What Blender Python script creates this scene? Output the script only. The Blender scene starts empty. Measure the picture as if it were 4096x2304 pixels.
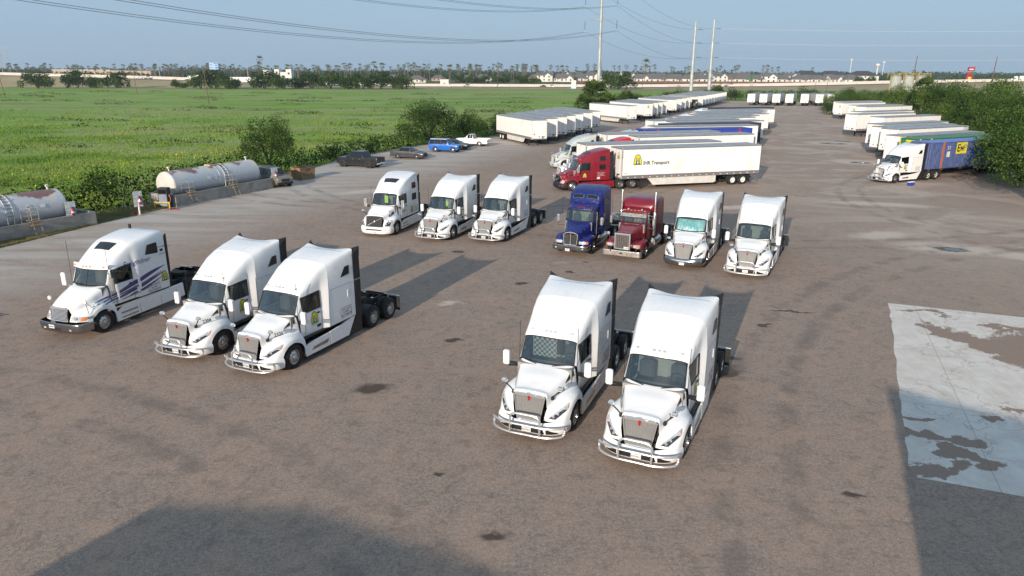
import bpy, bmesh, math, random
import numpy as np
from mathutils import Vector, Matrix
from mathutils.bvhtree import BVHTree
random.seed(7)
RNG = np.random.default_rng(7)
sc = bpy.context.scene
COL = sc.collection
rad = math.radians
# ------------------------------------------------------------------ camera
CAM_H = 11.342
cam_d = bpy.data.cameras.new('camera')
cam = bpy.data.objects.new('camera', cam_d)
COL.objects.link(cam)
cam_d.sensor_width = 36.0
cam_d.lens = 25.052
cam_d.clip_start = 0.3
cam_d.clip_end = 9000
cam.matrix_world = (Matrix.Translation((0, 0, CAM_H)) @ Matrix.Rotation(rad(90 - 16.906), 4, 'X')
     @ Matrix.Rotation(rad(0.263), 4, 'Z'))
sc.camera = cam
# ------------------------------------------------------------------ sun and sky
SUN_AZ, SUN_EL = 66.6, 15.3          # direction in which the light travels (from +x), elevation of the sun
ld = Vector((math.cos(rad(SUN_EL)) * math.cos(rad(SUN_AZ)), math.cos(rad(SUN_EL)) * math.sin(rad(SUN_AZ)), -math.sin(rad(SUN_EL))))
sun_d = bpy.data.lights.new('sun', 'SUN')
sun_d.energy = 4.2
sun_d.angle = rad(0.6)
sun_d.color = (1.0, 0.87, 0.72)
sun = bpy.data.objects.new('sun', sun_d)
COL.objects.link(sun)
sun.rotation_euler = ld.to_track_quat('-Z', 'Y').to_euler()
sun.location = (-30, -60, 40)
world = bpy.data.worlds.new('World')
sc.world = world
world.use_nodes = True
wn = world.node_tree
wn.nodes.clear()
w_out = wn.nodes.new('ShaderNodeOutputWorld')
w_bg = wn.nodes.new('ShaderNodeBackground')
w_sky = wn.nodes.new('ShaderNodeTexSky')
w_sky.sky_type = 'NISHITA'
w_sky.sun_disc = False
w_sky.sun_elevation = rad(SUN_EL)
w_sky.sun_rotation = math.atan2(-ld.x, -ld.y)
w_sky.altitude = 20
w_sky.air_density = 1.0
w_sky.dust_density = 2.2
w_sky.ozone_density = 2.0
w_mix = wn.nodes.new('ShaderNodeMix')
w_mix.data_type = 'RGBA'
w_mix.inputs[0].default_value = 0.85
w_mix.inputs[7].default_value = (2.8, 4.0, 5.35, 1)     # even hazy veil over the whole sky
wn.links.new(w_sky.outputs[0], w_mix.inputs[6])
wn.links.new(w_mix.outputs[2], w_bg.inputs[0])
w_bg.inputs[1].default_value = 0.1
wn.links.new(w_bg.outputs[0], w_out.inputs[0])
sc.view_settings.view_transform = 'Standard'
sc.view_settings.look = 'None'
sc.view_settings.exposure = 0.42
sc.view_settings.gamma = 1.0
sc.view_settings.use_curve_mapping = False
sc.cycles.use_denoising = True
try:
 sc.cycles.denoiser = 'OPENIMAGEDENOISE'
except Exception:
 pass
sc.cycles.max_bounces = 6
sc.cycles.diffuse_bounces = 3
sc.cycles.glossy_bounces = 3
sc.cycles.transmission_bounces = 4
sc.cycles.transparent_max_bounces = 8
sc.cycles.caustics_reflective = False
sc.cycles.caustics_refractive = False
sc.cycles.volume_bounces = 0
# ------------------------------------------------------------------ materials
def new_mat(name):
 m = bpy.data.materials.new(name)
 m.use_nodes = True
 nt = m.node_tree
 nt.nodes.clear()
 out = nt.nodes.new('ShaderNodeOutputMaterial')
 return m, nt, out
def N(nt, typ, **kw):
 n = nt.nodes.new('ShaderNode' + typ)
 for k, v in kw.items():
  setattr(n, k, v)
 return n
def LK(nt, a, b):
 nt.links.new(a, b)
def noise(nt, vec, scale, detail=4, rough=0.55, dist=0.0):
 n = N(nt, 'TexNoise')
 n.inputs['Scale'].default_value = scale
 n.inputs['Detail'].default_value = detail
 n.inputs['Roughness'].default_value = rough
 n.inputs['Distortion'].default_value = dist
 if vec is not None:
  LK(nt, vec, n.inputs['Vector'])
 return n.outputs[0]
def ramp(nt, fac, stops, interp='LINEAR'):
 r = N(nt, 'ValToRGB')
 r.color_ramp.interpolation = interp
 e = r.color_ramp.elements
 while len(e) < len(stops):
  e.new(0.5)
 for el, (p, c) in zip(e, stops):
  el.position = p
  el.color = (c, c, c, 1) if isinstance(c, (int, float)) else (*c[:3], 1)
 LK(nt, fac, r.inputs[0])
 return r.outputs[0]
def mixc(nt, fac, a, b, mode='MIX'):
 n = N(nt, 'Mix', data_type='RGBA', blend_type=mode)
 for sock, v in ((0, fac), (6, a), (7, b)):
  if hasattr(v, 'is_linked'):
   LK(nt, v, n.inputs[sock])
  elif sock == 0:
   n.inputs[0].default_value = v
  else:
   n.inputs[sock].default_value = (*v[:3], 1)
 return n.outputs[2]
def math_(nt, op, a, b=0.0, clamp=False):
 n = N(nt, 'Math', operation=op, use_clamp=clamp)
 for i, v in enumerate((a, b)):
  if hasattr(v, 'is_linked'):
   LK(nt, v, n.inputs[i])
  else:
   n.inputs[i].default_value = v
 return n.outputs[0]
def objvec(nt, scale=(1, 1, 1), rnd=True):
 tc = N(nt, 'TexCoord')
 mp = N(nt, 'Mapping')
 mp.inputs['Scale'].default_value = scale
 LK(nt, tc.outputs['Object'], mp.inputs['Vector'])
 if rnd:
  oi = N(nt, 'ObjectInfo')
  m = math_(nt, 'MULTIPLY', oi.outputs['Random'], 37.0)
  c = N(nt, 'CombineXYZ')
  LK(nt, m, c.inputs[0]); LK(nt, m, c.inputs[1]); LK(nt, m, c.inputs[2])
  LK(nt, c.outputs[0], mp.inputs['Location'])
 return mp.outputs[0]
def pmat(name, col, rough=0.5, metal=0.0, var=0.12, scale=2.0, bump=0.0, bscale=30.0, coat=0.0, col2=None, lo=0.35, hi=0.7, spec=0.5, vscale=(1, 1, 1), rvar=0.1):
 """principled material with noise in colour and roughness"""
 m, nt, out = new_mat(name)
 b = N(nt, 'BsdfPrincipled')
 LK(nt, b.outputs[0], out.inputs[0])
 v = objvec(nt, vscale)
 f = noise(nt, v, scale, 5, 0.6)
 if col2 is None:
  col2 = tuple(c * (1 - 2.2 * var) for c in col)
 c = mixc(nt, ramp(nt, f, [(lo, 0.0), (hi, 1.0)]), col, col2)
 LK(nt, c, b.inputs['Base Color'])
 r = N(nt, 'MapRange')
 LK(nt, f, r.inputs[0])
 r.inputs[1].default_value, r.inputs[2].default_value = 0.3, 0.7
 r.inputs[3].default_value, r.inputs[4].default_value = max(0.02, rough - rvar), min(1, rough + rvar)
 LK(nt, r.outputs[0], b.inputs['Roughness'])
 b.inputs['Metallic'].default_value = metal
 b.inputs['Specular IOR Level'].default_value = spec
 b.inputs['Coat Weight'].default_value = coat
 b.inputs['Coat Roughness'].default_value = 0.06
 if bump:
  bn = N(nt, 'Bump')
  bn.inputs['Strength'].default_value = bump
  bn.inputs['Distance'].default_value = 0.02
  LK(nt, noise(nt, v, bscale, 3), bn.inputs['Height'])
  LK(nt, bn.outputs[0], b.inputs['Normal'])
 return m
def glass_mat(name, tint, refl=0.10):
 m, nt, out = new_mat(name)
 t = N(nt, 'BsdfTransparent'); t.inputs[0].default_value = (*tint, 1)
 g = N(nt, 'BsdfGlossy'); g.inputs['Roughness'].default_value = 0.03
 g.inputs['Color'].default_value = (0.9, 0.95, 0.95, 1)
 lw = N(nt, 'LayerWeight'); lw.inputs[0].default_value = 0.5
 p = math_(nt, 'POWER', lw.outputs['Facing'], 3.0)
 f = math_(nt, 'ADD', math_(nt, 'MULTIPLY', p, 0.75), refl, True)
 mx = N(nt, 'MixShader')
 LK(nt, f, mx.inputs[0]); LK(nt, t.outputs[0], mx.inputs[1]); LK(nt, g.outputs[0], mx.inputs[2])
 LK(nt, mx.outputs[0], out.inputs[0])
 return m
def emis_mat(name, col, strength):
 m, nt, out = new_mat(name)
 e = N(nt, 'Emission'); e.inputs[0].default_value = (*col, 1); e.inputs[1].default_value = strength
 LK(nt, e.outputs[0], out.inputs[0])
 return m
M = {}
def paint(name, col, rough=0.28, var=0.03, coat=0.35, **k):
 M[name] = pmat(name, col, rough, 0.0, var, 1.5, coat=coat, rvar=0.06, **k)
paint('white_paint', (0.80, 0.80, 0.80), col2=(.68, .67, .65), lo=.52, hi=.85)
paint('bumper_paint', (0.80, 0.80, 0.80))
paint('red_paint', (0.22, 0.007, 0.018), 0.3, 0.1)
paint('dark_red_paint', (0.19, 0.007, 0.02), 0.32, 0.12)
paint('bright_red_paint', (0.55, 0.01, 0.03), 0.3)
paint('silver_paint', (0.46, 0.50, 0.49), 0.3, 0.04)
paint('pale_blue_paint', (0.55, 0.70, 0.80), 0.3)
paint('car_blue', (0.01, 0.13, 0.52), 0.25)
paint('car_grey', (0.055, 0.058, 0.062), 0.28)
paint('car_black', (0.018, 0.018, 0.021), 0.25)
paint('car_tan', (0.16, 0.14, 0.11), 0.35)
paint('car_white', (0.8, 0.8, 0.78), 0.3)
paint('car_silver', (0.4, 0.42, 0.44), 0.3)
M['blue_worn'] = pmat('blue_worn', (0.007, 0.011, 0.125), 0.33, 0, col2=(0.14, 0.22, 0.40), scale=7.5, lo=0.63, hi=0.68, coat=0.2)
M['black_plastic'] = pmat('black_plastic', (0.014, 0.014, 0.016), 0.55, var=0.1)
M['rubber'] = pmat('rubber', (0.018, 0.018, 0.018), 0.8, var=0.2, scale=4, bump=0.2)
M['chassis'] = pmat('chassis', (0.022, 0.021, 0.02), 0.7, var=0.2, scale=3)
M['rail_grey'] = pmat('rail_grey', (.23, .235, .24), .5, .3, .1, 2)
M['chrome'] = pmat('chrome', (0.90, 0.91, 0.92), 0.12, 0.82, 0.03, rvar=0.04)
M['chrome_dark'] = pmat('chrome_dark', (0.42, 0.43, 0.44), 0.2, 1.0, 0.1, rvar=0.06)
M['aluminium'] = pmat('aluminium', (0.62, 0.62, 0.62), 0.32, 1.0, 0.1, scale=4)
M['steel_tube'] = pmat('steel_tube', (0.66, 0.66, 0.67), 0.3, 0.7, 0.08)
M['lens'] = pmat('lens', (0.62, 0.64, 0.66), 0.12, 0.15, 0.25, scale=9, coat=0.8)
M['lens_dark'] = pmat('lens_dark', (0.05, 0.055, 0.06), 0.1, 0.2, 0.3, scale=9, coat=0.9)
M['amber'] = pmat('amber', (0.75, 0.20, 0.03), 0.25, coat=0.5)
M['red_lens'] = pmat('red_lens', (0.42, 0.012, 0.014), 0.25, coat=0.5)
M['glass'] = glass_mat('glass', (0.74, 0.86, 0.83), 0.15)
M['glass_dark'] = glass_mat('glass_dark', (0.10, 0.12, 0.12), 0.08)
M['glass_black'] = pmat('glass_black', (0.010, 0.012, 0.014), 0.06, 0, 0.05, spec=0.7)
M['dash'] = pmat('dash', (0.30, 0.30, 0.29), 0.7)
M['grille_wire'] = pmat('grille_wire', (0.52, 0.52, 0.52), 0.35, 0.55, 0.1)
M['trim_grey'] = pmat('trim_grey', (0.22, 0.21, 0.20), 0.8)
M['seat_fabric'] = pmat('seat_fabric', (0.05, 0.05, 0.055), 0.9)
M['paper'] = pmat('paper', (0.75, 0.75, 0.72), 0.8)
M['plate_white'] = pmat('plate_white', (0.72, 0.73, 0.74), 0.45)
M['ink'] = pmat('ink', (0.012, 0.012, 0.014), 0.6)
M['ink_green'] = pmat('ink_green', (0.012, 0.075, 0.038), 0.5)
M['logo_green'] = pmat('logo_green', (0.012, 0.11, 0.03), 0.5)
M['logo_yellow'] = pmat('logo_yellow', (0.78, 0.68, 0.02), 0.5)
M['ink_white'] = pmat('ink_white', (0.75, 0.70, 0.70), 0.5)
M['ink_purple'] = pmat('ink_purple', (0.075, 0.055, 0.20), 0.4)
M['ink_grey'] = pmat('ink_grey', (0.16, 0.16, 0.18), 0.4)
M['grille_mesh'] = pmat('grille_mesh', (0.16, 0.15, 0.14), 0.4, 0.6, 0.4, scale=60, lo=0.45, hi=0.55)
M['sunshade'] = pmat('sunshade', (0.30, 0.70, 0.72), 0.35, 0.4, col2=(0.85, 0.9, 0.88), scale=3.5, lo=0.42, hi=0.62)
M['curtain'] = pmat('curtain', (0.20, 0.20, 0.21), 0.9)
M['hi_vis'] = pmat('hi_vis', (0.55, 0.75, 0.04), 0.8)
# ------------------------------------------------------------------ mesh helper
def cr(p0, p1, p2, p3, t, k=0.5):
 m1, m2 = (p2 - p0) * k, (p3 - p1) * k
 t2, t3 = t * t, t * t * t
 return (2 * t3 - 3 * t2 + 1) * p1 + (t3 - 2 * t2 + t) * m1 + (-2 * t3 + 3 * t2) * p2 + (t3 - t2) * m2
def refine(a, k, axis=0, tension=0.42):
 a = np.moveaxis(np.asarray(a, float), axis, 0)
 n = len(a)
 out = []
 for i in range(n - 1):
  p1, p2 = a[i], a[i + 1]
  p0 = a[i - 1] if i > 0 else 2 * p1 - p2
  p3 = a[i + 2] if i + 2 < n else 2 * p2 - p1
  for j in range(k):
   out.append(cr(p0, p1, p2, p3, j / k, tension))
 out.append(a[-1])
 return np.moveaxis(np.array(out), 0, axis)
class MB:
 def __init__(s):
  s.v, s.f, s.m = [], [], []
  s.names = []
 def mi(s, mat):
  if mat not in s.names:
   s.names.append(mat)
  return s.names.index(mat)
 def add(s, verts, faces, mat):
  b = len(s.v)
  s.v.extend([tuple(map(float, p)) for p in verts])
  k = s.mi(mat)
  for f in faces:
   s.f.append(tuple(i + b for i in f))
   s.m.append(k)
  return s
 def box(s, x0, x1, y0, y1, z0, z1, mat, c=0.0, T=None):
  if c <= 0:
   P = [(x, y, z) for z in (z0, z1) for y in (y0, y1) for x in (x0, x1)]
   F = [(0, 2, 3, 1), (4, 5, 7, 6), (0, 1, 5, 4), (2, 6, 7, 3), (0, 4, 6, 2), (1, 3, 7, 5)]
  else:
   c = min(c, 0.45 * min(x1 - x0, y1 - y0, z1 - z0))
   P, idx = [], {}
   lo, hi = (x0, y0, z0), (x1, y1, z1)
   for sx in (0, 1):
    for sy in (0, 1):
     for sz in (0, 1):
      for ax in range(3):
       p = []
       for d, sg in enumerate((sx, sy, sz)):
        e = hi[d] if sg else lo[d]
        if d != ax:
         e += -c if sg else c
        p.append(e)
       idx[(sx, sy, sz, ax)] = len(P)
       P.append(tuple(p))
   F = []
   for ax in range(3):
    o = [d for d in range(3) if d != ax]
    for sg in (0, 1):
     q = []
     for a, b in ((0, 0), (1, 0), (1, 1), (0, 1)):
      k = [0, 0, 0]; k[ax] = sg; k[o[0]] = a; k[o[1]] = b
      q.append(idx[(*k, ax)])
     F.append(tuple(q))
   for ax in range(3):
    o = [d for d in range(3) if d != ax]
    for a in (0, 1):
     for b in (0, 1):
      k0 = [0, 0, 0]; k1 = [0, 0, 0]
      k0[o[0]] = k1[o[0]] = a; k0[o[1]] = k1[o[1]] = b
      k1[ax] = 1
      F.append((idx[(*k0, o[0])], idx[(*k1, o[0])], idx[(*k1, o[1])], idx[(*k0, o[1])]))
   for k in [(a, b, d) for a in (0, 1) for b in (0, 1) for d in (0, 1)]:
    F.append(tuple(idx[(*k, ax)] for ax in range(3)))
  if T is not None:
   P = [tuple(T @ Vector(p)) for p in P]
  return s.add(P, F, mat)
 def tube(s, path, r, mat, n=8, cap=True, r1=None):
  path = [Vector(p) for p in path]
  V, F = [], []
  m = len(path)
  up = None
  for i, p in enumerate(path):
   d = (path[min(i + 1, m - 1)] - path[max(i - 1, 0)])
   if d.length < 1e-9:
    d = Vector((0, 0, 1))
   d.normalize()
   if up is None:
    up = Vector((0, 0, 1)) if abs(d.z) < 0.9 else Vector((1, 0, 0))
   a = d.cross(up)
   if a.length < 1e-4:
    a = d.cross(Vector((1, 0, 0)))
   a.normalize()
   b = a.cross(d).normalized()
   up = b
   rr = r if r1 is None else r + (r1 - r) * i / max(1, m - 1)
   for k in range(n):
    t = 2 * math.pi * k / n
    V.append(p + a * (rr * math.cos(t)) + b * (rr * math.sin(t)))
  for i in range(m - 1):
   for k in range(n):
    k2 = (k + 1) % n
    F.append((i * n + k, i * n + k2, (i + 1) * n + k2, (i + 1) * n + k))
  if cap:
   F.append(tuple(range(n))[::-1])
   F.append(tuple((m - 1) * n + k for k in range(n)))
  return s.add(V, F, mat)
 def lathe(s, prof, mat, n=28, axis='y', c=(0, 0, 0), mats=None):
  """prof: list of (t along the axis, radius)"""
  V, F = [], []
  for (t, r) in prof:
   for k in range(n):
    a = 2 * math.pi * k / n
    u, w = r * math.cos(a), r * math.sin(a)
    p = {'y': (u, t, w), 'x': (t, u, w), 'z': (u, w, t)}[axis]
    V.append((p[0] + c[0], p[1] + c[1], p[2] + c[2]))
  if mats is None:
   for i in range(len(prof) - 1):
    for k in range(n):
     k2 = (k + 1) % n
     F.append((i * n + k, i * n + k2, (i + 1) * n + k2, (i + 1) * n + k))
   return s.add(V, F, mat)
  b = len(s.v)
  s.v.extend(V)
  for i in range(len(prof) - 1):
   kk = s.mi(mats[i])
   for k in range(n):
    k2 = (k + 1) % n
    s.f.append((b + i * n + k, b + i * n + k2, b + (i + 1) * n + k2, b + (i + 1) * n + k)); s.m.append(kk)
  return s
 def grid(s, a, mat, mask=None, mirror=False):
  m, n = a.shape[:2]
  for sg in ((1, -1) if mirror else (1,)):
   V = a.reshape(-1, 3).copy()
   V[:, 1] *= sg
   F = []
   for i in range(m - 1):
    for j in range(n - 1):
     if mask is None or mask[i, j]:
      q = (i * n + j, i * n + j + 1, (i + 1) * n + j + 1, (i + 1) * n + j)
      F.append(q if sg > 0 else q[::-1])
   used = sorted({i for q in F for i in q})
   mp = {o: k for k, o in enumerate(used)}
   s.add([V[i] for i in used], [tuple(mp[i] for i in q) for q in F], mat)
  return s
 def prism(s, poly, a0, a1, axis, mat):
  """extrude a 2-D polygon along an axis; poly coordinates are the two other axes in x,y,z order"""
  n = len(poly)
  V = []
  for t in (a0, a1):
   for (u, w) in poly:
    V.append({'x': (t, u, w), 'y': (u, t, w), 'z': (u, w, t)}[axis])
  F = [tuple(range(n))[::-1], tuple(range(n, 2 * n))]
  for k in range(n):
   k2 = (k + 1) % n
   F.append((k, k2, n + k2, n + k))
  return s.add(V, F, mat)
 def xf(s, T):
  s.v = [tuple(T @ Vector(p)) for p in s.v]
  return s
 def mesh(s, name, smooth=35, recalc=True):
  me = bpy.data.meshes.new(name)
  me.from_pydata(s.v, [], s.f)
  for nme in s.names:
   me.materials.append(M[nme])
  me.polygons.foreach_set('material_index', s.m)
  if recalc:
   bm = bmesh.new(); bm.from_mesh(me)
   bmesh.ops.remove_doubles(bm, verts=bm.verts, dist=0.0004)
   bmesh.ops.recalc_face_normals(bm, faces=bm.faces)
   bm.to_mesh(me); bm.free()
  if smooth:
   me.polygons.foreach_set('use_smooth', [True] * len(me.polygons))
   me.set_sharp_from_angle(angle=rad(smooth))
  me.update()
  return me
def big_mesh(name, verts, faces, mats, mat_idx=None, smooth=False):
 """fast mesh from numpy arrays; faces (n,3) or (n,4)"""
 me = bpy.data.meshes.new(name)
 verts = np.asarray(verts, np.float32); faces = np.asarray(faces, np.int32)
 k = faces.shape[1]
 me.vertices.add(len(verts)); me.vertices.foreach_set('co', verts.ravel())
 me.loops.add(faces.size); me.loops.foreach_set('vertex_index', faces.ravel())
 me.polygons.add(len(faces))
 me.polygons.foreach_set('loop_start', np.arange(0, faces.size, k, dtype=np.int32))
 me.polygons.foreach_set('loop_total', np.full(len(faces), k, np.int32))
 for m in mats:
  me.materials.append(M[m])
 if mat_idx is not None:
  me.polygons.foreach_set('material_index', np.asarray(mat_idx, np.int32))
 if smooth:
  me.polygons.foreach_set('use_smooth', np.ones(len(faces), bool))
 me.update(); me.validate()
 return me
# ------------------------------------------------------------------ object helper
def link(name, data=None, parent=None):
 o = bpy.data.objects.new(name, data)
 COL.objects.link(o)
 if parent is not None:
  o.parent = parent
 return o
def tag(o, label, cat, group=None):
 o['label'] = label; o['category'] = cat
 if group:
  o['group'] = group
 return o
def struct(name, me, kind='structure'):
 o = link(name, me); o['kind'] = kind
 return o
class Tmpl:
 """a thing as a list of parts: (name, mesh, index of the parent part or None)"""
 def __init__(s):
  s.p = []
 def part(s, name, mb, parent=None, smooth=35, recalc=True):
  me = mb if isinstance(mb, bpy.types.Mesh) else mb.mesh(name, smooth, recalc)
  s.p.append((name, me, parent))
  return len(s.p) - 1
 def put(s, name, label, cat, loc, rz, group=None, swap=None, skip=(), scale=1.0):
  root = link(name)
  root.location = loc; root.rotation_euler = (0, 0, rz)
  if scale != 1.0:
   root.scale = (scale,) * 3
  tag(root, label, cat, group)
  made = []
  for (n, me, par) in s.p:
   if n in skip or (par is not None and made[par] is None):
    made.append(None); continue
   o = link(n, me, root if par is None else made[par])
   if swap:
    for i, sl in enumerate(o.material_slots):
     mn = me.materials[i].name
     if mn in swap:
      sl.link = 'OBJECT'; sl.material = M[swap[mn]]
   made.append(o)
  return root
def text_mesh(txt, size=1.0, bold=0.0, xs=1.0, shear=0.0, align='CENTER', space=1.0):
 cu = bpy.data.curves.new('lettering', 'FONT')
 cu.body = txt; cu.size = size; cu.offset = bold * size; cu.shear = shear
 cu.align_x = align; cu.align_y = 'CENTER'; cu.resolution_u = 2; cu.space_character = space
 o = bpy.data.objects.new('lettering', cu)
 me = o.to_mesh()
 V = np.array([v.co[:] for v in me.vertices]) if len(me.vertices) else np.zeros((0, 3))
 if len(V):
  V[:, 0] *= xs
 F = [tuple(p.vertices) for p in me.polygons]
 o.to_mesh_clear()
 bpy.data.objects.remove(o); bpy.data.curves.remove(cu)
 return V, F
def flat_on(mb, V, F, mat, origin, right, up):
 """put flat 2-D geometry into a plane given by its origin, right and up vectors"""
 o, r, u = Vector(origin), Vector(right), Vector(up)
 mb.add([o + r * p[0] + u * p[1] for p in V], F, mat)
def drape(V3, bvh, direction, off):
 """project points along a direction on to a surface"""
 d = Vector(direction).normalized()
 out = []
 for p in V3:
  q = Vector(p)
  h = bvh.ray_cast(q - d * 6, d, 12)
  out.append((h[0] - d * off) if h[0] is not None else q)
 return out
def quad_patch(c, nu=6, nv=4):
 """bilinear patch through four corners"""
 c = [np.array(x, float) for x in c]
 V = []
 for i in range(nv + 1):
  for j in range(nu + 1):
   u, v = j / nu, i / nv
   V.append((1 - v) * ((1 - u) * c[0] + u * c[1]) + v * ((1 - u) * c[3] + u * c[2]))
 F = [(i * (nu + 1) + j, i * (nu + 1) + j + 1, (i + 1) * (nu + 1) + j + 1, (i + 1) * (nu + 1) + j) for i in range(nv) for j in range(nu)]
 return V, F
# ================================================================== shared vehicle pieces
def tyre_prof(w, R, r):
 h = w / 2
 return [(-h, r), (-h, r + 0.6 * (R - r)), (-h + 0.035, R - 0.012), (-h + 0.07, R), (-0.06, R), (-0.055, R - 0.016), (-0.035, R - 0.016), (-0.03, R),
   (0.03, R), (0.035, R - 0.016), (0.055, R - 0.016), (0.06, R), (h - 0.07, R), (h - 0.035, R - 0.012), (h, r + 0.6 * (R - r)), (h, r)]
def truck_wheel(t, x, s, kind, white=False):
 """s = +1 driver's side; kind steer / dual"""
 tb, rb = MB(), MB()
 R, rr, w = 0.51, 0.295, 0.27
 rim = 'car_white' if white else 'aluminium'
 if kind == 'steer':
  yc = 1.075
  tb.lathe(tyre_prof(w, R, rr), 'rubber', 32, c=(x, s * yc, R))
  pr = [(w / 2 - 0.012, rr + 0.005), (w / 2 - 0.02, rr - 0.015), (w / 2 - 0.07, rr - 0.03), (w / 2 - 0.06, 0.235), (w / 2 - 0.01, 0.19), (w / 2 + 0.01, 0.12), (w / 2 + 0.015, 0.09), (w / 2 + 0.07, 0.085), (w / 2 + 0.085, 0.05), (w / 2 + 0.088, 0.001)]
  rb.lathe([(s * a, b) for a, b in pr], rim, 28, c=(x, s * yc, R))
  yo = w / 2 - 0.05
 else:
  yc = 1.085
  for q in (yc, yc - 0.33):
   tb.lathe(tyre_prof(w, R, rr), 'rubber', 32, c=(x, s * q, R))
  pr = [(w / 2 - 0.012, rr + 0.005), (w / 2 - 0.02, rr - 0.015), (w / 2 - 0.12, rr - 0.03), (w / 2 - 0.15, 0.24), (w / 2 - 0.155, 0.13), (w / 2 - 0.02, 0.12), (w / 2 + 0.005, 0.10), (w / 2 + 0.01, 0.001)]
  rb.lathe([(s * a, b) for a, b in pr], rim, 28, c=(x, s * yc, R))
  yo = w / 2 - 0.145
 for k in range(10):
  a = 2 * math.pi * (k + 0.5) / 10
  p = (x + 0.215 * math.cos(a), s * (yc + yo), R + 0.215 * math.sin(a))
  rb.tube([p, (p[0], s * (yc + yo + 0.012), p[2])], 0.026, 'black_plastic', 8)
  p = (x + 0.155 * math.cos(a), s * (yc + yo), R + 0.155 * math.sin(a))
  rb.tube([p, (p[0], s * (yc + yo + (0.085 if kind == 'steer' else 0.03)), p[2])], 0.015, 'chrome_dark', 6)
 i = t.part('wheel', tb)
 t.part('rim', rb, i)
def arch_pts(w, h, n=18, pw=0.8):
 return [(w / 2 * math.copysign(abs(math.cos(a)) ** pw, math.cos(a)), h * (math.sin(a) ** 0.9 if math.sin(a) > 0 else 0)) for a in [math.pi * k / n for k in range(n + 1)]]
def logo_geo(h):
 """yellow arch with a green border and a small green lorry front; list of (verts, faces, material, lift)"""
 w = 0.86 * h
 L = []
 o = arch_pts(w, h); L.append((o, [tuple(range(len(o)))], 'logo_green', 0))
 i = [(x * 0.84, 0.07 * h + y * 0.86) for x, y in o]; L.append((i, [tuple(range(len(i)))], 'logo_yellow', 1))
 def R(x0, x1, y0, y1, m, l):
  L.append(([(x0 * h, y0 * h), (x1 * h, y0 * h), (x1 * h, y1 * h), (x0 * h, y1 * h)], [(0, 1, 2, 3)], m, l))
 R(-0.19, 0.19, 0.10, 0.36, 'logo_green', 2); R(-0.14, 0.14, 0.34, 0.60, 'logo_green', 2)
 R(-0.19, -0.155, 0.34, 0.76, 'logo_green', 2); R(0.155, 0.19, 0.34, 0.76, 'logo_green', 2)
 R(-0.22, -0.11, 0.07, 0.2, 'logo_green', 2); R(0.11, 0.22, 0.07, 0.2, 'logo_green', 2)
 R(-0.115, -0.01, 0.43, 0.55, 'ink_white', 3); R(0.01, 0.115, 0.43, 0.55, 'ink_white', 3)
 R(-0.08, 0.08, 0.16, 0.36, 'ink_white', 3)
 return L
def put_geo(mb, L, origin, right, up, nrm, bvh=None, base=0.004, lift=0.003):
 o, r, u, n = Vector(origin), Vector(right), Vector(up), Vector(nrm)
 for V, F, m, l in L:
  P = [o + r * p[0] + u * p[1] for p in V]
  if bvh is not None:
   P = drape(P, bvh, -n, base + lift * l)
  else:
   P = [p + n * (base + lift * l) for p in P]
  mb.add(P, F, m)
def text_geo(txt, size, mat, bold=0.0, xs=1.0, shear=0.0, at=(0, 0), space=1.0, align='CENTER'):
 V, F = text_mesh(txt, size, bold, xs, shear, align, space)
 return [([(p[0] + at[0], p[1] + at[1]) for p in V], F, mat, 1)]
def rect_geo(x0, x1, y0, y1, mat, l=0):
 return [([(x0, y0), (x1, y0), (x1, y1), (x0, y1)], [(0, 1, 2, 3)], mat, l)]
def placard_geo():
 L = []
 for (x0, x1, y0, y1) in ((-0.34, 0.34, 0.20, 0.215), (-0.34, 0.34, -0.215, -0.20), (-0.355, -0.34, -0.19, 0.19), (0.34, 0.355, -0.19, 0.19)):
  L += rect_geo(x0, x1, y0, y1, 'ink', 1)
 for k, s in enumerate(('USDOT 1526283', 'MC 688735', 'TXDOT 006467957C')):
  L += text_geo(s, 0.105, 'ink', 0.006, 0.78, at=(0, 0.11 - 0.12 * k))
 return L
def split_cells(ctrl, ku, kv, cells):
 """refine a control grid and give a mask for each named set of coarse cells; cells maps (row,col) -> name"""
 g = refine(refine(ctrl, ku, 0), kv, 1)
 m, n = g.shape[0] - 1, g.shape[1] - 1
 names = set(cells.values()) | {'shell'}
 out = {k: np.zeros((m, n), bool) for k in names}
 for i in range(m):
  for j in range(n):
   out[cells.get((i // ku, j // kv), 'shell')][i, j] = True
 return g, out
def bvh_of(*mbs):
 V, F = [], []
 for mb in mbs:
  b = len(V); V += mb.v; F += [tuple(i + b for i in f) for f in mb.f]
 return BVHTree.FromPolygons(V, F)
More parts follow.
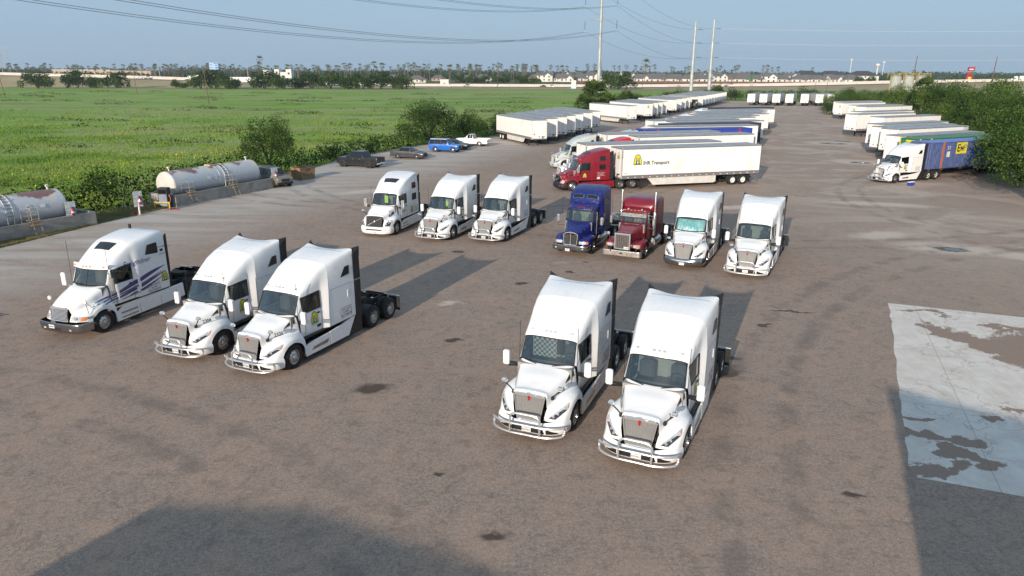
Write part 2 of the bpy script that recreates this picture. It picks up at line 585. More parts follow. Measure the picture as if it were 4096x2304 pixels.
def side_doors(t, g, mk, paintm, glass='glass_dark', door='door', win='door_window', border=None):
 """door and its window, both sides, from the same surface as the shell"""
 for s in (1, -1):
  a = g.copy(); a[:, :, 1] *= s
  d = MB().grid(a, paintm, mk[door])
  # dark seam round the door
  ii = np.argwhere(mk[door] | mk[win]); i0, j0 = ii.min(0); i1, j1 = ii.max(0) + 1
  edge = [a[i, j0] for i in range(i0, i1 + 1)] + [a[i1, j] for j in range(j0, j1 + 1)] + [a[i, j1] for i in range(i1, i0 - 1, -1)] + [a[i0, j] for j in range(j1, j0 - 1, -1)]
  d.tube(edge, 0.009, 'black_plastic', 4, cap=False)
  ii = np.argwhere(mk[win]); i0, j0 = ii.min(0); i1, j1 = ii.max(0) + 1
  edge = [a[i, j0] for i in range(i0, i1 + 1)] + [a[i1, j] for j in range(j0, j1 + 1)] + [a[i, j1] for i in range(i1, i0 - 1, -1)] + [a[i0, j] for j in range(j1, j0 - 1, -1)]
  d.tube(edge, 0.024, 'black_plastic', 5, cap=False)
  di = t.part('door', d)
  t.part('door_window', MB().grid(a, glass, mk[win]), di)
  c = a[(i0 + i1) // 2, j0]
  hb = MB().box(a[i1 - 1, j0][0], a[i1 - 1, j0][0] + 0.16, min(s * (abs(c[1]) + 0.01), s * (abs(c[1]) + 0.05)), max(s * (abs(c[1]) + 0.01), s * (abs(c[1]) + 0.05)), c[2] - 0.22, c[2] - 0.15, 'black_plastic', 0.01)
  t.part('handle', hb, di)
def interior(t, xd, zd, xs, zs, xb, w=0.95, seat='seat_fabric', back='trim_grey'):
 d = MB().prism([(xd + 0.30, zd - 0.10), (xd + 0.32, zd - 0.02), (xd - 0.1, zd), (xd - 0.28, zd - 0.08), (xd - 0.3, zd - 0.55), (xd + 0.3, zd - 0.55)], -w, w, 'y', 'dash')
 t.part('dashboard', d)
 for s in (1, -1):
  m = MB()
  m.box(xs - 0.25, xs + 0.28, s * 0.52 - 0.27, s * 0.52 + 0.27, zs - 0.12, zs + 0.06, seat, 0.06)
  m.box(xs - 0.42, xs - 0.24, s * 0.52 - 0.26, s * 0.52 + 0.26, zs, zs + 0.72, seat, 0.07)
  m.box(xs - 0.42, xs - 0.28, s * 0.52 - 0.15, s * 0.52 + 0.15, zs + 0.74, zs + 0.95, seat, 0.05)
  t.part('seat', m)
 m = MB()
 ring = [(xd - 0.42 + 0.10 * math.sin(a), 0.52 + 0.22 * math.cos(a), zd + 0.02 + 0.2 * math.sin(a)) for a in [2 * math.pi * k / 16 for k in range(17)]]
 m.tube(ring, 0.018, 'black_plastic', 6); m.tube([(xd - 0.42, 0.52, zd + 0.02), (xd - 0.2, 0.52, zd - 0.12)], 0.03, 'black_plastic', 6)
 m.tube([ring[0], ring[8]], 0.015, 'black_plastic', 5)
 t.part('steering_wheel', m)
 m = MB().box(xb - 0.05, xb, -w, w, 1.1, zs + 1.25, back)
 m.box(xb - 0.05, xd + 0.25, -w, w, 1.06, 1.1, 'dash')
 for s in (1, -1):
  m.box(xb, xb + 0.03, s * 0.3 if s > 0 else -0.85, 0.85 if s > 0 else -0.3, zs + 0.1, zs + 1.2, 'curtain', 0.01)
 t.part('cab_back_panel', m)
def chassis(t, x_front, x_end, ax, fw_x, z=0.98):
 m = MB()
 for s in (1, -1):
  m.box(x_end, x_front, s * 0.43 - 0.04, s * 0.43 + 0.04, z - 0.26, z, 'chassis')
 for x in np.arange(x_end + 0.1, x_front - 1.5, 0.75):
  m.box(x - 0.05, x + 0.05, -0.4, 0.4, z - 0.22, z - 0.03, 'chassis')
 m.box(x_end - 0.06, x_end, -0.62, 0.62, z - 0.2, z + 0.02, 'chassis', 0.01)
 for a in ax:
  m.tube([(a, -1.0, 0.51), (a, 1.0, 0.51)], 0.09, 'chassis', 8)
  m.lathe([(-0.2, 0.001), (-0.18, 0.2), (0, 0.26), (0.18, 0.2), (0.2, 0.001)], 'chassis', 12, 'y', (a, 0, 0.51))
  for s in (1, -1):
   m.box(a - 0.4, a + 0.4, s * 0.5 - 0.05, s * 0.5 + 0.05, 0.55, 0.68, 'chassis', 0.03)
 m.tube([(x_front - 1.0, -1.0, 0.51), (x_front - 1.0, 1.0, 0.51)], 0.08, 'chassis', 8)
 t.part('chassis_frame', m)
 m = MB()
 pts = [(0.55, 0.30), (0.62, 0.5), (0.2, 0.52), (0.05, 0.16), (0.05, -0.16), (0.2, -0.52), (0.62, -0.5), (0.55, -0.30), (-0.15, -0.46), (-0.42, -0.3), (-0.48, 0), (-0.42, 0.3), (-0.15, 0.46)]
 P = [(fw_x - u, v) for u, v in pts]
 m.prism(P, 1.13, 1.19, 'z', 'chassis')
 m.box(fw_x - 0.3, fw_x + 0.3, -0.5, 0.5, z, 1.13, 'chassis', 0.02)
 t.part('fifth_wheel', m)
 for s in (1, -1):
  m = MB().box(x_end + 0.06, x_end + 0.075, s * 1.08 - 0.32, s * 1.08 + 0.32, 0.28, 0.95, 'rubber')
  m.tube([(x_end + 0.05, s * 0.5, 1.0), (x_end + 0.05, s * 1.4, 1.0)], 0.03, 'aluminium', 6)
  t.part('mudflap', m)
def mirrors(t, x, y, z, body='white_paint', h=0.52, arms=True):
 for s in (1, -1):
  m = MB().box(x - 0.10, x + 0.06, min(s * y, s * (y + 0.23)), max(s * y, s * (y + 0.23)), z - h / 2, z + h / 2, body, 0.045)
  m.box(x - 0.112, x - 0.10, min(s * (y + 0.025), s * (y + 0.205)), max(s * (y + 0.025), s * (y + 0.205)), z - h / 2 + 0.03, z + h / 2 - 0.03, 'chrome', 0.003)
  i = t.part('mirror', m)
  a = MB()
  a.tube([(x - 0.25, s * 0.98, z - 0.26), (x - 0.02, s * (y + 0.06), z - 0.16)], 0.04, 'black_plastic', 6)
  a.tube([(x - 0.30, s * 0.98, z - 0.34), (x - 0.02, s * (y + 0.06), z - 0.27)], 0.036, 'black_plastic', 6)
  t.part('mirror_arm', a, i)
def hood_mirrors(t, base, tip, chrome='chrome'):
 for s in (1, -1):
  b = Vector((base[0], s * base[1], base[2])); p = Vector((tip[0], s * tip[1], tip[2]))
  m = MB().box(p.x - 0.07, p.x + 0.08, p.y - 0.10, p.y + 0.10, p.z - 0.06, p.z + 0.075, chrome, 0.04)
  i = t.part('hood_mirror', m)
  a = MB().tube([b, b + (p - b) * 0.35 + Vector((0, 0, 0.0)), p - Vector((0, 0, 0.05))], 0.021, 'black_plastic', 6)
  a.box(b.x - 0.07, b.x + 0.07, b.y - 0.05, b.y + 0.05, b.z - 0.08, b.z + 0.05, 'black_plastic', 0.03)
  t.part('mirror_stalk', a, i)
def wipers(t, pts):
 for (a, b) in pts:
  m = MB().tube([a, b], 0.014, 'black_plastic', 5)
  t.part('wiper', m)
def antennas(t, pts, h=1.25):
 for p in pts:
  t.part('antenna', MB().tube([p, (p[0] - 0.03, p[1], p[2] + h)], 0.009, 'black_plastic', 5))
def plate_part(root, bvh, x, y, z, txt, size=(0.31, 0.16)):
 m = MB().box(x - 0.006, x, y - size[0] / 2, y + size[0] / 2, z - size[1] / 2, z + size[1] / 2, 'plate_white', 0.002)
 if txt:
  put_geo(m, text_geo(txt, 0.085, 'ink', 0.01, 0.82, at=(0, -0.01)) + text_geo('TEXAS', 0.03, 'ink', 0.0, 1, at=(0, 0.055)), (x, y, z), (0, 1, 0), (0, 0, 1), (1, 0, 0))
 o = link('license_plate', m.mesh('license_plate', 0), root)
 return o
def decal(root, name, geos, smooth=0):
 """geos: list of (L, origin, right, up, normal, bvh)"""
 for (L, o, r, u, n, b) in geos:
  m = MB(); put_geo(m, L, o, r, u, n, b)
  link(name, m.mesh(name, smooth, False), root)
LEFT = dict(right=(-1, 0, 0), up=(0, 0, 1), nrm=(0, 1, 0))
RIGHT = dict(right=(1, 0, 0), up=(0, 0, 1), nrm=(0, -1, 0))
# ================================================================== aero sleeper tractor with mesh grille (shape A)
def cab_shape_a():
 R = [
  [(-1.98, 1.04, 1.06), (-1.95, 1.07, 1.5), (-1.90, 1.03, 1.98), (-1.85, .965, 2.05), (-1.82, .935, 2.07), (-1.76, .74, 2.06), (-1.67, .40, 2.05), (-1.64, 0, 2.045)],
  [(-2.22, 1.06, 1.06), (-2.20, 1.09, 1.5), (-2.16, 1.06, 2.02), (-2.17, .955, 2.62), (-2.15, .90, 2.73), (-2.10, .70, 2.79), (-2.02, .38, 2.83), (-1.99, 0, 2.84)],
  [(-2.34, 1.07, 1.06), (-2.33, 1.10, 1.5), (-2.32, 1.07, 2.02), (-2.34, .985, 2.65), (-2.24, .945, 2.80), (-2.16, .76, 2.88), (-2.08, .40, 2.93), (-2.05, 0, 2.945)],
  [(-2.75, 1.08, 1.06), (-2.75, 1.11, 1.5), (-2.75, 1.08, 2.02), (-2.75, 1.03, 2.69), (-2.66, 1.00, 2.98), (-2.58, .86, 3.15), (-2.52, .45, 3.25), (-2.50, 0, 3.27)],
  [(-3.20, 1.09, 1.06), (-3.20, 1.12, 1.5), (-3.20, 1.09, 2.02), (-3.20, 1.06, 2.71), (-3.14, 1.06, 3.18), (-3.08, .95, 3.43), (-3.04, .5, 3.53), (-3.02, 0, 3.55)],
  [(-3.30, 1.11, 1.06), (-3.30, 1.14, 1.5), (-3.30, 1.11, 2.02), (-3.32, 1.09, 2.72), (-3.30, 1.08, 3.27), (-3.26, .97, 3.52), (-3.24, .5, 3.62), (-3.22, 0, 3.64)],
  [(-3.50, 1.245, 1.06), (-3.50, 1.25, 1.5), (-3.52, 1.245, 2.02), (-3.58, 1.23, 2.74), (-3.64, 1.135, 3.42), (-3.62, 1.0, 3.66), (-3.60, .5, 3.75), (-3.58, 0, 3.77)],
  [(-3.58, 1.25, 1.06), (-3.58, 1.255, 1.5), (-3.60, 1.25, 2.02), (-3.66, 1.235, 2.75), (-3.72, 1.145, 3.45), (-3.70, 1.0, 3.69), (-3.68, .5, 3.78), (-3.66, 0, 3.80)],
  [(-4.3, 1.26, 1.06), (-4.3, 1.265, 1.5), (-4.3, 1.26, 2.02), (-4.3, 1.245, 2.8), (-4.3, 1.18, 3.62), (-4.3, 1.04, 3.84), (-4.28, .5, 3.90), (-4.26, 0, 3.91)],
  [(-4.9, 1.265, 1.06), (-4.9, 1.27, 1.5), (-4.9, 1.265, 2.02), (-4.9, 1.255, 2.85), (-4.9, 1.21, 3.74), (-4.9, 1.08, 3.94), (-4.88, .5, 3.965), (-4.86, 0, 3.965)],
  [(-5.28, 1.27, 1.06), (-5.28, 1.27, 1.5), (-5.28, 1.27, 2.02), (-5.28, 1.26, 2.85), (-5.30, 1.235, 3.82), (-5.34, 1.14, 4.02), (-5.22, .5, 3.96), (-5.18, 0, 3.945)],
 ]
 return np.array(R, float)
def hood_shape_a():
 # columns: centre, quarter, hood edge, hood side foot, fender crown, fender outside, lip of the arch
 R = [
  [(-.13, 0, .70), (-.13, .2, .70), (-.13, .40, .70), (-.17, .50, .74), (-.21, .82, .74), (-.42, 1.10, .72), (-.70, 1.20, .66)],
  [(-.17, 0, 1.60), (-.18, .28, 1.60), (-.22, .545, 1.53), (-.27, .58, 1.14), (-.37, .82, 1.03), (-.60, 1.12, .95), (-.755, 1.21, .80)],
  [(-.42, 0, 1.68), (-.42, .30, 1.67), (-.44, .575, 1.58), (-.48, .66, 1.25), (-.58, .90, 1.18), (-.75, 1.17, 1.07), (-.86, 1.225, .93)],
  [(-.75, 0, 1.79), (-.75, .33, 1.775), (-.75, .64, 1.67), (-.80, .76, 1.36), (-.88, 1.00, 1.31), (-1.00, 1.20, 1.19), (-1.03, 1.24, 1.05)],
  [(-1.05, 0, 1.89), (-1.05, .38, 1.87), (-1.08, .73, 1.76), (-1.14, .86, 1.43), (-1.24, 1.07, 1.37), (-1.32, 1.22, 1.25), (-1.32, 1.25, 1.10)],
  [(-1.36, 0, 1.96), (-1.38, .42, 1.945), (-1.44, .82, 1.86), (-1.48, .94, 1.48), (-1.58, 1.09, 1.36), (-1.66, 1.22, 1.2), (-1.64, 1.25, 1.0)],
  [(-1.61, 0, 2.03), (-1.65, .42, 2.03), (-1.79, .92, 2.02), (-1.86, 1.01, 1.52), (-1.90, 1.10, 1.28), (-1.94, 1.22, 1.05), (-1.86, 1.25, .78)],
  [(-1.62, 0, 1.99), (-1.66, .42, 1.99), (-1.82, .93, 1.98), (-1.96, 1.03, 1.3), (-1.98, 1.10, 1.0), (-2.02, 1.22, .72), (-1.95, 1.25, .34)],
 ]
 return np.array(R, float)
def bumper_grid(tab, k=4):
 return refine(refine(np.array(tab, float), k, 0), k, 1)
def build_shape_a(day=False):
 t = Tmpl()
 CA = cab_shape_a()
 if day:
  CA = CA[:6]; CA[3, 4:, 2] = [2.86, 2.96, 3.0, 3.01]; CA[4, 4:, 2] = [2.88, 2.98, 3.03, 3.04]; CA[5, 4:, 2] = [2.86, 2.95, 3.0, 3.01]
 g, mk = split_cells(CA, 4, 4, {**{(0, j): 'windshield' for j in (4, 5, 6)}, **{(i, j): 'door' for i in (1, 2, 3) for j in (0, 1)}, **{(i, 2): 'door_window' for i in (1, 2, 3)}})
 shell = MB().grid(g, 'white_paint', mk['shell'], True)
 # back wall
 e = g[-1]
 ring = [tuple(p) for p in e] + [(p[0], -p[1], p[2]) for p in e[::-1][1:]]
 shell.add(ring, [tuple(range(len(ring)))], 'white_paint')
 # roof creases
 full = MB().grid(g, 'white_paint', None, True)
 t.part('cab_body', shell, smooth=42)
 h, hm = split_cells(hood_shape_a(), 4, 4, {(0, j): 'hole' for j in (0, 1, 2)})
 hood = MB().grid(h, 'white_paint', hm['shell'], True)
 hi = t.part('hood', hood, smooth=42)
 side_doors(t, g, mk, 'white_paint')
 t.part('windshield', MB().grid(g, 'glass', mk['windshield'], True))
 # windshield gasket
 gm = MB()
 i1 = 4; j0 = 16
 edge = [g[0, j] for j in range(j0, 29)] + [g[0, j] * (1, -1, 1) for j in range(27, j0 - 1, -1)]
 edge2 = [g[i1, j] for j in range(j0, 29)] + [g[i1, j] * (1, -1, 1) for j in range(27, j0 - 1, -1)]
 loop = edge + [g[i, j0] * (1, -1, 1) for i in range(1, i1)] + edge2[::-1] + [g[i, j0] for i in range(i1 - 1, -1, -1)]
 gm.tube(loop, 0.022, 'black_plastic', 5, False)
 t.part('windshield_frame', gm)
 bv = bvh_of(full, hood)
 hb = bvh_of(hood)
 # sleeper windows
 for s in (1, -1):
  V, F = quad_patch([(-4.42, s * 1.3, 2.98), (-4.98, s * 1.3, 3.02), (-5.0, s * 1.3, 3.38), (-4.72, s * 1.3, 3.36)], 5, 3)
  m = MB(); P = drape(V, bv, (0, -s, 0), 0.012); m.add(P, F, 'glass_black')
  edge = [P[j] for j in range(6)] + [P[6 * i + 5] for i in (1, 2, 3)] + [P[18 + j] for j in (4, 3, 2, 1, 0)] + [P[12], P[6], P[0]]
  m.tube(edge, 0.012, 'black_plastic', 4, False)
  t.part('sleeper_window', m)
  # hatch and seams of the sleeper side
  m = MB()
  for x0, z0, x1, z1 in ((-3.62, 2.62, -5.26, 2.62), (-5.0, 2.62, -5.0, 1.08), (-3.6, 2.62, -3.6, 1.08)):
   P = drape([(x0 + (x1 - x0) * k / 8, s * 1.4, z0 + (z1 - z0) * k / 8) for k in range(9)], bv, (0, -s, 0), 0.001)
   m.tube(P, 0.006, 'ink_grey', 4)
  t.part('panel_seam', m)
  m = MB().box(-4.86, -4.78, min(s * 1.265, s * 1.285), max(s * 1.265, s * 1.285), 2.02, 2.34, 'white_paint', 0.008)
  t.part('sleeper_handle', m)
 m = MB()
 for s in (1, -1):
  P = drape([(x, s * 0.50 + s * 0.05 * math.sin((x + 2.2) * 1.2), 5) for x in np.linspace(-2.35, -4.7, 22)], bv, (0, 0, -1), 0.002)
  m.tube(P, 0.006, 'white_paint', 4)
 m2 = [(-4.92, y, 5) for y in np.linspace(-1.02, 1.02, 24)]
 m.tube(drape(m2, bv, (0, 0, -1), 0.002), 0.007, 'ink_grey', 4)
 t.part('roof_seam', m)
 # black fins at the roof corners and side extenders
 for s in (1, -1):
  m = MB()
  m.add([(-5.30, s * 1.10, 4.00), (-5.28, s * 1.262, 3.72), (-5.72, s * 1.31, 4.08), (-5.70, s * 1.29, 3.6), (-5.45, s * .93, 3.97)], [(0, 1, 2), (1, 3, 2), (0, 2, 4), (4, 2, 3)], 'black_plastic')
  t.part('roof_fin', m, smooth=0)
  m = MB()
  m.prism([(-5.27, 1.02), (-5.74, 1.02), (-5.73, 2.60), (-5.27, 2.60)], min(s * 1.235, s * 1.275), max(s * 1.235, s * 1.275), 'y', 'black_plastic')
  m.prism([(-5.27, 2.66), (-5.72, 2.66), (-5.70, 3.95), (-5.27, 3.78)], min(s * 1.235, s * 1.28), max(s * 1.235, s * 1.28), 'y', 'black_plastic')
  t.part('side_extender', m, smooth=0)
 # grille
 m = MB()
 gr = quad_patch([(-.135, -.37, .70), (-.135, .37, .70), (-.215, .495, 1.50), (-.215, -.495, 1.50)], 26, 30)
 m.add([(p[0] - .012, p[1], p[2]) for p in gr[0]], gr[1], 'black_plastic')
 gi = t.part('grille', m)
 m = MB()
 nh, nv = 17, 26
 for k in range(nv + 1):       # woven mesh: real wires
  f = k / nv
  x, z, hw = -.135 - .08 * f, .70 + .80 * f, .37 + .125 * f
  m.box(x - .006, x + .010, -hw, hw, z - .009, z + .009, 'grille_wire')
 for k in range(nh + 1):
  f = 2 * k / nh - 1
  m.tube([(-.128, f * .37, .70), (-.205, f * .495, 1.50)], 0.012, 'grille_wire', 4, False)
 o_i = t.part('grille_mesh', m, gi, smooth=0)
 m = MB()
 m.box(-.125, -.075, -.06, .06, .72, 1.36, 'rail_grey', 0.012, T=Matrix.Translation((-.02, 0, 0)) @ Matrix.Rotation(rad(-5.6), 4, 'Y'))
 for s in (1, -1):
  m.tube([(-.12, s * .375, .70), (-.20, s * .50, 1.5)], .022, 'rail_grey', 5)
 t.part('grille_centre_bar', m, gi)
 m = MB()
 m.tube([(-.125, -.37, .68), (-.125, .37, .68), (-.205, .51, 1.50), (-.19, .40, 1.56), (-.165, .14, 1.58), (-.14, 0, 1.62), (-.165, -.14, 1.58), (-.19, -.40, 1.56), (-.205, -.51, 1.50), (-.125, -.37, .68)], 0.027, 'chrome', 6, False)
 m.prism([(-.54, 1.50), (.54, 1.50), (.47, 1.575), (.13, 1.585), (.06, 1.64), (-.06, 1.64), (-.13, 1.585), (-.47, 1.575)], -.24, -.165, 'x', 'chrome')
 t.part('grille_surround', m, gi)
 m = MB()
 m.prism([(-.03, 1.36), (.03, 1.36), (.035, 1.45), (-.035, 1.45)], -.21, -.155, 'x', 'red_lens')
 m.lathe([(-.16, .045), (-.145, .04), (-.135, .0)], 'red_lens', 14, 'x', (0, 0, 1.48))
 t.part('emblem', m, gi)
 # headlights
 for s in (1, -1):
  c = [(0.5, s * .58, .84), (0.5, s * .88, .80), (0.5, s * 1.16, 1.04), (0.5, s * 1.12, 1.20)]
  V, F = quad_patch(c, 8, 5)
  m = MB(); m.add(drape(V, bv, (-1, 0, 0), 0.012), F, 'lens')
  i = t.part('headlight', m)
  m = MB()
  V, F = quad_patch([(0.5, s * .64, .835), (0.5, s * .87, .815), (0.5, s * 1.13, 1.03), (0.5, s * 1.04, 1.06)], 6, 3)
  m.add(drape(V, bv, (-1, 0, 0), 0.02), F, 'lens_dark')
  for (y, z) in ((.80, .885), (.91, .955)):
   P = drape([(0.5, s * y, z)], bv, (-1, 0, 0), 0.02)[0]
   m.lathe([(P.x - .01, .045), (P.x + .02, .038), (P.x + .025, .0)], 'chrome', 10, 'x', (0, P.y, P.z))
  t.part('headlamp_lens', m, i)
  V, F = quad_patch([(0.5, s * 1.125, 1.12), (0.5, s * 1.14, 1.06), (0.5, s * 1.16, 1.08), (0.5, s * 1.135, 1.20)], 4, 3)
  m = MB(); m.add(drape(V, bv, (-1, 0, 0), 0.024), F, 'amber')
  t.part('turn_signal', m, i)
  # dark air wedge between hood and door
  m = MB()
  V, F = quad_patch([(-1.22, s * 1.4, 1.64), (-1.76, s * 1.4, 1.76), (-1.76, s * 1.4, 1.97), (-1.52, s * 1.4, 1.84)], 8, 3)
  m.add(drape(V, hb, (0, -s, 0), 0.008), F, 'black_plastic')
  V, F = quad_patch([(-1.26, s * 1.4, 1.63), (-1.76, s * 1.4, 1.73), (-1.76, s * 1.4, 1.77), (-1.28, s * 1.4, 1.65)], 8, 1)
  m.add(drape(V, hb, (0, -s, 0), 0.014), F, 'chrome')
  t.part('side_vent', m)
  m = MB()
  P = drape([(-1.9, s * 1.5, 1.40)], bv, (0, -s, 0), 0.004)[0]
  m.lathe([(s * 0, .05), (s * .012, .045), (s * .014, 0)], 'chrome_dark', 12, 'y', tuple(P))
  t.part('fender_badge', m)
 # bumper in body colour
 tb = [[(-.10, 0, .66), (-.11, .45, .67), (-.19, .80, .735), (-.40, 1.09, .725), (-.72, 1.205, .67)],
    [(-.02, 0, .60), (-.03, .45, .61), (-.10, .83, .66), (-.34, 1.12, .65), (-.73, 1.235, .60)],
    [(0.0, 0, .46), (-.01, .45, .46), (-.09, .84, .48), (-.33, 1.13, .48), (-.735, 1.24, .46)],
    [(-.04, 0, .30), (-.05, .45, .30), (-.14, .80, .30), (-.37, 1.09, .31), (-.74, 1.215, .32)],
    [(-.12, 0, .24), (-.13, .45, .24), (-.22, .78, .24), (-.44, 1.06, .25), (-.75, 1.19, .27)]]
 bg = bumper_grid(tb)
 bmb = MB().grid(bg, 'white_paint', None, True)
 bi = t.part('bumper', bmb, smooth=40)
 bb = bvh_of(bmb)
 m = MB()
 V, F = quad_patch([(1, -.58, .34), (1, .58, .34), (1, .50, .58), (1, -.50, .58)], 12, 4)
 m.add(drape(V, bb, (-1, 0, 0), 0.008), F, 'black_plastic')
 for s in (1, -1):
  V, F = quad_patch([(1, s * .62, .33), (1, s * 1.0, .34), (1, s * .97, .40), (1, s * .62, .53)], 6, 3)
  m.add(drape(V, bb, (-1, 0, 0), 0.008), F, 'black_plastic')
 m.tube(drape([(1, y, .325) for y in np.linspace(-.55, .55, 9)], bb, (-1, 0, 0), 0.02), 0.014, 'chrome', 5)
 t.part('bumper_insert', m, bi)
 # polished steel bumper of the older trucks
 tb2 = [[(p[0] + .04, p[1] * 1.02, p[2] + (.05 if i == 0 else 0)) for p in r] for i, r in enumerate(tb)]
 sb = MB().grid(bumper_grid(tb2), 'chrome_dark', None, True)
 si = t.part('steel_bumper', sb, smooth=40)
 s2 = bvh_of(sb); m = MB()
 for s in (1, -1):
  V, F = quad_patch([(1, s * .30, .44), (1, s * .62, .44), (1, s * .60, .54), (1, s * .34, .53)], 5, 2)
  m.add(drape(V, s2, (-1, 0, 0), 0.008), F, 'black_plastic')
 t.part('tow_opening', m, si)
 # grill guard
 m = MB()
 r = 0.036
 def sm(pts, k=3):
  return refine(np.array(pts, float), k, 0)
 for s in (1, -1):
  m.tube(sm([(.20, 0, .335), (.20, s * .50, .335), (.13, s * .86, .345), (-.02, s * 1.13, .36), (-.16, s * 1.20, .40), (-.20, s * 1.21, .52), (-.12, s * 1.20, .64), (.02, s * 1.08, .66), (.15, s * .80, .66), (.20, s * .50, .655), (.20, 0, .655)]), r, 'steel_tube', 8)
  m.box(.165, .235, s * .50 - .028, s * .50 + .028, .30, .92, 'steel_tube', 0.012)
  m.tube([(.18, s * .48, .50), (-.25, s * .42, .48)], 0.04, 'black_plastic', 6)
 m.tube(sm([(.20, -.50, .62), (.20, -.50, .86), (.20, -.44, .97), (.20, -.33, 1.025), (.20, 0, 1.03), (.20, .33, 1.025), (.20, .44, .97), (.20, .50, .86), (.20, .50, .62)]), r, 'steel_tube', 8)
 t.part('grill_guard', m)
 mirrors(t, -1.72, 1.33, 2.02)
 hood_mirrors(t, (-.52, .67, 1.42), (-.42, .95, 1.80))
 # side fairings with steps
 for s in (1, -1):
  m = MB()
  def P3(pts, y0, y1, mat):
   m.prism(pts, min(s * y0, s * y1), max(s * y0, s * y1), 'y', mat)
  P3([(-1.98, .28), (-1.98, .74), (-2.6, .80), (-3.45, .82), (-3.5, .28)], 1.17, 1.245, 'white_paint')
  P3([(-3.53, .28), (-3.50, .83), (-4.3, .90), (-4.95, 1.02), (-5.24, 1.02), (-4.75, .28)], 1.18, 1.25, 'white_paint')
  fi = t.part('side_fairing', m, smooth=30)
  m = MB()
  P3([(-4.79, .28), (-5.28, 1.02), (-5.72, 1.02), (-5.72, .28)], 1.18, 1.245, 'black_plastic')
  P3([(-1.98, .20), (-1.98, .28), (-5.72, .28), (-5.72, .20)], 1.15, 1.22, 'black_plastic')
  t.part('fairing_tail', m, fi, smooth=0)
  m = MB()
  m.box(-3.45, -2.05, min(s * .80, s * 1.17), max(s * .80, s * 1.17), .70, .78, 'chassis')
  m.box(-5.2, -3.45, min(s * .80, s * 1.17), max(s * .80, s * 1.17), .66, .80, 'chassis')
  m.box(-3.3, -2.25, min(s * 1.0, s * 1.165), max(s * 1.0, s * 1.165), .785, .80, 'chrome_dark', 0.003)
  for k in range(7):
   m.box(-3.25 + .15 * k, -3.19 + .15 * k, min(s * 1.02, s * 1.15), max(s * 1.02, s * 1.15), .80, .81, 'chassis')
  V, F = quad_patch([(-2.30, s * 1.249, .44), (-3.30, s * 1.249, .44), (-3.42, s * 1.249, .60), (-2.45, s * 1.249, .56)], 2, 1)
  m.add(V, F, 'chrome_dark')
  t.part('step', m, fi)
 chassis(t, -.4, -8.62, (-6.67, -8.03), -7.2)
 truck_wheel(t, -1.32, 1, 'steer'); truck_wheel(t, -1.32, -1, 'steer')
 for x in (-6.67, -8.03):
  for s in (1, -1):
   truck_wheel(t, x, s, 'dual')
 for s in (1, -1):      # quarter fender in front of the drive wheels
  m = MB(); pts = [(-6.67 + .62 * math.cos(a), .51 + .62 * math.sin(a)) for a in np.linspace(rad(15), rad(80), 7)]
  q = [(-6.67 + .59 * math.cos(a), .51 + .59 * math.sin(a)) for a in np.linspace(rad(80), rad(15), 7)]
  m.prism(pts + q, min(s * .78, s * 1.22), max(s * .78, s * 1.22), 'y', 'black_plastic')
  t.part('quarter_fender', m)
 # wheel wells (dark inner liners)
 m = MB()
 for s in (1, -1):
  m.box(-1.95, -.68, min(s * .70, s * .76), max(s * .70, s * .76), .3, 1.3, 'black_plastic')
 m.box(-5.26, -2.0, -1.2, 1.2, 1.0, 1.06, 'chassis')
 m.box(-1.95, -.5, -.5, .5, .55, 1.2, 'chassis')
 t.part('underbody', m, smooth=0)
 for (y, x) in ((0, -2.14), (.16, -2.15), (-.16, -2.15), (.70, -2.26), (-.70, -2.26)):
  P = drape([(x, y, 5)], bv, (0, 0, -1), 0.0)[0]
  m = MB().box(P.x - .03, P.x + .05, y - .055, y + .055, P.z - .03, P.z + .025, 'lens', 0.014)
  t.part('roof_marker_light', m)
 wipers(t, [((-1.50, .28, 2.055), (-1.66, .86, 2.14)), ((-1.50, -.28, 2.055), (-1.58, -.72, 2.13))])
 antennas(t, [(-1.9, 1.02, 1.98), (-1.9, -1.02, 1.98)], 1.35)
 interior(t, -1.85, 2.02, -2.6, 1.62, -3.35)
 return t, bv, bvh_of(bmb)
TA, TA_BVH, TA_BB = build_shape_a()
TAD = build_shape_a(True)[0]
def number_decal(root, txt, bvh=None, x=-1.0, z=1.50, size=0.2):
 L = text_geo(txt, size, 'ink', 0.012, 0.86)
 decal(root, 'unit_number', [(L, (x, 1.4, z), LEFT['right'], LEFT['up'], LEFT['nrm'], TA_BVH), (L, (x, -1.4, z), RIGHT['right'], RIGHT['up'], RIGHT['nrm'], TA_BVH)])
LOGO_DOOR = logo_geo(0.50)
PLACARD = placard_geo()
def door_decals(root, name_txt=True):
 G = []
 for d, s in ((LEFT, 1), (RIGHT, -1)):
  G.append((LOGO_DOOR, (-2.78, s * 1.4, 1.44), d['right'], d['up'], d['nrm'], TA_BVH))
  G.append((text_geo('IHR TRANSPORT', 0.06, 'ink', 0.0, 0.9), (-2.78, s * 1.4, 1.38), d['right'], d['up'], d['nrm'], TA_BVH))
  e = [([(0.14 * math.cos(a), 0.07 * math.sin(a)) for a in [2 * math.pi * k / 16 for k in range(16)]], [tuple(range(16))], 'ink', 1)]
  G.append((e, (-3.02, s * 1.4, 1.28), d['right'], d['up'], d['nrm'], TA_BVH))
  G.append((PLACARD, (-4.62, s * 1.4, 1.42), d['right'], d['up'], d['nrm'], TA_BVH))
 decal(root, 'door_emblem', G)
GUARD_SKIP = ('steel_bumper', 'tow_opening')
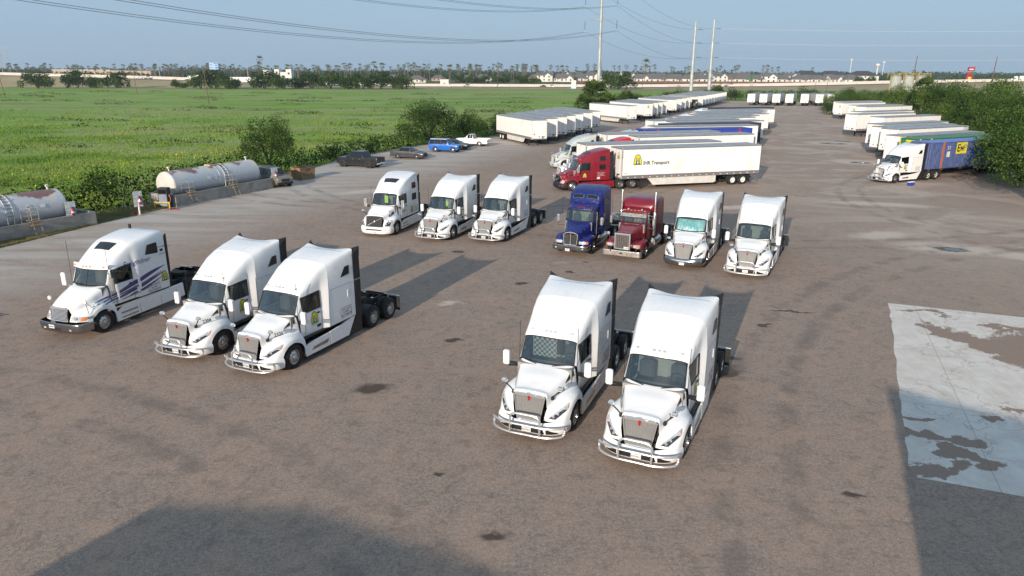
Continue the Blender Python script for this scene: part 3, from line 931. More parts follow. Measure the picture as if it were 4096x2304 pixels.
def put_a(label, x, y, deg, num=None, plate=None, kind='guard', swap=None, decals=True, group='white sleeper tractors parked in the yard', T=None):
 skip = GUARD_SKIP if kind == 'guard' else ('bumper', 'bumper_insert', 'grill_guard', 'roof_fin')
 r = (T or TA).put('semi_truck', label, 'truck', (x, y, 0), rad(deg), group, swap, skip)
 if num: number_decal(r, num)
 if decals: door_decals(r)
 if plate is not None: plate_part(r, None, .05, 0, .45 if kind == 'guard' else .40, plate)
 return r
# ================================================================== other tractors
def quad_part(t, name, quads, bv, d, mat, off=0.012, frame=None, fr=0.014, parent=None, nu=6, nv=4):
 m = MB()
 for c in quads:
  V, F = quad_patch(c, nu, nv)
  P = drape(V, bv, d, off); m.add(P, F, mat)
  if frame:
   e = [P[j] for j in range(nu + 1)] + [P[(nu + 1) * i + nu] for i in range(1, nv + 1)] + [P[(nu + 1) * nv + j] for j in range(nu - 1, -1, -1)] + [P[(nu + 1) * i] for i in range(nv - 1, -1, -1)]
   m.tube(e, fr, frame, 4, False)
 return t.part(name, m, parent)
def base_tractor(S):
 """conventional tractor from control tables; S: dict of tables and options"""
 t = Tmpl()
 P = S['paint']
 cells = {(0, j): 'windshield' for j in (4, 5, 6)}
 for i in S['door_rows']:
  for j in (0, 1): cells[(i, j)] = 'door'
  cells[(i, 2)] = 'door_window'
 g, mk = split_cells(np.array(S['cab'], float), 4, 4, cells)
 shell = MB().grid(g, P, mk['shell'], True)
 e = g[-1]
 ring = [tuple(p) for p in e] + [(p[0], -p[1], p[2]) for p in e[::-1][1:]]
 shell.add(ring, [tuple(range(len(ring)))], P)
 full = MB().grid(g, P, None, True)
 t.part('cab_body', shell, smooth=S.get('smooth', 42))
 hc = {(0, j): 'hole' for j in (0, 1, 2)}
 h, hm = split_cells(np.array(S['hood'], float), 4, 4, hc)
 hood = MB().grid(h, P, hm['shell'], True)
 t.part('hood', hood, smooth=S.get('smooth', 42))
 side_doors(t, g, mk, P)
 t.part('windshield', MB().grid(g, 'glass', mk['windshield'], True))
 gm = MB(); j0 = 16; i1 = 4
 e1 = [g[0, j] for j in range(j0, 29)] + [g[0, j] * (1, -1, 1) for j in range(27, j0 - 1, -1)]
 e2 = [g[i1, j] for j in range(j0, 29)] + [g[i1, j] * (1, -1, 1) for j in range(27, j0 - 1, -1)]
 gm.tube(e1 + [g[i, j0] * (1, -1, 1) for i in range(1, i1)] + e2[::-1] + [g[i, j0] for i in range(i1 - 1, -1, -1)], 0.022, 'black_plastic', 5, False)
 if S.get('split'):
  gm.tube([g[i, 28] for i in range(0, i1 + 1)], 0.02, 'black_plastic', 5, False)
 t.part('windshield_frame', gm)
 bv = bvh_of(full, hood)
 for s in (1, -1):
  for c in S.get('side_windows', ()):
   quad_part(t, 'sleeper_window', [[(x, s * 1.5, z) for x, z in c]], bv, (0, -s, 0), 'glass_black', frame='black_plastic', fr=0.02)
 for c in S.get('roof_windows', ()):
  quad_part(t, 'roof_window', [[(x, y, 6) for x, y in c]], bv, (0, 0, -1), 'glass_black', frame=S.get('rw_frame', 'black_plastic'), fr=0.016)
 b = bumper_grid(S['bumper'])
 bm_ = MB().grid(b, S['bumper_mat'], None, True)
 bi = t.part('bumper', bm_, smooth=40)
 bb = bvh_of(bm_)
 if S.get('bumper_holes'):
  quad_part(t, 'bumper_opening', [[(1, y, z) for y, z in c] for c in S['bumper_holes']], bb, (-1, 0, 0), 'black_plastic', 0.006, parent=bi)
 for (y, z, r, mat) in S.get('fog', ()):
  for s in (1, -1):
   p = drape([(1, s * y, z)], bb, (-1, 0, 0), 0)[0]
   t.part('fog_light', MB().box(p.x - .02, p.x + .015, s * y - r, s * y + r, z - r * .7, z + r * .7, mat, .01), bi)
 chassis(t, -.5, S['end'], S['axles'], S['axles'][0] - .5)
 truck_wheel(t, S['front'], 1, 'steer'); truck_wheel(t, S['front'], -1, 'steer')
 for x in S['axles']:
  for s in (1, -1):
   truck_wheel(t, x, s, 'dual')
 m = MB()
 for s in (1, -1):
  m.box(S['front'] - .63, S['front'] + .63, min(s * .70, s * .76), max(s * .70, s * .76), .3, 1.25, 'black_plastic')
 m.box(S['front'] - .63, -.5, -.45, .45, .55, 1.15, 'chassis')
 sx0, sx1 = S['floor']
 m.box(sx1, sx0, -1.0, 1.0, 1.0, 1.06, 'chassis')
 t.part('underbody', m, smooth=0)
 interior(t, *S['interior'])
 for (x, y) in S.get('markers', ()):
  p = drape([(x, y, 6)], bv, (0, 0, -1), 0)[0]
  t.part('roof_marker_light', MB().box(p.x - .03, p.x + .05, y - .06, y + .06, p.z - .03, p.z + .04, S.get('marker_mat', 'amber'), .014))
 return t, bv, bb, P
def fairing(t, P, pts, y0=1.17, y1=1.25, seam=(), tail=None):
 for s in (1, -1):
  m = MB().prism(pts, min(s * y0, s * y1), max(s * y0, s * y1), 'y', P)
  fi = t.part('side_fairing', m, smooth=30)
  m = MB()
  x0 = max(p[0] for p in pts); x1 = min(p[0] for p in pts)
  m.box(x1 + .2, x0 - .1, min(s * .8, s * 1.17), max(s * .8, s * 1.17), .62, .76, 'chassis')
  for x in seam:
   m.box(x - .008, x + .008, min(s * y1, s * (y1 + .003)), max(s * y1, s * (y1 + .003)), .3, .8, 'ink_grey')
  m.box(x0 - 1.2, x0 - .25, min(s * y1, s * (y1 + .012)), max(s * y1, s * (y1 + .012)), .60, .68, 'chrome_dark', .004)
  m.box(x0 - 1.2, x0 - .25, min(s * y1, s * (y1 + .012)), max(s * y1, s * (y1 + .012)), .40, .46, 'chrome_dark', .004)
  t.part('step', m, fi)
def tall_roof(rows):
 return rows
# ---------------------------------------------------------------- shape B: rounded nose, black slatted grille with a slanting bar
def shape_b(Pn, bumper_mat, lens):
 A = np.delete(cab_shape_a(), 7, 0)
 A[1:, 0:4, 1] = np.array([1.10, 1.13, 1.10, 1.0])      # flush cab and sleeper
 for i in range(2, 10):
  A[i, 0:4, 1] = [1.14, 1.17, 1.15, 1.08 if i < 4 else 1.14]
  A[i, 4, 1] = [0, 0, .96, 1.0, 1.05, 1.06, 1.08, 1.10, 1.11, 1.12][i]
 A[6:, 0:4, 1] += 0.04
 z = A[:, 4:, 2]
 z[2:] = 2.80 + (z[2:] - 2.80) * 1.0
 A[:, 0, 2] = 1.0
 A[8, 5:, 2] += [.02, .03, .03]; A[9, 5:, 2] = [3.98, 4.03, 4.04]
 A[9, 4, 2] = 3.80; A[9, 4, 1] = 1.12; A[9, 5, 1] = 1.0; A[9, :, 0] = -5.3
 H = hood_shape_a().copy()
 H[0, :3] = [(-.12, 0, .78), (-.12, .3, .78), (-.13, .56, .78)]
 H[1, :3] = [(-.20, 0, 1.50), (-.21, .34, 1.49), (-.26, .63, 1.43)]
 H[1, 3:] = [(-.30, .70, 1.20), (-.38, .90, 1.16), (-.58, 1.12, 1.08), (-.74, 1.2, .85)]
 H[0, 3:] = [(-.14, .66, .78), (-.18, .86, .78), (-.36, 1.1, .77), (-.70, 1.19, .68)]
 H[2, :4] = [(-.42, 0, 1.60), (-.42, .36, 1.585), (-.46, .68, 1.50), (-.5, .76, 1.28)]
 H[3, :4] = [(-.75, 0, 1.73), (-.75, .40, 1.71), (-.78, .76, 1.61), (-.82, .86, 1.38)]
 H[4, :4] = [(-1.05, 0, 1.84), (-1.05, .43, 1.82), (-1.1, .83, 1.72), (-1.16, .93, 1.44)]
 tb = [[(-.08, 0, .74), (-.09, .45, .74), (-.15, .80, .76), (-.36, 1.10, .755), (-.70, 1.205, .69)],
    [(.03, 0, .68), (.02, .45, .68), (-.05, .83, .69), (-.30, 1.13, .68), (-.71, 1.235, .62)],
    [(.04, 0, .50), (.03, .45, .50), (-.04, .84, .50), (-.29, 1.14, .50), (-.715, 1.24, .48)],
    [(.0, 0, .30), (-.01, .45, .30), (-.08, .82, .30), (-.33, 1.11, .31), (-.72, 1.215, .32)],
    [(-.1, 0, .22), (-.1, .45, .22), (-.18, .78, .22), (-.4, 1.06, .23), (-.73, 1.19, .26)]]
 S = dict(paint=Pn, cab=A, hood=H, door_rows=(1, 2, 3), bumper=tb, bumper_mat=bumper_mat, bumper_holes=[[(-.62, .50), (.62, .50), (.62, .60), (-.62, .60)]],
    side_windows=[[(-4.15, 2.06), (-4.85, 2.06), (-4.85, 2.52), (-4.15, 2.52)], [(-4.2, 2.92), (-4.86, 2.92), (-4.86, 3.32), (-4.25, 3.32)]],
    roof_windows=[[(-2.95, -.46), (-2.95, .46), (-3.42, .56), (-3.42, -.56)]],
    front=-1.32, axles=(-6.5, -7.85), end=-8.45, floor=(-2.0, -5.2), interior=(-1.85, 2.02, -2.6, 1.62, -3.35),
    markers=((-2.2, 0), (-2.2, .18), (-2.2, -.18), (-2.3, .72), (-2.3, -.72)), marker_mat='lens', fog=((.85, .56, .05, 'lens'),))
 t, bv, bb, P = base_tractor(S)
 m = MB()
 V, F = quad_patch([(-.125, -.56, .78), (-.125, .56, .78), (-.235, .62, 1.42), (-.235, -.62, 1.42)], 4, 4)
 m.add([(p[0] - .02, p[1], p[2]) for p in V], F, 'black_plastic')
 gi = t.part('grille', m)
 for k in range(11):
  f = (k + .5) / 11; x, zz, hw = -.125 - .11 * f, .78 + .64 * f, .55 + .06 * f
  t.part('grille_slat', MB().box(x - .02, x + .012, -hw, hw, zz - .012, zz + .012, 'black_plastic', .004), gi)
 m = MB().tube([(-.10, .52, .82), (-.205, -.54, 1.40)][::-1] if False else [(-.105, -.50, .84), (-.20, .52, 1.36)], .018, 'chrome', 6)
 m.lathe([(-.16, .075), (-.13, .07), (-.12, .04), (-.12, 0)], 'chrome', 16, 'x', (0, 0, 1.10))
 t.part('grille_bar', m, gi)
 m = MB().tube([(-.12, -.57, .77), (-.12, .57, .77), (-.235, .635, 1.43), (-.225, 0, 1.46), (-.235, -.635, 1.43), (-.12, -.57, .77)], .022, 'chrome_dark', 6, False)
 t.part('grille_surround', m, gi)
 for s in (1, -1):
  hi = quad_part(t, 'headlight', [[(.5, s * .74, .82), (.5, s * 1.10, .80), (.5, s * 1.14, 1.14), (.5, s * .96, 1.14)]], bv, (-1, 0, 0), lens, .012)
  m = MB()
  for (y, z_) in ((.88, .92), (1.0, 1.02)):
   p = drape([(.5, s * y, z_)], bv, (-1, 0, 0), .02)[0]
   m.lathe([(p.x - .01, .06), (p.x + .02, .05), (p.x + .025, 0)], 'chrome', 12, 'x', (0, p.y, p.z))
  t.part('headlamp_lens', m, hi)
  quad_part(t, 'hood_vent', [[(-1.0, s * 1.4, 1.42), (-1.5, s * 1.4, 1.52), (-1.45, s * 1.4, 1.66), (-1.05, s * 1.4, 1.56)]], bv, (0, -s, 0), 'black_plastic', .006)
 for s in (1, -1):
  m = MB().prism([(-5.30, 1.02), (-5.72, 1.02), (-5.66, 2.45), (-5.30, 2.45)], min(s * 1.14, s * 1.18), max(s * 1.14, s * 1.18), 'y', 'black_plastic')
  t.part('side_extender', m, smooth=0)
  m = MB().prism([(-5.28, 2.50), (-5.62, 2.50), (-5.66, 3.85), (-5.28, 3.72)], min(s * 1.12, s * 1.16), max(s * 1.12, s * 1.16), 'y', 'black_plastic' if Pn == 'white_paint' else Pn)
  t.part('roof_fin', m, smooth=0)
 fairing(t, P, [(-1.98, .28), (-1.98, .74), (-2.6, .88), (-5.8, .92), (-5.85, .28)], seam=(-3.4, -4.6))
 mirrors(t, -1.80, 1.36, 2.12, 'chrome' if Pn == 'white_paint' else 'black_plastic', .62)
 hood_mirrors(t, (-.85, .88, 1.45), (-.55, 1.05, 1.80), 'chrome' if Pn == 'white_paint' else 'black_plastic')
 wipers(t, [((-1.50, .28, 2.055), (-1.66, .86, 2.14)), ((-1.50, -.28, 2.055), (-1.58, -.72, 2.13))])
 antennas(t, [(-1.9, -1.05, 2.0)], 1.3)
 return t, bv
# ---------------------------------------------------------------- shape C: older rounded truck with visor and slatted chrome grille
def shape_c():
 A = np.delete(cab_shape_a(), 7, 0)
 A[1:, 0:4, 1] = [1.08, 1.10, 1.07, 1.0]
 for i in range(2, 10):
  A[i, 0:4, 1] = [1.13, 1.15, 1.13, 1.07 if i < 4 else 1.12]
 A[6:, 0:4, 1] += .09
 A[9, 4:, :] = [(-5.3, 1.16, 3.55), (-5.3, 1.02, 3.82), (-5.3, .5, 3.86), (-5.3, 0, 3.86)]
 A[8, 4:, :] = [(-4.9, 1.17, 3.55), (-4.9, 1.04, 3.84), (-4.9, .5, 3.90), (-4.9, 0, 3.90)]
 A[7, 4:, 2] = [3.48, 3.77, 3.86, 3.87]
 A[0, 4:, 0] -= .06; A[0, 4:, 2] = [2.02, 2.01, 2.0, 2.0]
 H = hood_shape_a().copy()
 H[0, :3] = [(-.12, 0, .82), (-.12, .2, .82), (-.13, .44, .82)]
 H[1, :3] = [(-.17, 0, 1.40), (-.18, .24, 1.40), (-.22, .48, 1.34)]
 H[1, 3:] = [(-.27, .56, 1.10), (-.34, .82, 1.06), (-.56, 1.12, 1.02), (-.74, 1.2, .85)]
 H[0, 3:] = [(-.15, .50, .80), (-.20, .82, .80), (-.40, 1.10, .79), (-.70, 1.2, .68)]
 H[2, :4] = [(-.42, 0, 1.55), (-.42, .34, 1.53), (-.46, .64, 1.44), (-.5, .74, 1.24)]
 H[3, :4] = [(-.75, 0, 1.70), (-.75, .38, 1.68), (-.78, .74, 1.58), (-.82, .84, 1.37)]
 H[4, :4] = [(-1.05, 0, 1.82), (-1.05, .42, 1.80), (-1.1, .82, 1.70), (-1.16, .92, 1.44)]
 H[5, :3] = [(-1.28, 0, 1.92), (-1.30, .44, 1.90), (-1.42, .86, 1.82)]
 H[6, :3] = [(-1.49, 0, 1.985), (-1.56, .42, 1.985), (-1.84, .92, 1.97)]
 H[7, :3] = [(-1.50, 0, 1.95), (-1.57, .42, 1.95), (-1.87, .93, 1.93)]
 tb = [[(.06, 0, .77), (.05, .45, .77), (.0, .85, .77), (-.14, 1.15, .765), (-.66, 1.24, .75)],
    [(.10, 0, .74), (.09, .45, .74), (.04, .88, .74), (-.11, 1.19, .735), (-.66, 1.27, .72)],
    [(.10, 0, .55), (.09, .45, .55), (.04, .88, .55), (-.11, 1.19, .55), (-.66, 1.27, .56)],
    [(.08, 0, .36), (.07, .45, .36), (.02, .86, .36), (-.13, 1.17, .37), (-.66, 1.25, .40)],
    [(-.0, 0, .33), (-.0, .45, .33), (-.06, .82, .33), (-.2, 1.1, .34), (-.66, 1.2, .38)]]
 S = dict(paint='white_paint', cab=A, hood=H, door_rows=(1, 2, 3), bumper=tb, bumper_mat='chrome_dark', bumper_holes=[[(-.36, .44), (.22, .44), (.22, .56), (-.36, .56)]], split=True,
    side_windows=[[(-4.05, 2.96), (-4.80, 2.90), (-4.80, 3.38), (-4.22, 3.36)]],
    roof_windows=[[(-2.78, -.42), (-2.78, .42), (-3.22, .47), (-3.22, -.47)]],
    front=-1.28, axles=(-6.9, -8.25), end=-8.85, floor=(-2.0, -5.2), interior=(-1.9, 1.98, -2.6, 1.62, -3.35),
    fog=((.72, .50, .06, 'lens'),))
 t, bv, bb, P = base_tractor(S)
 gi = t.part('grille', MB().add(*quad_patch([(-.15, -.42, .84), (-.15, .42, .84), (-.20, .44, 1.34), (-.20, -.44, 1.34)], 2, 2), 'black_plastic'))
 for k in range(9):
  f = (k + .5) / 9
  t.part('grille_slat', MB().box(-.13 - .05 * f, -.095 - .05 * f, -.42, .42, .835 + .5 * f, .875 + .5 * f, 'chrome', .01), gi)
 m = MB().tube([(-.10, -.45, .82), (-.10, .45, .82), (-.16, .47, 1.36), (-.14, 0, 1.42), (-.16, -.47, 1.36), (-.10, -.45, .82)], .03, 'chrome', 6, False)
 m.prism([(-.46, 1.33), (.46, 1.33), (.40, 1.43), (-.40, 1.43)], -.22, -.13, 'x', 'chrome')
 t.part('grille_surround', m, gi)
 for s in (1, -1):
  hi = quad_part(t, 'headlight', [[(.5, s * .54, .83), (.5, s * 1.10, .82), (.5, s * 1.13, 1.00), (.5, s * .60, 1.05)]], bv, (-1, 0, 0), 'lens', .012)
  quad_part(t, 'turn_signal', [[(.5, s * .97, .835), (.5, s * 1.11, .83), (.5, s * 1.125, .98), (.5, s * .98, .99)]], bv, (-1, 0, 0), 'amber', .02, parent=hi)
  m = MB()
  p = drape([(.5, s * .78, .93)], bv, (-1, 0, 0), .015)[0]
  m.lathe([(p.x - .01, .075), (p.x + .02, .06), (p.x + .025, 0)], 'chrome', 12, 'x', (0, p.y, p.z))
  t.part('headlamp_lens', m, hi)
 # sun visor over the windshield
 m = MB()
 pts = []
 for y in np.linspace(-1, 1, 13):
  x = -1.86 - .22 * y * y
  pts.append([(x + .02, y * 1.0, 2.72), (x - .02, y * 1.0, 2.96 - .05 * y * y)])
 m.grid(refine(np.array(pts), 2, 0), 'white_paint')
 a = refine(np.array(pts), 2, 0) - np.array([.03, 0, 0])
 m.grid(a, 'white_paint')
 vi = t.part('sun_visor', m)
 for y in (-.82, -.2, 0, .2, .82):
  x = -1.86 - .22 * y * y
  t.part('marker_light', MB().box(x - .01, x + .035, y - .055, y + .055, 2.80, 2.86, 'amber', .01), vi)
 for s in (1, -1):
  m = MB().prism([(-5.32, 1.02), (-5.46, 1.02), (-5.46, 3.70), (-5.32, 3.62)], min(s * 1.17, s * 1.21), max(s * 1.17, s * 1.21), 'y', 'black_plastic')
  t.part('side_extender', m, smooth=0)
  m = MB().box(-1.86, -1.72, min(s * 1.30, s * 1.54), max(s * 1.30, s * 1.54), 1.82, 2.44, 'trim_grey' if s > 0 else 'white_paint', .05)
  mi_ = t.part('mirror', m)
  a = MB()
  a.tube([(-2.0, s * 1.0, 2.56), (-1.80, s * 1.42, 2.56), (-1.79, s * 1.42, 2.40)], .016, 'chrome_dark', 6)
  a.tube([(-2.0, s * 1.05, 1.70), (-1.80, s * 1.42, 1.66), (-1.79, s * 1.42, 1.86)], .016, 'chrome_dark', 6)
  t.part('mirror_arm', a, mi_)
  # fender mirror on a tripod
  tip = Vector((-.62, s * 1.02, 1.62))
  a = MB()
  a.lathe([(tip.x - .02, .10), (tip.x + .03, .085), (tip.x + .05, .0)], 'paper', 14, 'x', (0, tip.y, tip.z))
  fi = t.part('hood_mirror', a)
  a = MB()
  for q in ((-.80, .86, 1.36), (-.62, 1.14, 1.10), (-.95, 1.14, 1.18)):
   a.tube([tip, (q[0], s * q[1], q[2])], .012, 'chrome_dark', 5)
  t.part('mirror_stalk', a, fi)
 fairing(t, P, [(-1.95, .30), (-1.95, .70), (-2.4, .95), (-6.1, 1.0), (-6.15, .34)], seam=(-3.3, -4.6, -5.6))
 wipers(t, [((-1.54, .1, 2.02), (-1.66, .66, 2.08)), ((-1.54, -.1, 2.02), (-1.66, -.66, 2.08))])
 antennas(t, [(-1.95, 1.12, 2.0), (-1.95, -1.12, 2.0)], 1.9)
 t.part('exhaust_stack', MB().tube([(-5.4, -.9, 1.4), (-5.4, -.9, 4.02)], .07, 'black_plastic', 10))
 return t, bv
# ---------------------------------------------------------------- shape D: blue truck, narrow sloping hood, tall sleeper with twin front windows
def shape_d():
 R = [
  [(-1.98, .98, 1.06), (-1.96, 1.0, 1.5), (-1.93, .98, 1.94), (-1.90, .94, 2.0), (-1.88, .91, 2.02), (-1.80, .72, 2.01), (-1.70, .38, 2.0), (-1.68, 0, 2.0)],
  [(-2.18, 1.0, 1.06), (-2.18, 1.02, 1.5), (-2.16, 1.0, 1.98), (-2.17, .94, 2.56), (-2.14, .88, 2.66), (-2.07, .70, 2.69), (-2.02, .36, 2.70), (-2.0, 0, 2.70)],
  [(-2.3, 1.01, 1.06), (-2.3, 1.03, 1.5), (-2.3, 1.01, 1.98), (-2.3, .96, 2.58), (-2.24, .92, 2.72), (-2.14, .78, 2.78), (-2.08, .4, 2.80), (-2.06, 0, 2.80)],
  [(-3.0, 1.02, 1.06), (-3.0, 1.04, 1.5), (-3.0, 1.02, 1.98), (-3.0, .98, 2.60), (-2.9, .97, 2.86), (-2.8, .84, 2.99), (-2.75, .45, 3.02), (-2.72, 0, 3.02)],
  [(-3.12, 1.06, 1.06), (-3.12, 1.08, 1.5), (-3.12, 1.06, 1.98), (-3.1, 1.05, 2.62), (-2.98, 1.02, 2.94), (-2.90, .92, 3.07), (-2.86, .45, 3.10), (-2.84, 0, 3.10)],
  [(-3.25, 1.2, 1.06), (-3.25, 1.2, 1.5), (-3.25, 1.2, 1.98), (-3.24, 1.19, 2.62), (-3.22, 1.13, 3.35), (-3.15, 1.02, 3.52), (-3.11, .5, 3.55), (-3.09, 0, 3.55)],
  [(-3.6, 1.21, 1.06), (-3.6, 1.21, 1.5), (-3.6, 1.21, 1.98), (-3.6, 1.2, 2.7), (-3.6, 1.15, 3.52), (-3.56, 1.02, 3.74), (-3.55, .5, 3.80), (-3.55, 0, 3.80)],
  [(-4.3, 1.21, 1.06), (-4.3, 1.21, 1.5), (-4.3, 1.21, 1.98), (-4.3, 1.2, 2.75), (-4.3, 1.16, 3.66), (-4.3, 1.03, 3.88), (-4.3, .5, 3.95), (-4.3, 0, 3.95)],
  [(-4.95, 1.21, 1.06), (-4.95, 1.21, 1.5), (-4.95, 1.21, 1.98), (-4.95, 1.2, 2.75), (-4.95, 1.16, 3.70), (-4.95, 1.03, 3.92), (-4.95, .5, 3.97), (-4.95, 0, 3.97)],
 ]
 H = [
  [(-.14, 0, .76), (-.14, .2, .76), (-.14, .42, .76), (-.22, .52, .78), (-.22, .82, .78), (-.34, 1.08, .76), (-.72, 1.18, .70)],
  [(-.20, 0, 1.52), (-.21, .22, 1.52), (-.24, .44, 1.46), (-.30, .54, 1.04), (-.30, .82, 1.06), (-.46, 1.1, 1.02), (-.75, 1.2, .84)],
  [(-.45, 0, 1.62), (-.45, .25, 1.61), (-.47, .46, 1.55), (-.52, .60, 1.12), (-.55, .82, 1.20), (-.66, 1.12, 1.16), (-.86, 1.22, .97)],
  [(-.8, 0, 1.72), (-.8, .3, 1.71), (-.82, .54, 1.64), (-.86, .66, 1.16), (-.9, .86, 1.26), (-1.0, 1.14, 1.24), (-1.03, 1.24, 1.07)],
  [(-1.1, 0, 1.82), (-1.1, .34, 1.80), (-1.13, .62, 1.73), (-1.18, .72, 1.2), (-1.24, .9, 1.26), (-1.32, 1.14, 1.24), (-1.32, 1.24, 1.10)],
  [(-1.4, 0, 1.91), (-1.42, .38, 1.90), (-1.5, .76, 1.83), (-1.55, .82, 1.2), (-1.6, .92, 1.2), (-1.64, 1.14, 1.12), (-1.62, 1.24, .99)],
  [(-1.65, 0, 1.98), (-1.68, .40, 1.98), (-1.84, .88, 1.96), (-1.9, .94, 1.2), (-1.9, .98, 1.1), (-1.84, 1.14, .92), (-1.8, 1.24, .80)],
  [(-1.66, 0, 1.95), (-1.69, .40, 1.95), (-1.86, .89, 1.92), (-1.97, .95, 1.1), (-1.97, .98, .95), (-1.93, 1.14, .72), (-1.9, 1.22, .62)],
 ]
 tb = [[(.05, 0, .76), (.05, .45, .76), (.03, .85, .76), (-.10, 1.13, .755), (-.60, 1.2, .75)],
    [(.09, 0, .73), (.09, .45, .73), (.07, .88, .73), (-.07, 1.17, .725), (-.60, 1.23, .72)],
    [(.09, 0, .57), (.09, .45, .57), (.07, .88, .57), (-.07, 1.17, .57), (-.60, 1.23, .57)],
    [(.07, 0, .42), (.07, .45, .42), (.05, .86, .42), (-.09, 1.15, .42), (-.60, 1.21, .44)],
    [(.0, 0, .39), (.0, .45, .39), (-.02, .82, .39), (-.14, 1.1, .4), (-.60, 1.18, .42)]]
 S = dict(paint='blue_worn', cab=R, hood=H, door_rows=(1, 2), bumper=tb, bumper_mat='chrome_dark', bumper_holes=[[(-.42, .50), (.42, .50), (.42, .55), (-.42, .55)], [(-.42, .60), (.42, .60), (.42, .65), (-.42, .65)]],
    side_windows=[[(-3.55, 3.05), (-4.25, 3.05), (-4.25, 3.3), (-3.55, 3.25)]], roof_windows=[[(-2.95, .12), (-2.97, .86), (-3.105, .86), (-3.08, .12)], [(-2.97, -.86), (-2.95, -.12), (-3.08, -.12), (-3.105, -.86)]], rw_frame='aluminium',
    front=-1.32, axles=(-6.3, -7.65), end=-8.2, floor=(-2.0, -4.9), interior=(-2.0, 1.98, -2.65, 1.55, -3.05, .9), markers=((-2.17, 0), (-2.17, .2), (-2.17, -.2), (-2.22, .72), (-2.22, -.72)), marker_mat='red_lens',
    fog=((.88, .57, .06, 'lens'),))
 t, bv, bb, P = base_tractor(S)
 gi = t.part('grille', MB().add(*quad_patch([(-.16, -.36, .78), (-.16, .36, .78), (-.22, .40, 1.40), (-.22, -.40, 1.40)], 2, 2), 'black_plastic'))
 for k in range(15):
  f = (k + .5) / 15
  t.part('grille_bar', MB().tube([(-.145, -.36 + .72 * f, .78), (-.205, -.40 + .8 * f, 1.40)], .008, 'chrome_dark', 4, False), gi)
 m = MB().tube([(-.12, -.42, .75), (-.12, .42, .75), (-.19, .47, 1.40), (-.17, .30, 1.50), (-.14, 0, 1.56), (-.17, -.30, 1.50), (-.19, -.47, 1.40), (-.12, -.42, .75)], .035, 'chrome', 6, False)
 m.tube([(-.12, 0, .75), (-.17, 0, 1.5)], .025, 'chrome', 6)
 t.part('grille_surround', m, gi)
 t.part('emblem', MB().prism([(-.05, 1.44), (.05, 1.44), (.06, 1.56), (-.06, 1.56)], -.18, -.12, 'x', 'red_lens'), gi)
 for s in (1, -1):
  hi = quad_part(t, 'headlight', [[(.5, s * .58, .82), (.5, s * .97, .82), (.5, s * .97, .98), (.5, s * .58, .98)]], bv, (-1, 0, 0), 'lens', .015, 'chrome')
  quad_part(t, 'turn_signal', [[(.5, s * 1.0, .82), (.5, s * 1.12, .81), (.5, s * 1.12, .97), (.5, s * 1.0, .98)]], bv, (-1, 0, 0), 'amber', .02, parent=hi)
  m = MB().box(-2.02, -1.86, min(s * 1.38, s * 1.60), max(s * 1.38, s * 1.60), 1.78, 2.32, 'chrome', .07)
  mi_ = t.part('mirror', m)
  a = MB()
  a.tube([(-2.0, s * 1.0, 1.62), (-1.94, s * 1.49, 1.60), (-1.94, s * 1.49, 1.80)], .016, 'black_plastic', 6)
  a.tube([(-2.05, s * .98, 2.45), (-1.94, s * 1.49, 2.42), (-1.94, s * 1.49, 2.30)], .016, 'black_plastic', 6)
  t.part('mirror_arm', a, mi_)
  t.part('fuel_tank', MB().lathe([(-4.5, 0.001), (-4.5, .30), (-4.45, .33), (-2.95, .33), (-2.9, .30), (-2.9, 0.001)], 'aluminium', 20, 'x', (0, s * .92, .62)))
  t.part('step', MB().box(-2.85, -2.1, min(s * .8, s * 1.15), max(s * .8, s * 1.15), .42, .47, 'chrome_dark').box(-2.85, -2.1, min(s * .8, s * 1.1), max(s * .8, s * 1.1), .75, .80, 'chrome_dark'))
  t.part('grab_rail', MB().tube([(-2.12, s * 1.1, 1.15), (-2.12, s * 1.12, 2.6)], .018, 'chrome', 6))
  t.part('air_intake', MB().box(-3.6, -3.3, min(s * 1.205, s * 1.235), max(s * 1.205, s * 1.235), 1.7, 2.3, 'aluminium', .012))
 wipers(t, [((-1.70, .02, 2.02), (-1.9, .22, 2.32)), ((-1.70, -.02, 2.02), (-1.82, -.45, 2.2)), ((-1.70, 0, 2.02), (-1.95, -.06, 2.5))])
 antennas(t, [(-2.1, -1.25, 2.3), (-2.3, .95, 2.5)], 1.2)
 return t, bv
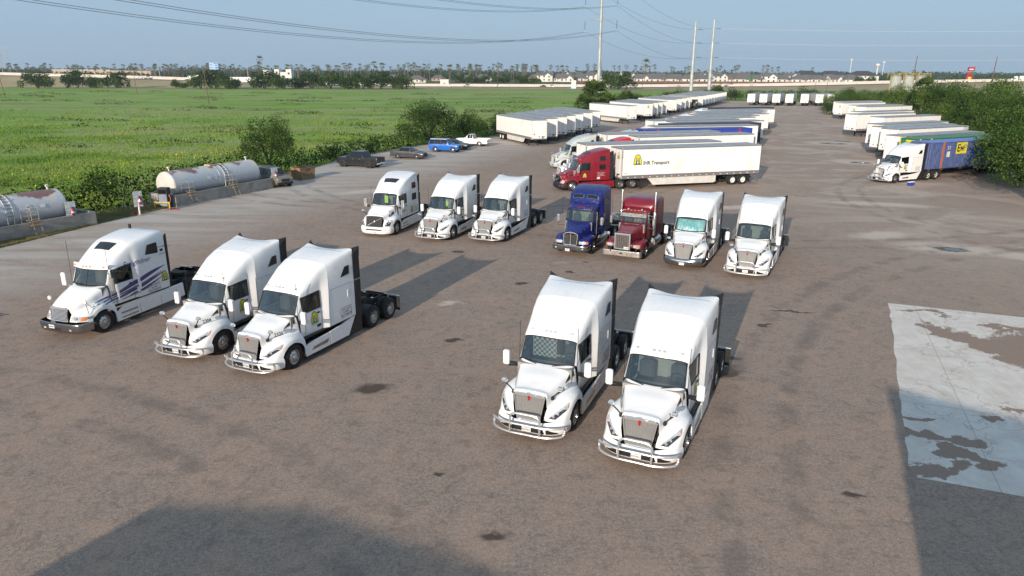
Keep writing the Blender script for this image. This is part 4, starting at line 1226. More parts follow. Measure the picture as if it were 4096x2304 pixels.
# ---------------------------------------------------------------- shape E: long square hood, twin stacks
def shape_e():
 R = [
  [(-2.12, .90, 1.06), (-2.12, .91, 1.5), (-2.11, .90, 1.98), (-2.10, .88, 2.06), (-2.10, .86, 2.10), (-2.08, .66, 2.10), (-2.05, .34, 2.10), (-2.04, 0, 2.10)],
  [(-2.32, .92, 1.06), (-2.32, .93, 1.5), (-2.32, .92, 2.0), (-2.32, .88, 2.56), (-2.30, .84, 2.64), (-2.27, .66, 2.66), (-2.25, .34, 2.67), (-2.24, 0, 2.67)],
  [(-2.42, .93, 1.06), (-2.42, .94, 1.5), (-2.42, .93, 2.0), (-2.42, .90, 2.58), (-2.40, .88, 2.70), (-2.34, .72, 2.76), (-2.32, .36, 2.78), (-2.31, 0, 2.78)],
  [(-3.15, .95, 1.06), (-3.15, .96, 1.5), (-3.15, .95, 2.0), (-3.15, .92, 2.60), (-3.12, .92, 2.76), (-3.08, .78, 2.85), (-3.06, .4, 2.88), (-3.05, 0, 2.88)],
  [(-3.26, .98, 1.06), (-3.26, .98, 1.5), (-3.26, .98, 2.0), (-3.26, .96, 2.62), (-3.2, .96, 2.80), (-3.14, .84, 2.90), (-3.12, .42, 2.93), (-3.11, 0, 2.93)],
  [(-3.36, 1.18, 1.06), (-3.36, 1.18, 1.5), (-3.36, 1.18, 2.0), (-3.36, 1.17, 2.62), (-3.34, 1.12, 3.05), (-3.26, .96, 3.16), (-3.2, .5, 3.12), (-3.2, 0, 3.12)],
  [(-3.62, 1.2, 1.06), (-3.62, 1.2, 1.5), (-3.62, 1.2, 2.0), (-3.62, 1.19, 2.66), (-3.62, 1.14, 3.22), (-3.58, 1.0, 3.36), (-3.56, .5, 3.40), (-3.56, 0, 3.40)],
  [(-4.2, 1.2, 1.06), (-4.2, 1.2, 1.5), (-4.2, 1.2, 2.0), (-4.2, 1.19, 2.66), (-4.2, 1.15, 3.26), (-4.2, 1.02, 3.42), (-4.2, .5, 3.46), (-4.2, 0, 3.46)],
  [(-4.95, 1.2, 1.06), (-4.95, 1.2, 1.5), (-4.95, 1.2, 2.0), (-4.95, 1.19, 2.66), (-4.95, 1.15, 3.26), (-4.95, 1.02, 3.42), (-4.95, .5, 3.46), (-4.95, 0, 3.46)],
 ]
 H = [
  [(-.10, 0, .74), (-.10, .25, .74), (-.10, .47, .74), (-.42, .50, .80), (-.36, .82, .80), (-.44, 1.10, .78), (-.72, 1.2, .72)],
  [(-.13, 0, 1.70), (-.13, .25, 1.70), (-.15, .47, 1.66), (-.44, .50, 1.0), (-.42, .82, 1.04), (-.52, 1.10, 1.02), (-.75, 1.21, .86)],
  [(-.5, 0, 1.76), (-.5, .27, 1.75), (-.5, .49, 1.70), (-.6, .52, 1.06), (-.62, .82, 1.16), (-.70, 1.12, 1.14), (-.86, 1.23, .98)],
  [(-.9, 0, 1.84), (-.9, .3, 1.83), (-.9, .54, 1.78), (-.95, .56, 1.1), (-.98, .84, 1.22), (-1.02, 1.13, 1.22), (-1.03, 1.24, 1.08)],
  [(-1.3, 0, 1.92), (-1.3, .34, 1.91), (-1.3, .62, 1.86), (-1.34, .64, 1.1), (-1.35, .86, 1.2), (-1.35, 1.13, 1.21), (-1.33, 1.24, 1.11)],
  [(-1.65, 0, 1.99), (-1.65, .38, 1.98), (-1.65, .70, 1.93), (-1.68, .72, 1.08), (-1.68, .88, 1.08), (-1.66, 1.13, 1.08), (-1.62, 1.24, 1.0)],
  [(-1.95, 0, 2.05), (-1.95, .40, 2.04), (-1.98, .80, 2.0), (-1.98, .82, 1.06), (-1.94, .90, .96), (-1.88, 1.13, .90), (-1.82, 1.24, .82)],
  [(-2.05, 0, 2.08), (-2.05, .42, 2.07), (-2.10, .85, 2.03), (-2.10, .86, 1.0), (-2.05, .90, .80), (-1.98, 1.13, .72), (-1.92, 1.22, .62)],
 ]
 tb = [[(.05, 0, .68), (.05, .45, .68), (.05, .85, .68), (.02, 1.18, .68), (-.25, 1.24, .68)],
    [(.08, 0, .655), (.08, .45, .655), (.08, .88, .655), (.05, 1.2, .655), (-.25, 1.26, .655)],
    [(.08, 0, .50), (.08, .45, .50), (.08, .88, .50), (.05, 1.2, .50), (-.25, 1.26, .50)],
    [(.08, 0, .34), (.08, .45, .34), (.08, .88, .34), (.05, 1.2, .34), (-.25, 1.26, .34)],
    [(.05, 0, .31), (.05, .45, .31), (.05, .85, .31), (.02, 1.18, .31), (-.25, 1.24, .31)]]
 M['rusty_chrome'] = pmat('rusty_chrome', (.62, .58, .54), .3, .85, col2=(.06, .03, .02), scale=3.2, lo=.66, hi=.70)
 S = dict(paint='dark_red_paint', cab=R, hood=H, door_rows=(1, 2), bumper=tb, bumper_mat='rusty_chrome', bumper_holes=[[(-.10, .46), (.10, .46), (.10, .56), (-.10, .56)]], split=True, smooth=40,
    front=-1.32, axles=(-6.1, -7.45), end=-8.0, floor=(-2.1, -4.9), interior=(-2.15, 2.05, -2.8, 1.6, -3.2, .85), markers=((-2.44, 0), (-2.44, .25), (-2.44, -.25), (-2.46, .66), (-2.46, -.66)))
 t, bv, bb, P = base_tractor(S)
 gi = t.part('grille', MB().box(-.14, -.12, -.42, .42, .74, 1.64, 'grille_mesh'))
 m = MB()
 m.box(-.20, -.06, -.52, -.42, .72, 1.74, 'chrome', .03); m.box(-.20, -.06, .42, .52, .72, 1.74, 'chrome', .03)
 m.box(-.19, -.062, -.43, .43, 1.63, 1.735, 'chrome', .03); m.box(-.19, -.07, -.43, .43, .72, .78, 'chrome', .02)
 t.part('grille_surround', m, gi)
 for k in range(7):
  y = -.42 + .84 * (k + .5) / 7
  t.part('grille_bar', MB().tube([(-.095, y, .76), (-.095, y, 1.64)], .013, 'chrome', 6), gi)
 for s in (1, -1):
  m = MB().box(-.46, -.26, min(s * .66, s * 1.10), max(s * .66, s * 1.10), .84, 1.04, 'chrome', .03)
  hi = t.part('headlight', m)
  t.part('headlamp_lens', MB().box(-.262, -.25, min(s * .68, s * .98), max(s * .68, s * .98), .86, 1.02, 'lens', .004), hi)
  t.part('turn_signal', MB().box(-.262, -.248, min(s * .99, s * 1.085), max(s * .99, s * 1.085), .86, 1.02, 'amber', .004), hi)
  # stack with muffler shield
  a = MB().tube([(-3.12, s * 1.12, 2.2), (-3.12, s * 1.12, 3.72), (-3.16, s * 1.12, 3.95)], .068, 'aluminium', 14)
  st = t.part('exhaust_stack', a)
  t.part('muffler_shield', MB().lathe([(1.12, 0.05), (1.12, .11), (1.16, .125), (2.60, .125), (2.64, .11), (2.64, .05)], 'aluminium', 16, 'z', (-3.12, s * 1.12, 0)), st)
  t.part('air_cleaner', MB().lathe([(1.25, 0.02), (1.25, .15), (1.3, .17), (2.0, .17), (2.06, .13), (2.06, .02)], 'chrome', 18, 'z', (-2.0, s * 1.08, 0))) if False else None
  m = MB().box(-2.0, -1.90, min(s * 1.32, s * 1.50), max(s * 1.32, s * 1.50), 1.95, 2.45, 'aluminium', .03)
  mi_ = t.part('mirror', m)
  a = MB()
  a.tube([(-2.25, s * .9, 2.60), (-1.95, s * 1.41, 2.58), (-1.95, s * 1.41, 1.80), (-2.25, s * .9, 1.78)], .016, 'chrome', 6)
  a.tube([(-2.4, s * .92, 2.2), (-1.95, s * 1.41, 2.58)], .012, 'chrome', 5)
  t.part('mirror_arm', a, mi_)
  t.part('fuel_tank', MB().lathe([(-4.7, 0.001), (-4.7, .30), (-4.65, .33), (-3.25, .33), (-3.2, .30), (-3.2, 0.001)], 'aluminium', 20, 'x', (0, s * .92, .66)))
  t.part('step', MB().box(-3.1, -2.1, min(s * .7, s * 1.12), max(s * .7, s * 1.12), .40, .75, 'dark_red_paint', .03).box(-3.1, -2.1, min(s * .8, s * 1.14), max(s * .8, s * 1.14), .76, .79, 'aluminium'))
  t.part('sleeper_hatch', MB().box(-4.4, -3.7, min(s * 1.195, s * 1.212), max(s * 1.195, s * 1.212), 1.3, 2.4, 'dark_red_paint', .006))
  t.part('horn', MB().tube([(-2.5, s * .45, 2.86), (-2.25, s * .45, 2.86)], .035, 'chrome', 8).box(-2.5, -2.44, s * .45 - .05, s * .45 + .05, 2.76, 2.92, 'chrome', .01))
 # stainless visor
 t.part('sun_visor', MB().box(-2.17, -2.15, -.86, .86, 2.42, 2.66, 'aluminium', .004, T=Matrix.Translation((.02, 0, 0))))
 t.part('hood_mirror', MB().lathe([(-.98, .001), (-.96, .09), (-.90, .11), (-.86, .07), (-.85, .001)], 'chrome', 14, 'x', (0, -1.2, 1.5)).tube([(-.95, -1.1, 1.22), (-.92, -1.2, 1.5)], .012, 'chrome', 5))
 wipers(t, [((-2.07, .1, 2.10), (-2.12, .5, 2.2)), ((-2.07, -.3, 2.10), (-2.12, -.72, 2.2))])
 antennas(t, [(-2.0, -1.4, 2.5)], 1.2)
 return t, bv
TB_W, TB_BVH = shape_b('white_paint', 'bumper_paint', 'lens_dark')
TC, TC_BVH = shape_c()
TD, TD_BVH = shape_d()
TE, TE_BVH = shape_e()
# ================================================================== ground, yard, slab, field
def poly_mesh(name, pts, z, mat, sub=0):
 me = bpy.data.meshes.new(name)
 me.from_pydata([(x, y, z) for x, y in pts], [], [tuple(range(len(pts)))])
 me.materials.append(M[mat]); me.update()
 return me
def wpos(nt, scale=1.0):
 g = N(nt, 'NewGeometry')
 return g.outputs['Position']
# ---- yard surface: brown chip-seal with pale limestone showing through, tyre arcs and stains
def yard_material():
 m, nt, out = new_mat('yard_surface')
 b = N(nt, 'BsdfPrincipled'); LK(nt, b.outputs[0], out.inputs[0])
 P = wpos(nt)
 sx = N(nt, 'SeparateXYZ'); LK(nt, P, sx.inputs[0])
 fine = noise(nt, P, 9.0, 6, .75)
 grit = noise(nt, P, 34.0, 3, .8)
 mid = noise(nt, P, .55, 6, .65, .6)
 big = noise(nt, P, .07, 4, .55, .5)
 c = mixc(nt, ramp(nt, big, [(.35, 0.), (.7, 1.)]), (.325, .218, .152), (.285, .20, .148))
 c = mixc(nt, ramp(nt, mid, [(.36, 0.), (.66, 1.)]), c, (.20, .155, .128))
 c = mixc(nt, math_(nt, 'MULTIPLY', ramp(nt, fine, [(.40, 0.), (.60, 1.)]), .75), c, (.42, .315, .25))
 c = mixc(nt, math_(nt, 'MULTIPLY', ramp(nt, grit, [(.52, 0.), (.66, 1.)]), .8), c, (.55, .45, .38))
 c = mixc(nt, math_(nt, 'MULTIPLY', ramp(nt, grit, [(.32, 1.), (.44, 0.)]), .9), c, (.06, .043, .034))
 m2 = noise(nt, P, 2.2, 5, .7, .5)
 c = mixc(nt, math_(nt, 'MULTIPLY', ramp(nt, m2, [(.34, 1.), (.5, 0.)]), .45), c, (.15, .115, .097))
 # pale limestone: along the hedge side and on the trafficked part of the far drive
 side = math_(nt, 'ADD', math_(nt, 'MULTIPLY', sx.outputs[0], -.9), math_(nt, 'MULTIPLY', sx.outputs[1], .355))   # grows towards the hedge
 sfac = N(nt, 'MapRange'); LK(nt, side, sfac.inputs[0])
 sfac.inputs[1].default_value, sfac.inputs[2].default_value = 33.5, 43.0
 mp = N(nt, 'Mapping'); mp.inputs['Rotation'].default_value = (0, 0, rad(-64)); mp.inputs['Scale'].default_value = (.18, 1.1, 1)
 LK(nt, P, mp.inputs['Vector'])
 streak = noise(nt, mp.outputs[0], .5, 6, .65, .8)
 f1 = math_(nt, 'MULTIPLY', sfac.outputs[0], ramp(nt, streak, [(.32, 0.15), (.58, 1.)]), True)
 c = mixc(nt, math_(nt, 'MULTIPLY', f1, .9), c, (.50, .455, .405))
 farf = N(nt, 'MapRange'); LK(nt, sx.outputs[0], farf.inputs[0])
 farf.inputs[1].default_value, farf.inputs[2].default_value = 18.0, 34.0
 farf2 = N(nt, 'MapRange'); LK(nt, sx.outputs[1], farf2.inputs[0])
 farf2.inputs[1].default_value, farf2.inputs[2].default_value = 36.0, 52.0
 mp2 = N(nt, 'Mapping'); mp2.inputs['Rotation'].default_value = (0, 0, rad(-25)); mp2.inputs['Scale'].default_value = (.6, .8, 1)
 LK(nt, P, mp2.inputs['Vector'])
 pat = noise(nt, mp2.outputs[0], .16, 7, .66, 1.4)
 f2 = math_(nt, 'MULTIPLY', math_(nt, 'MULTIPLY', farf.outputs[0], farf2.outputs[0]), ramp(nt, pat, [(.47, 0.), (.60, 1.)]))
 c = mixc(nt, math_(nt, 'MULTIPLY', f2, .6), c, (.54, .45, .375))
 lite = math_(nt, 'MULTIPLY', farf.outputs[0], .25)
 c = mixc(nt, lite, c, (.42, .335, .27))
 # scattered pale scuffs elsewhere
 sc2 = noise(nt, mp.outputs[0], .9, 5, .7, 1.0)
 c = mixc(nt, math_(nt, 'MULTIPLY', ramp(nt, sc2, [(.66, 0.), (.74, 1.)]), .45), c, (.48, .40, .35))
 # dark oil drips
 oil = noise(nt, P, .8, 6, .7, .4)
 c = mixc(nt, math_(nt, 'MULTIPLY', ramp(nt, oil, [(.69, 0.), (.76, 1.)]), .6), c, (.075, .058, .048))
 vo = N(nt, 'TexVoronoi'); vo.feature = 'DISTANCE_TO_EDGE'; vo.inputs['Scale'].default_value = .09
 wv = N(nt, 'VectorMath', operation='ADD'); nz = N(nt, 'TexNoise'); nz.inputs['Scale'].default_value = .35; nz.inputs['Detail'].default_value = 6
 LK(nt, P, nz.inputs['Vector']); sv = N(nt, 'VectorMath', operation='SCALE'); sv.inputs['Scale'].default_value = 5.0
 LK(nt, nz.outputs['Color'], sv.inputs[0]); LK(nt, P, wv.inputs[0]); LK(nt, sv.outputs[0], wv.inputs[1]); LK(nt, wv.outputs[0], vo.inputs['Vector'])
 ck = math_(nt, 'MULTIPLY', ramp(nt, vo.outputs['Distance'], [(.0, 1.), (.006, 0.)]), ramp(nt, mid, [(.52, 0.), (.62, .35)]))
 c = mixc(nt, ck, c, (.06, .045, .036))
 wz = N(nt, 'TexNoise'); wz.inputs['Scale'].default_value = 1.6; wz.inputs['Detail'].default_value = 6; LK(nt, P, wz.inputs['Vector'])
 w0 = N(nt, 'VectorMath', operation='SUBTRACT'); w0.inputs[1].default_value = (.5, .5, .5); LK(nt, wz.outputs['Color'], w0.inputs[0])
 w1 = N(nt, 'VectorMath', operation='SCALE'); w1.inputs['Scale'].default_value = 1.1; LK(nt, w0.outputs[0], w1.inputs[0])
 w2 = N(nt, 'VectorMath', operation='ADD'); LK(nt, P, w2.inputs[0]); LK(nt, w1.outputs[0], w2.inputs[1])
 def stains(lst, lo, hi, amt, col, c):
  acc = None
  for (x, y, rx, ry, rot) in lst:
   q = N(nt, 'Mapping'); q.vector_type = 'TEXTURE'; q.inputs['Location'].default_value = (x, y, 0); q.inputs['Rotation'].default_value = (0, 0, rad(rot)); q.inputs['Scale'].default_value = (rx, ry, 1000)
   LK(nt, w2.outputs[0], q.inputs['Vector']); l = N(nt, 'VectorMath', operation='LENGTH'); LK(nt, q.outputs[0], l.inputs[0])
   v = math_(nt, 'SUBTRACT', 1.0, l.outputs['Value'])
   acc = v if acc is None else math_(nt, 'MAXIMUM', acc, v)
  f = math_(nt, 'ADD', acc, math_(nt, 'MULTIPLY', math_(nt, 'SUBTRACT', fine, .5), .7))
  return mixc(nt, math_(nt, 'MULTIPLY', ramp(nt, f, [(lo, 0.), (hi, 1.)]), amt), c, col)
 c = stains([(29.6, 47.0, 4.6, 2.4, -15), (27, 51, 3.2, 1.6, 20), (34, 44.5, 5, 1.6, -25), (46, 95.5, 4.5, 3.4, -20), (54, 122, 6, 4.5, -20), (-3.2, 34.6, .8, .4, 20), (20, 62, 4, 1.2, 10), (33, 64, 6, 1.6, -15), (-9, 62, 4, 1, 10), (-14, 70, 5, 1.5, 35)], .05, .55, .8, (.56, .465, .385), c)
 c = stains([(-5.15, 24.35, .95, .72, 10), (-2.6, 29.4, .5, .22, 0), (12.0, 31.5, .6, .2, 20), (8.4, 26.0, 1.1, .5, 30), (9.2, 27.5, .5, .3, 0), (-.4, 15.6, .6, .35, 10), (9.6, 17.4, .4, .22, 0), (13.8, 33.5, 1.4, .14, -10), (29.6, 46.7, 1.5, 1.0, -20), (46.0, 95.0, 1.7, 1.5, -20), (53.8, 121.5, 3.0, 2.0, -20), (57.4, 126.0, 2.0, 1.4, -15), (0.6, 38.2, .5, .3, 0), (3.4, 40.6, .35, .25, 0), (-3.6, 45.4, .6, .3, 0), (-2.2, 18.5, .3, .2, 0), (4.6, 43.0, .4, .3, 0)], .10, .5, .85, (.055, .040, .032), c)
 # curved tyre tracks
 acc = None
 for (cx, cy, R) in ((-30, -12, 37.0), (-30, -12, 39.1), (48, 8, 41.0), (48, 8, 43.1), (20, 96, 47.0), (20, 96, 49.0), (60, 60, 27.5), (60, 60, 29.6), (-8, 90, 28.0), (-8, 90, 30.2)):
  d = N(nt, 'VectorMath', operation='DISTANCE'); d.inputs[1].default_value = (cx, cy, 0); LK(nt, P, d.inputs[0])
  v = math_(nt, 'ABSOLUTE', math_(nt, 'SUBTRACT', d.outputs['Value'], R))
  acc = v if acc is None else math_(nt, 'MINIMUM', acc, v)
 tk = math_(nt, 'MULTIPLY', ramp(nt, acc, [(.18, 1.), (.5, 0.)]), ramp(nt, mid, [(.4, 0.), (.6, .5)]))
 c = mixc(nt, tk, c, (.16, .125, .105))
 LK(nt, c, b.inputs['Base Color'])
 b.inputs['Roughness'].default_value = .93
 b.inputs['Specular IOR Level'].default_value = .2
 bp = N(nt, 'Bump'); bp.inputs['Strength'].default_value = .55; bp.inputs['Distance'].default_value = .02
 LK(nt, math_(nt, 'ADD', grit, math_(nt, 'MULTIPLY', fine, 1.5)), bp.inputs['Height']); LK(nt, bp.outputs[0], b.inputs['Normal'])
 return m
M['yard_surface'] = yard_material()
def field_material():
 m, nt, out = new_mat('field_grass')
 b = N(nt, 'BsdfPrincipled'); LK(nt, b.outputs[0], out.inputs[0])
 P = wpos(nt)
 sx = N(nt, 'SeparateXYZ'); LK(nt, P, sx.inputs[0])
 big = noise(nt, P, .018, 5, .6, .8); mid = noise(nt, P, .09, 6, .68, .6); fine = noise(nt, P, 1.6, 5, .75)
 c = mixc(nt, ramp(nt, big, [(.38, 0.), (.62, 1.)]), (.185, .355, .042), (.27, .41, .08))
 c = mixc(nt, ramp(nt, mid, [(.50, 0.), (.66, 1.)]), c, (.33, .345, .15))
 c = mixc(nt, math_(nt, 'MULTIPLY', ramp(nt, mid, [(.30, 1.), (.44, 0.)]), .8), c, (.085, .145, .036))
 c = mixc(nt, math_(nt, 'MULTIPLY', ramp(nt, fine, [(.35, 1.), (.6, 0.)]), .45), c, (.08, .125, .03))
 mq = N(nt, 'Mapping'); mq.inputs['Scale'].default_value = (.35, 1.0, 1); LK(nt, P, mq.inputs['Vector'])
 pz = noise(nt, mq.outputs[0], .045, 6, .7, 1.2)
 c = mixc(nt, math_(nt, 'MULTIPLY', ramp(nt, pz, [(.62, 0.), (.70, 1.)]), .8), c, (.27, .25, .175))
 c = mixc(nt, math_(nt, 'MULTIPLY', ramp(nt, pz, [(.30, 1.), (.38, 0.)]), .8), c, (.055, .10, .03))
 mb = N(nt, 'Mapping'); mb.inputs['Rotation'].default_value = (0, 0, rad(8)); mb.inputs['Scale'].default_value = (.22, 1.0, 1); LK(nt, P, mb.inputs['Vector'])
 bd = noise(nt, mb.outputs[0], .028, 6, .62, .9); bd2 = noise(nt, mb.outputs[0], .075, 6, .7, .6)
 c = mixc(nt, math_(nt, 'MULTIPLY', ramp(nt, bd, [(.47, 0.), (.60, 1.)]), .75), c, (.295, .315, .14))
 c = mixc(nt, math_(nt, 'MULTIPLY', ramp(nt, bd2, [(.56, 0.), (.66, 1.)]), .6), c, (.36, .34, .20))
 c = mixc(nt, math_(nt, 'MULTIPLY', ramp(nt, bd2, [(.36, 1.), (.46, 0.)]), .65), c, (.085, .165, .034))
 # mown dry verge near the highway
 v = N(nt, 'MapRange'); LK(nt, sx.outputs[1], v.inputs[0]); v.inputs[1].default_value, v.inputs[2].default_value = 440., 520.
 c = mixc(nt, math_(nt, 'MULTIPLY', v.outputs[0], ramp(nt, mid, [(.3, .55), (.6, 1.)])), c, (.26, .215, .115))
 far = N(nt, 'MapRange'); LK(nt, sx.outputs[1], far.inputs[0]); far.inputs[1].default_value, far.inputs[2].default_value = 600., 700.
 c = mixc(nt, math_(nt, 'MULTIPLY', far.outputs[0], .8), c, (.06, .075, .035))
 LK(nt, c, b.inputs['Base Color']); b.inputs['Roughness'].default_value = .95; b.inputs['Specular IOR Level'].default_value = .1
 bp = N(nt, 'Bump'); bp.inputs['Strength'].default_value = .9; bp.inputs['Distance'].default_value = .25
 LK(nt, math_(nt, 'ADD', fine, mid), bp.inputs['Height']); LK(nt, bp.outputs[0], b.inputs['Normal'])
 return m
M['field_grass'] = field_material()
struct('ground', poly_mesh('ground', [(-6000, -400), (6000, -400), (6000, 8000), (-6000, 8000)], -.03, 'field_grass'))
HEDGE = [(-46, 8), (-40.5, 28), (-36.6, 46), (-33.6, 60), (-30.4, 72), (-27.4, 83), (-23.2, 96), (-15.5, 114.5), (-7.5, 126.5), (2, 143), (12, 163), (21, 188), (30, 210), (42, 236), (56, 262), (68, 290), (76, 306)]
YARD = [(-60, -60), (-52, -20), (-42.5, 18), (-37.0, 36), (-34.0, 47.5), (-31.8, 55.5), (-28.6, 65), (-25.4, 75), (-24.2, 84)] + HEDGE[6:] + [(92, 306), (112, 300), (126, 288), (122, 262), (104, 214), (92, 170), (80, 125), (68, 92), (54, 70), (44.5, 58), (39.5, 50), (44, 44), (64, 34), (90, 20), (110, -60)]
struct('yard', poly_mesh('yard', YARD, 0.0, 'yard_surface'))
def slab_material():
 m, nt, out = new_mat('worn_concrete')
 b = N(nt, 'BsdfPrincipled'); LK(nt, b.outputs[0], out.inputs[0])
 P = wpos(nt)
 n1 = noise(nt, P, .8, 7, .7, .6); n2 = noise(nt, P, 7, 5, .7); n3 = noise(nt, P, .22, 3, .5)
 mp = N(nt, 'Mapping'); mp.inputs['Rotation'].default_value = (0, 0, rad(-22)); mp.inputs['Scale'].default_value = (1, .25, 1); LK(nt, P, mp.inputs['Vector'])
 st = noise(nt, mp.outputs[0], 2.5, 5, .7)
 c = mixc(nt, ramp(nt, n1, [(.3, 0.), (.7, 1.)]), (.70, .645, .58), (.54, .48, .42))
 c = mixc(nt, math_(nt, 'MULTIPLY', ramp(nt, st, [(.5, 0.), (.7, 1.)]), .5), c, (.76, .73, .69))
 c = mixc(nt, math_(nt, 'MULTIPLY', ramp(nt, n2, [(.6, 0.), (.72, 1.)]), .6), c, (.25, .20, .165))
 # dirt that has washed on to the slab (patches with shapes of their own)
 wz = N(nt, 'TexNoise'); wz.inputs['Scale'].default_value = .9; wz.inputs['Detail'].default_value = 5; LK(nt, P, wz.inputs['Vector'])
 w0 = N(nt, 'VectorMath', operation='SUBTRACT'); w0.inputs[1].default_value = (.5, .5, .5); LK(nt, wz.outputs['Color'], w0.inputs[0])
 w1 = N(nt, 'VectorMath', operation='SCALE'); w1.inputs['Scale'].default_value = 2.6; LK(nt, w0.outputs[0], w1.inputs[0])
 w2 = N(nt, 'VectorMath', operation='ADD'); LK(nt, P, w2.inputs[0]); LK(nt, w1.outputs[0], w2.inputs[1]); PW = w2.outputs[0]
 def blob(x, y, rx, ry, rot):
  q = N(nt, 'Mapping'); q.vector_type = 'TEXTURE'
  q.inputs['Location'].default_value = (x, y, 0); q.inputs['Rotation'].default_value = (0, 0, rad(rot)); q.inputs['Scale'].default_value = (rx, ry, 1000)
  LK(nt, PW, q.inputs['Vector'])
  l = N(nt, 'VectorMath', operation='LENGTH'); LK(nt, q.outputs[0], l.inputs[0])
  return math_(nt, 'SUBTRACT', 1.0, l.outputs['Value'])
 acc = None
 for a in ((20.3, 29.3, 2.8, .75, -75), (22.0, 27.6, 2.6, 1.9, -60), (25, 28, 4.5, 3.0, -30), (23.5, 31.2, 1.6, .35, -20), (20.4, 33.6, 1.3, .22, -25), (13.5, 20.95, .55, .4, 0), (14.2, 20.6, .8, .28, -15), (14.6, 20.5, .4, .4, 0), (13.9, 19.7, .45, .8, 25), (14.1, 19.2, .85, .45, -20), (12.3, 18.75, .85, .5, 10), (13.0, 18.6, .7, .3, 30), (13.9, 22.3, .8, .2, -15), (16.7, 22.2, .35, .2, 0), (18.0, 22.8, .6, .2, -15)):
  q = blob(*a)
  acc = q if acc is None else math_(nt, 'MAXIMUM', acc, q)
 d = math_(nt, 'ADD', acc, math_(nt, 'ADD', math_(nt, 'MULTIPLY', math_(nt, 'SUBTRACT', n1, .5), 1.3), math_(nt, 'MULTIPLY', math_(nt, 'SUBTRACT', n2, .5), .9)))
 c = mixc(nt, ramp(nt, d, [(.02, 0.), (.14, 1.)]), c, (.28, .205, .16))
 jr = N(nt, 'Mapping'); jr.inputs['Rotation'].default_value = (0, 0, rad(21.4)); LK(nt, P, jr.inputs['Vector']); js = N(nt, 'SeparateXYZ'); LK(nt, jr.outputs[0], js.inputs[0])
 ja = None
 for ax, off, per in ((0, 1.3, 5.2), (1, .4, 6.1)):
  v = math_(nt, 'ABSOLUTE', math_(nt, 'SUBTRACT', math_(nt, 'FRACT', math_(nt, 'MULTIPLY', math_(nt, 'ADD', js.outputs[ax], off), 1 / per)), .5))
  ja = v if ja is None else math_(nt, 'MINIMUM', ja, v)
 c = mixc(nt, ramp(nt, ja, [(.002, .4), (.005, 0.)]), c, (.16, .13, .11))
 vk = N(nt, 'TexVoronoi'); vk.feature = 'DISTANCE_TO_EDGE'; vk.inputs['Scale'].default_value = .3; LK(nt, PW, vk.inputs['Vector'])
 c = mixc(nt, math_(nt, 'MULTIPLY', ramp(nt, vk.outputs['Distance'], [(.0, 1.), (.012, 0.)]), .5), c, (.20, .165, .14))
 LK(nt, c, b.inputs['Base Color']); b.inputs['Roughness'].default_value = .9; b.inputs['Specular IOR Level'].default_value = .25
 bp = N(nt, 'Bump'); bp.inputs['Strength'].default_value = .3; bp.inputs['Distance'].default_value = .02
 LK(nt, n2, bp.inputs['Height']); LK(nt, bp.outputs[0], b.inputs['Normal'])
 return m
M['worn_concrete'] = slab_material()
SL = [(19.41, 34.92)]
A0, A1 = Vector((19.41, 34.92)), Vector((11.75, 18.45))
dirr = Vector((.931, -.365))
left = [A1 + (A0 - A1) * (k / 24) + dirr * random.uniform(-.05, .05) for k in range(25)]
right = [A0 + dirr * 30, A1 + dirr * 36]
struct('concrete_slab_pavement', poly_mesh('concrete_slab', [tuple(p) for p in left] + [tuple(p) for p in right], .006, 'worn_concrete'))
# puddle with broken edge: a shallow hollow of dark stone with water in it
M['water'] = pmat('water', (.03, .035, .035), .03, 0, .05, spec=.9)
M['mud'] = pmat('mud', (.16, .115, .085), .85, bump=.6, bscale=9)
M['pale_grit'] = pmat('pale_grit', (.42, .345, .285), .95, var=.12, scale=1.5, bump=.3)
def blob_poly(cx, cy, rx, ry, rot, n=28, amp=.22, seed=1):
 rg = random.Random(seed); ph = [rg.uniform(0, 6.3) for _ in range(4)]
 P = []
 for k in range(n):
  a = 2 * math.pi * k / n
  q = 1 + amp * (math.sin(2 * a + ph[0]) * .4 + math.sin(3 * a + ph[1]) * .4 + math.sin(5 * a + ph[2]) * .3 + math.sin(9 * a + ph[3]) * .15)
  u, v = rx * q * math.cos(a), ry * q * math.sin(a)
  c, s = math.cos(rot), math.sin(rot)
  P.append((cx + c * u - s * v, cy + s * u + c * v))
 return P
for k, (x, y, rx, ry, rot) in enumerate(((29.6, 46.7, 1.35, .95, -.35), (46.0, 95.0, 1.5, 1.4, -.3), (53.8, 121.5, 2.6, 2.0, -.3), (57.4, 126.0, 1.8, 1.3, -.2))):
 me = poly_mesh('puddle', blob_poly(x + .1, y - .1, rx * (.45 if k != 2 else .3), ry * .4, rot, seed=k + 9), .008, 'water'); o = struct('puddle', me); o.name = 'puddle_water'
# faded yellow bay lines
M['faded_line'] = pmat('faded_line', (.40, .33, .20), .9, scale=3, col2=(.24, .18, .14), lo=.4, hi=.6)
def bay_line(x0, y0, x1, y1, w=.09):
 d = Vector((x1 - x0, y1 - y0)).normalized(); n = Vector((-d.y, d.x)) * w / 2
 p = [Vector((x0, y0)) + n, Vector((x0, y0)) - n, Vector((x1, y1)) - n, Vector((x1, y1)) + n]
 struct('bay_line_marking', poly_mesh('bay_line', [tuple(q) for q in p], .004, 'faded_line'))
bay_line(1.2, 62.6, 4.2, 68.0); bay_line(9.0, 69.3, 24.0, 74.0); bay_line(-3.2, 107.2, 5.0, 103.0)
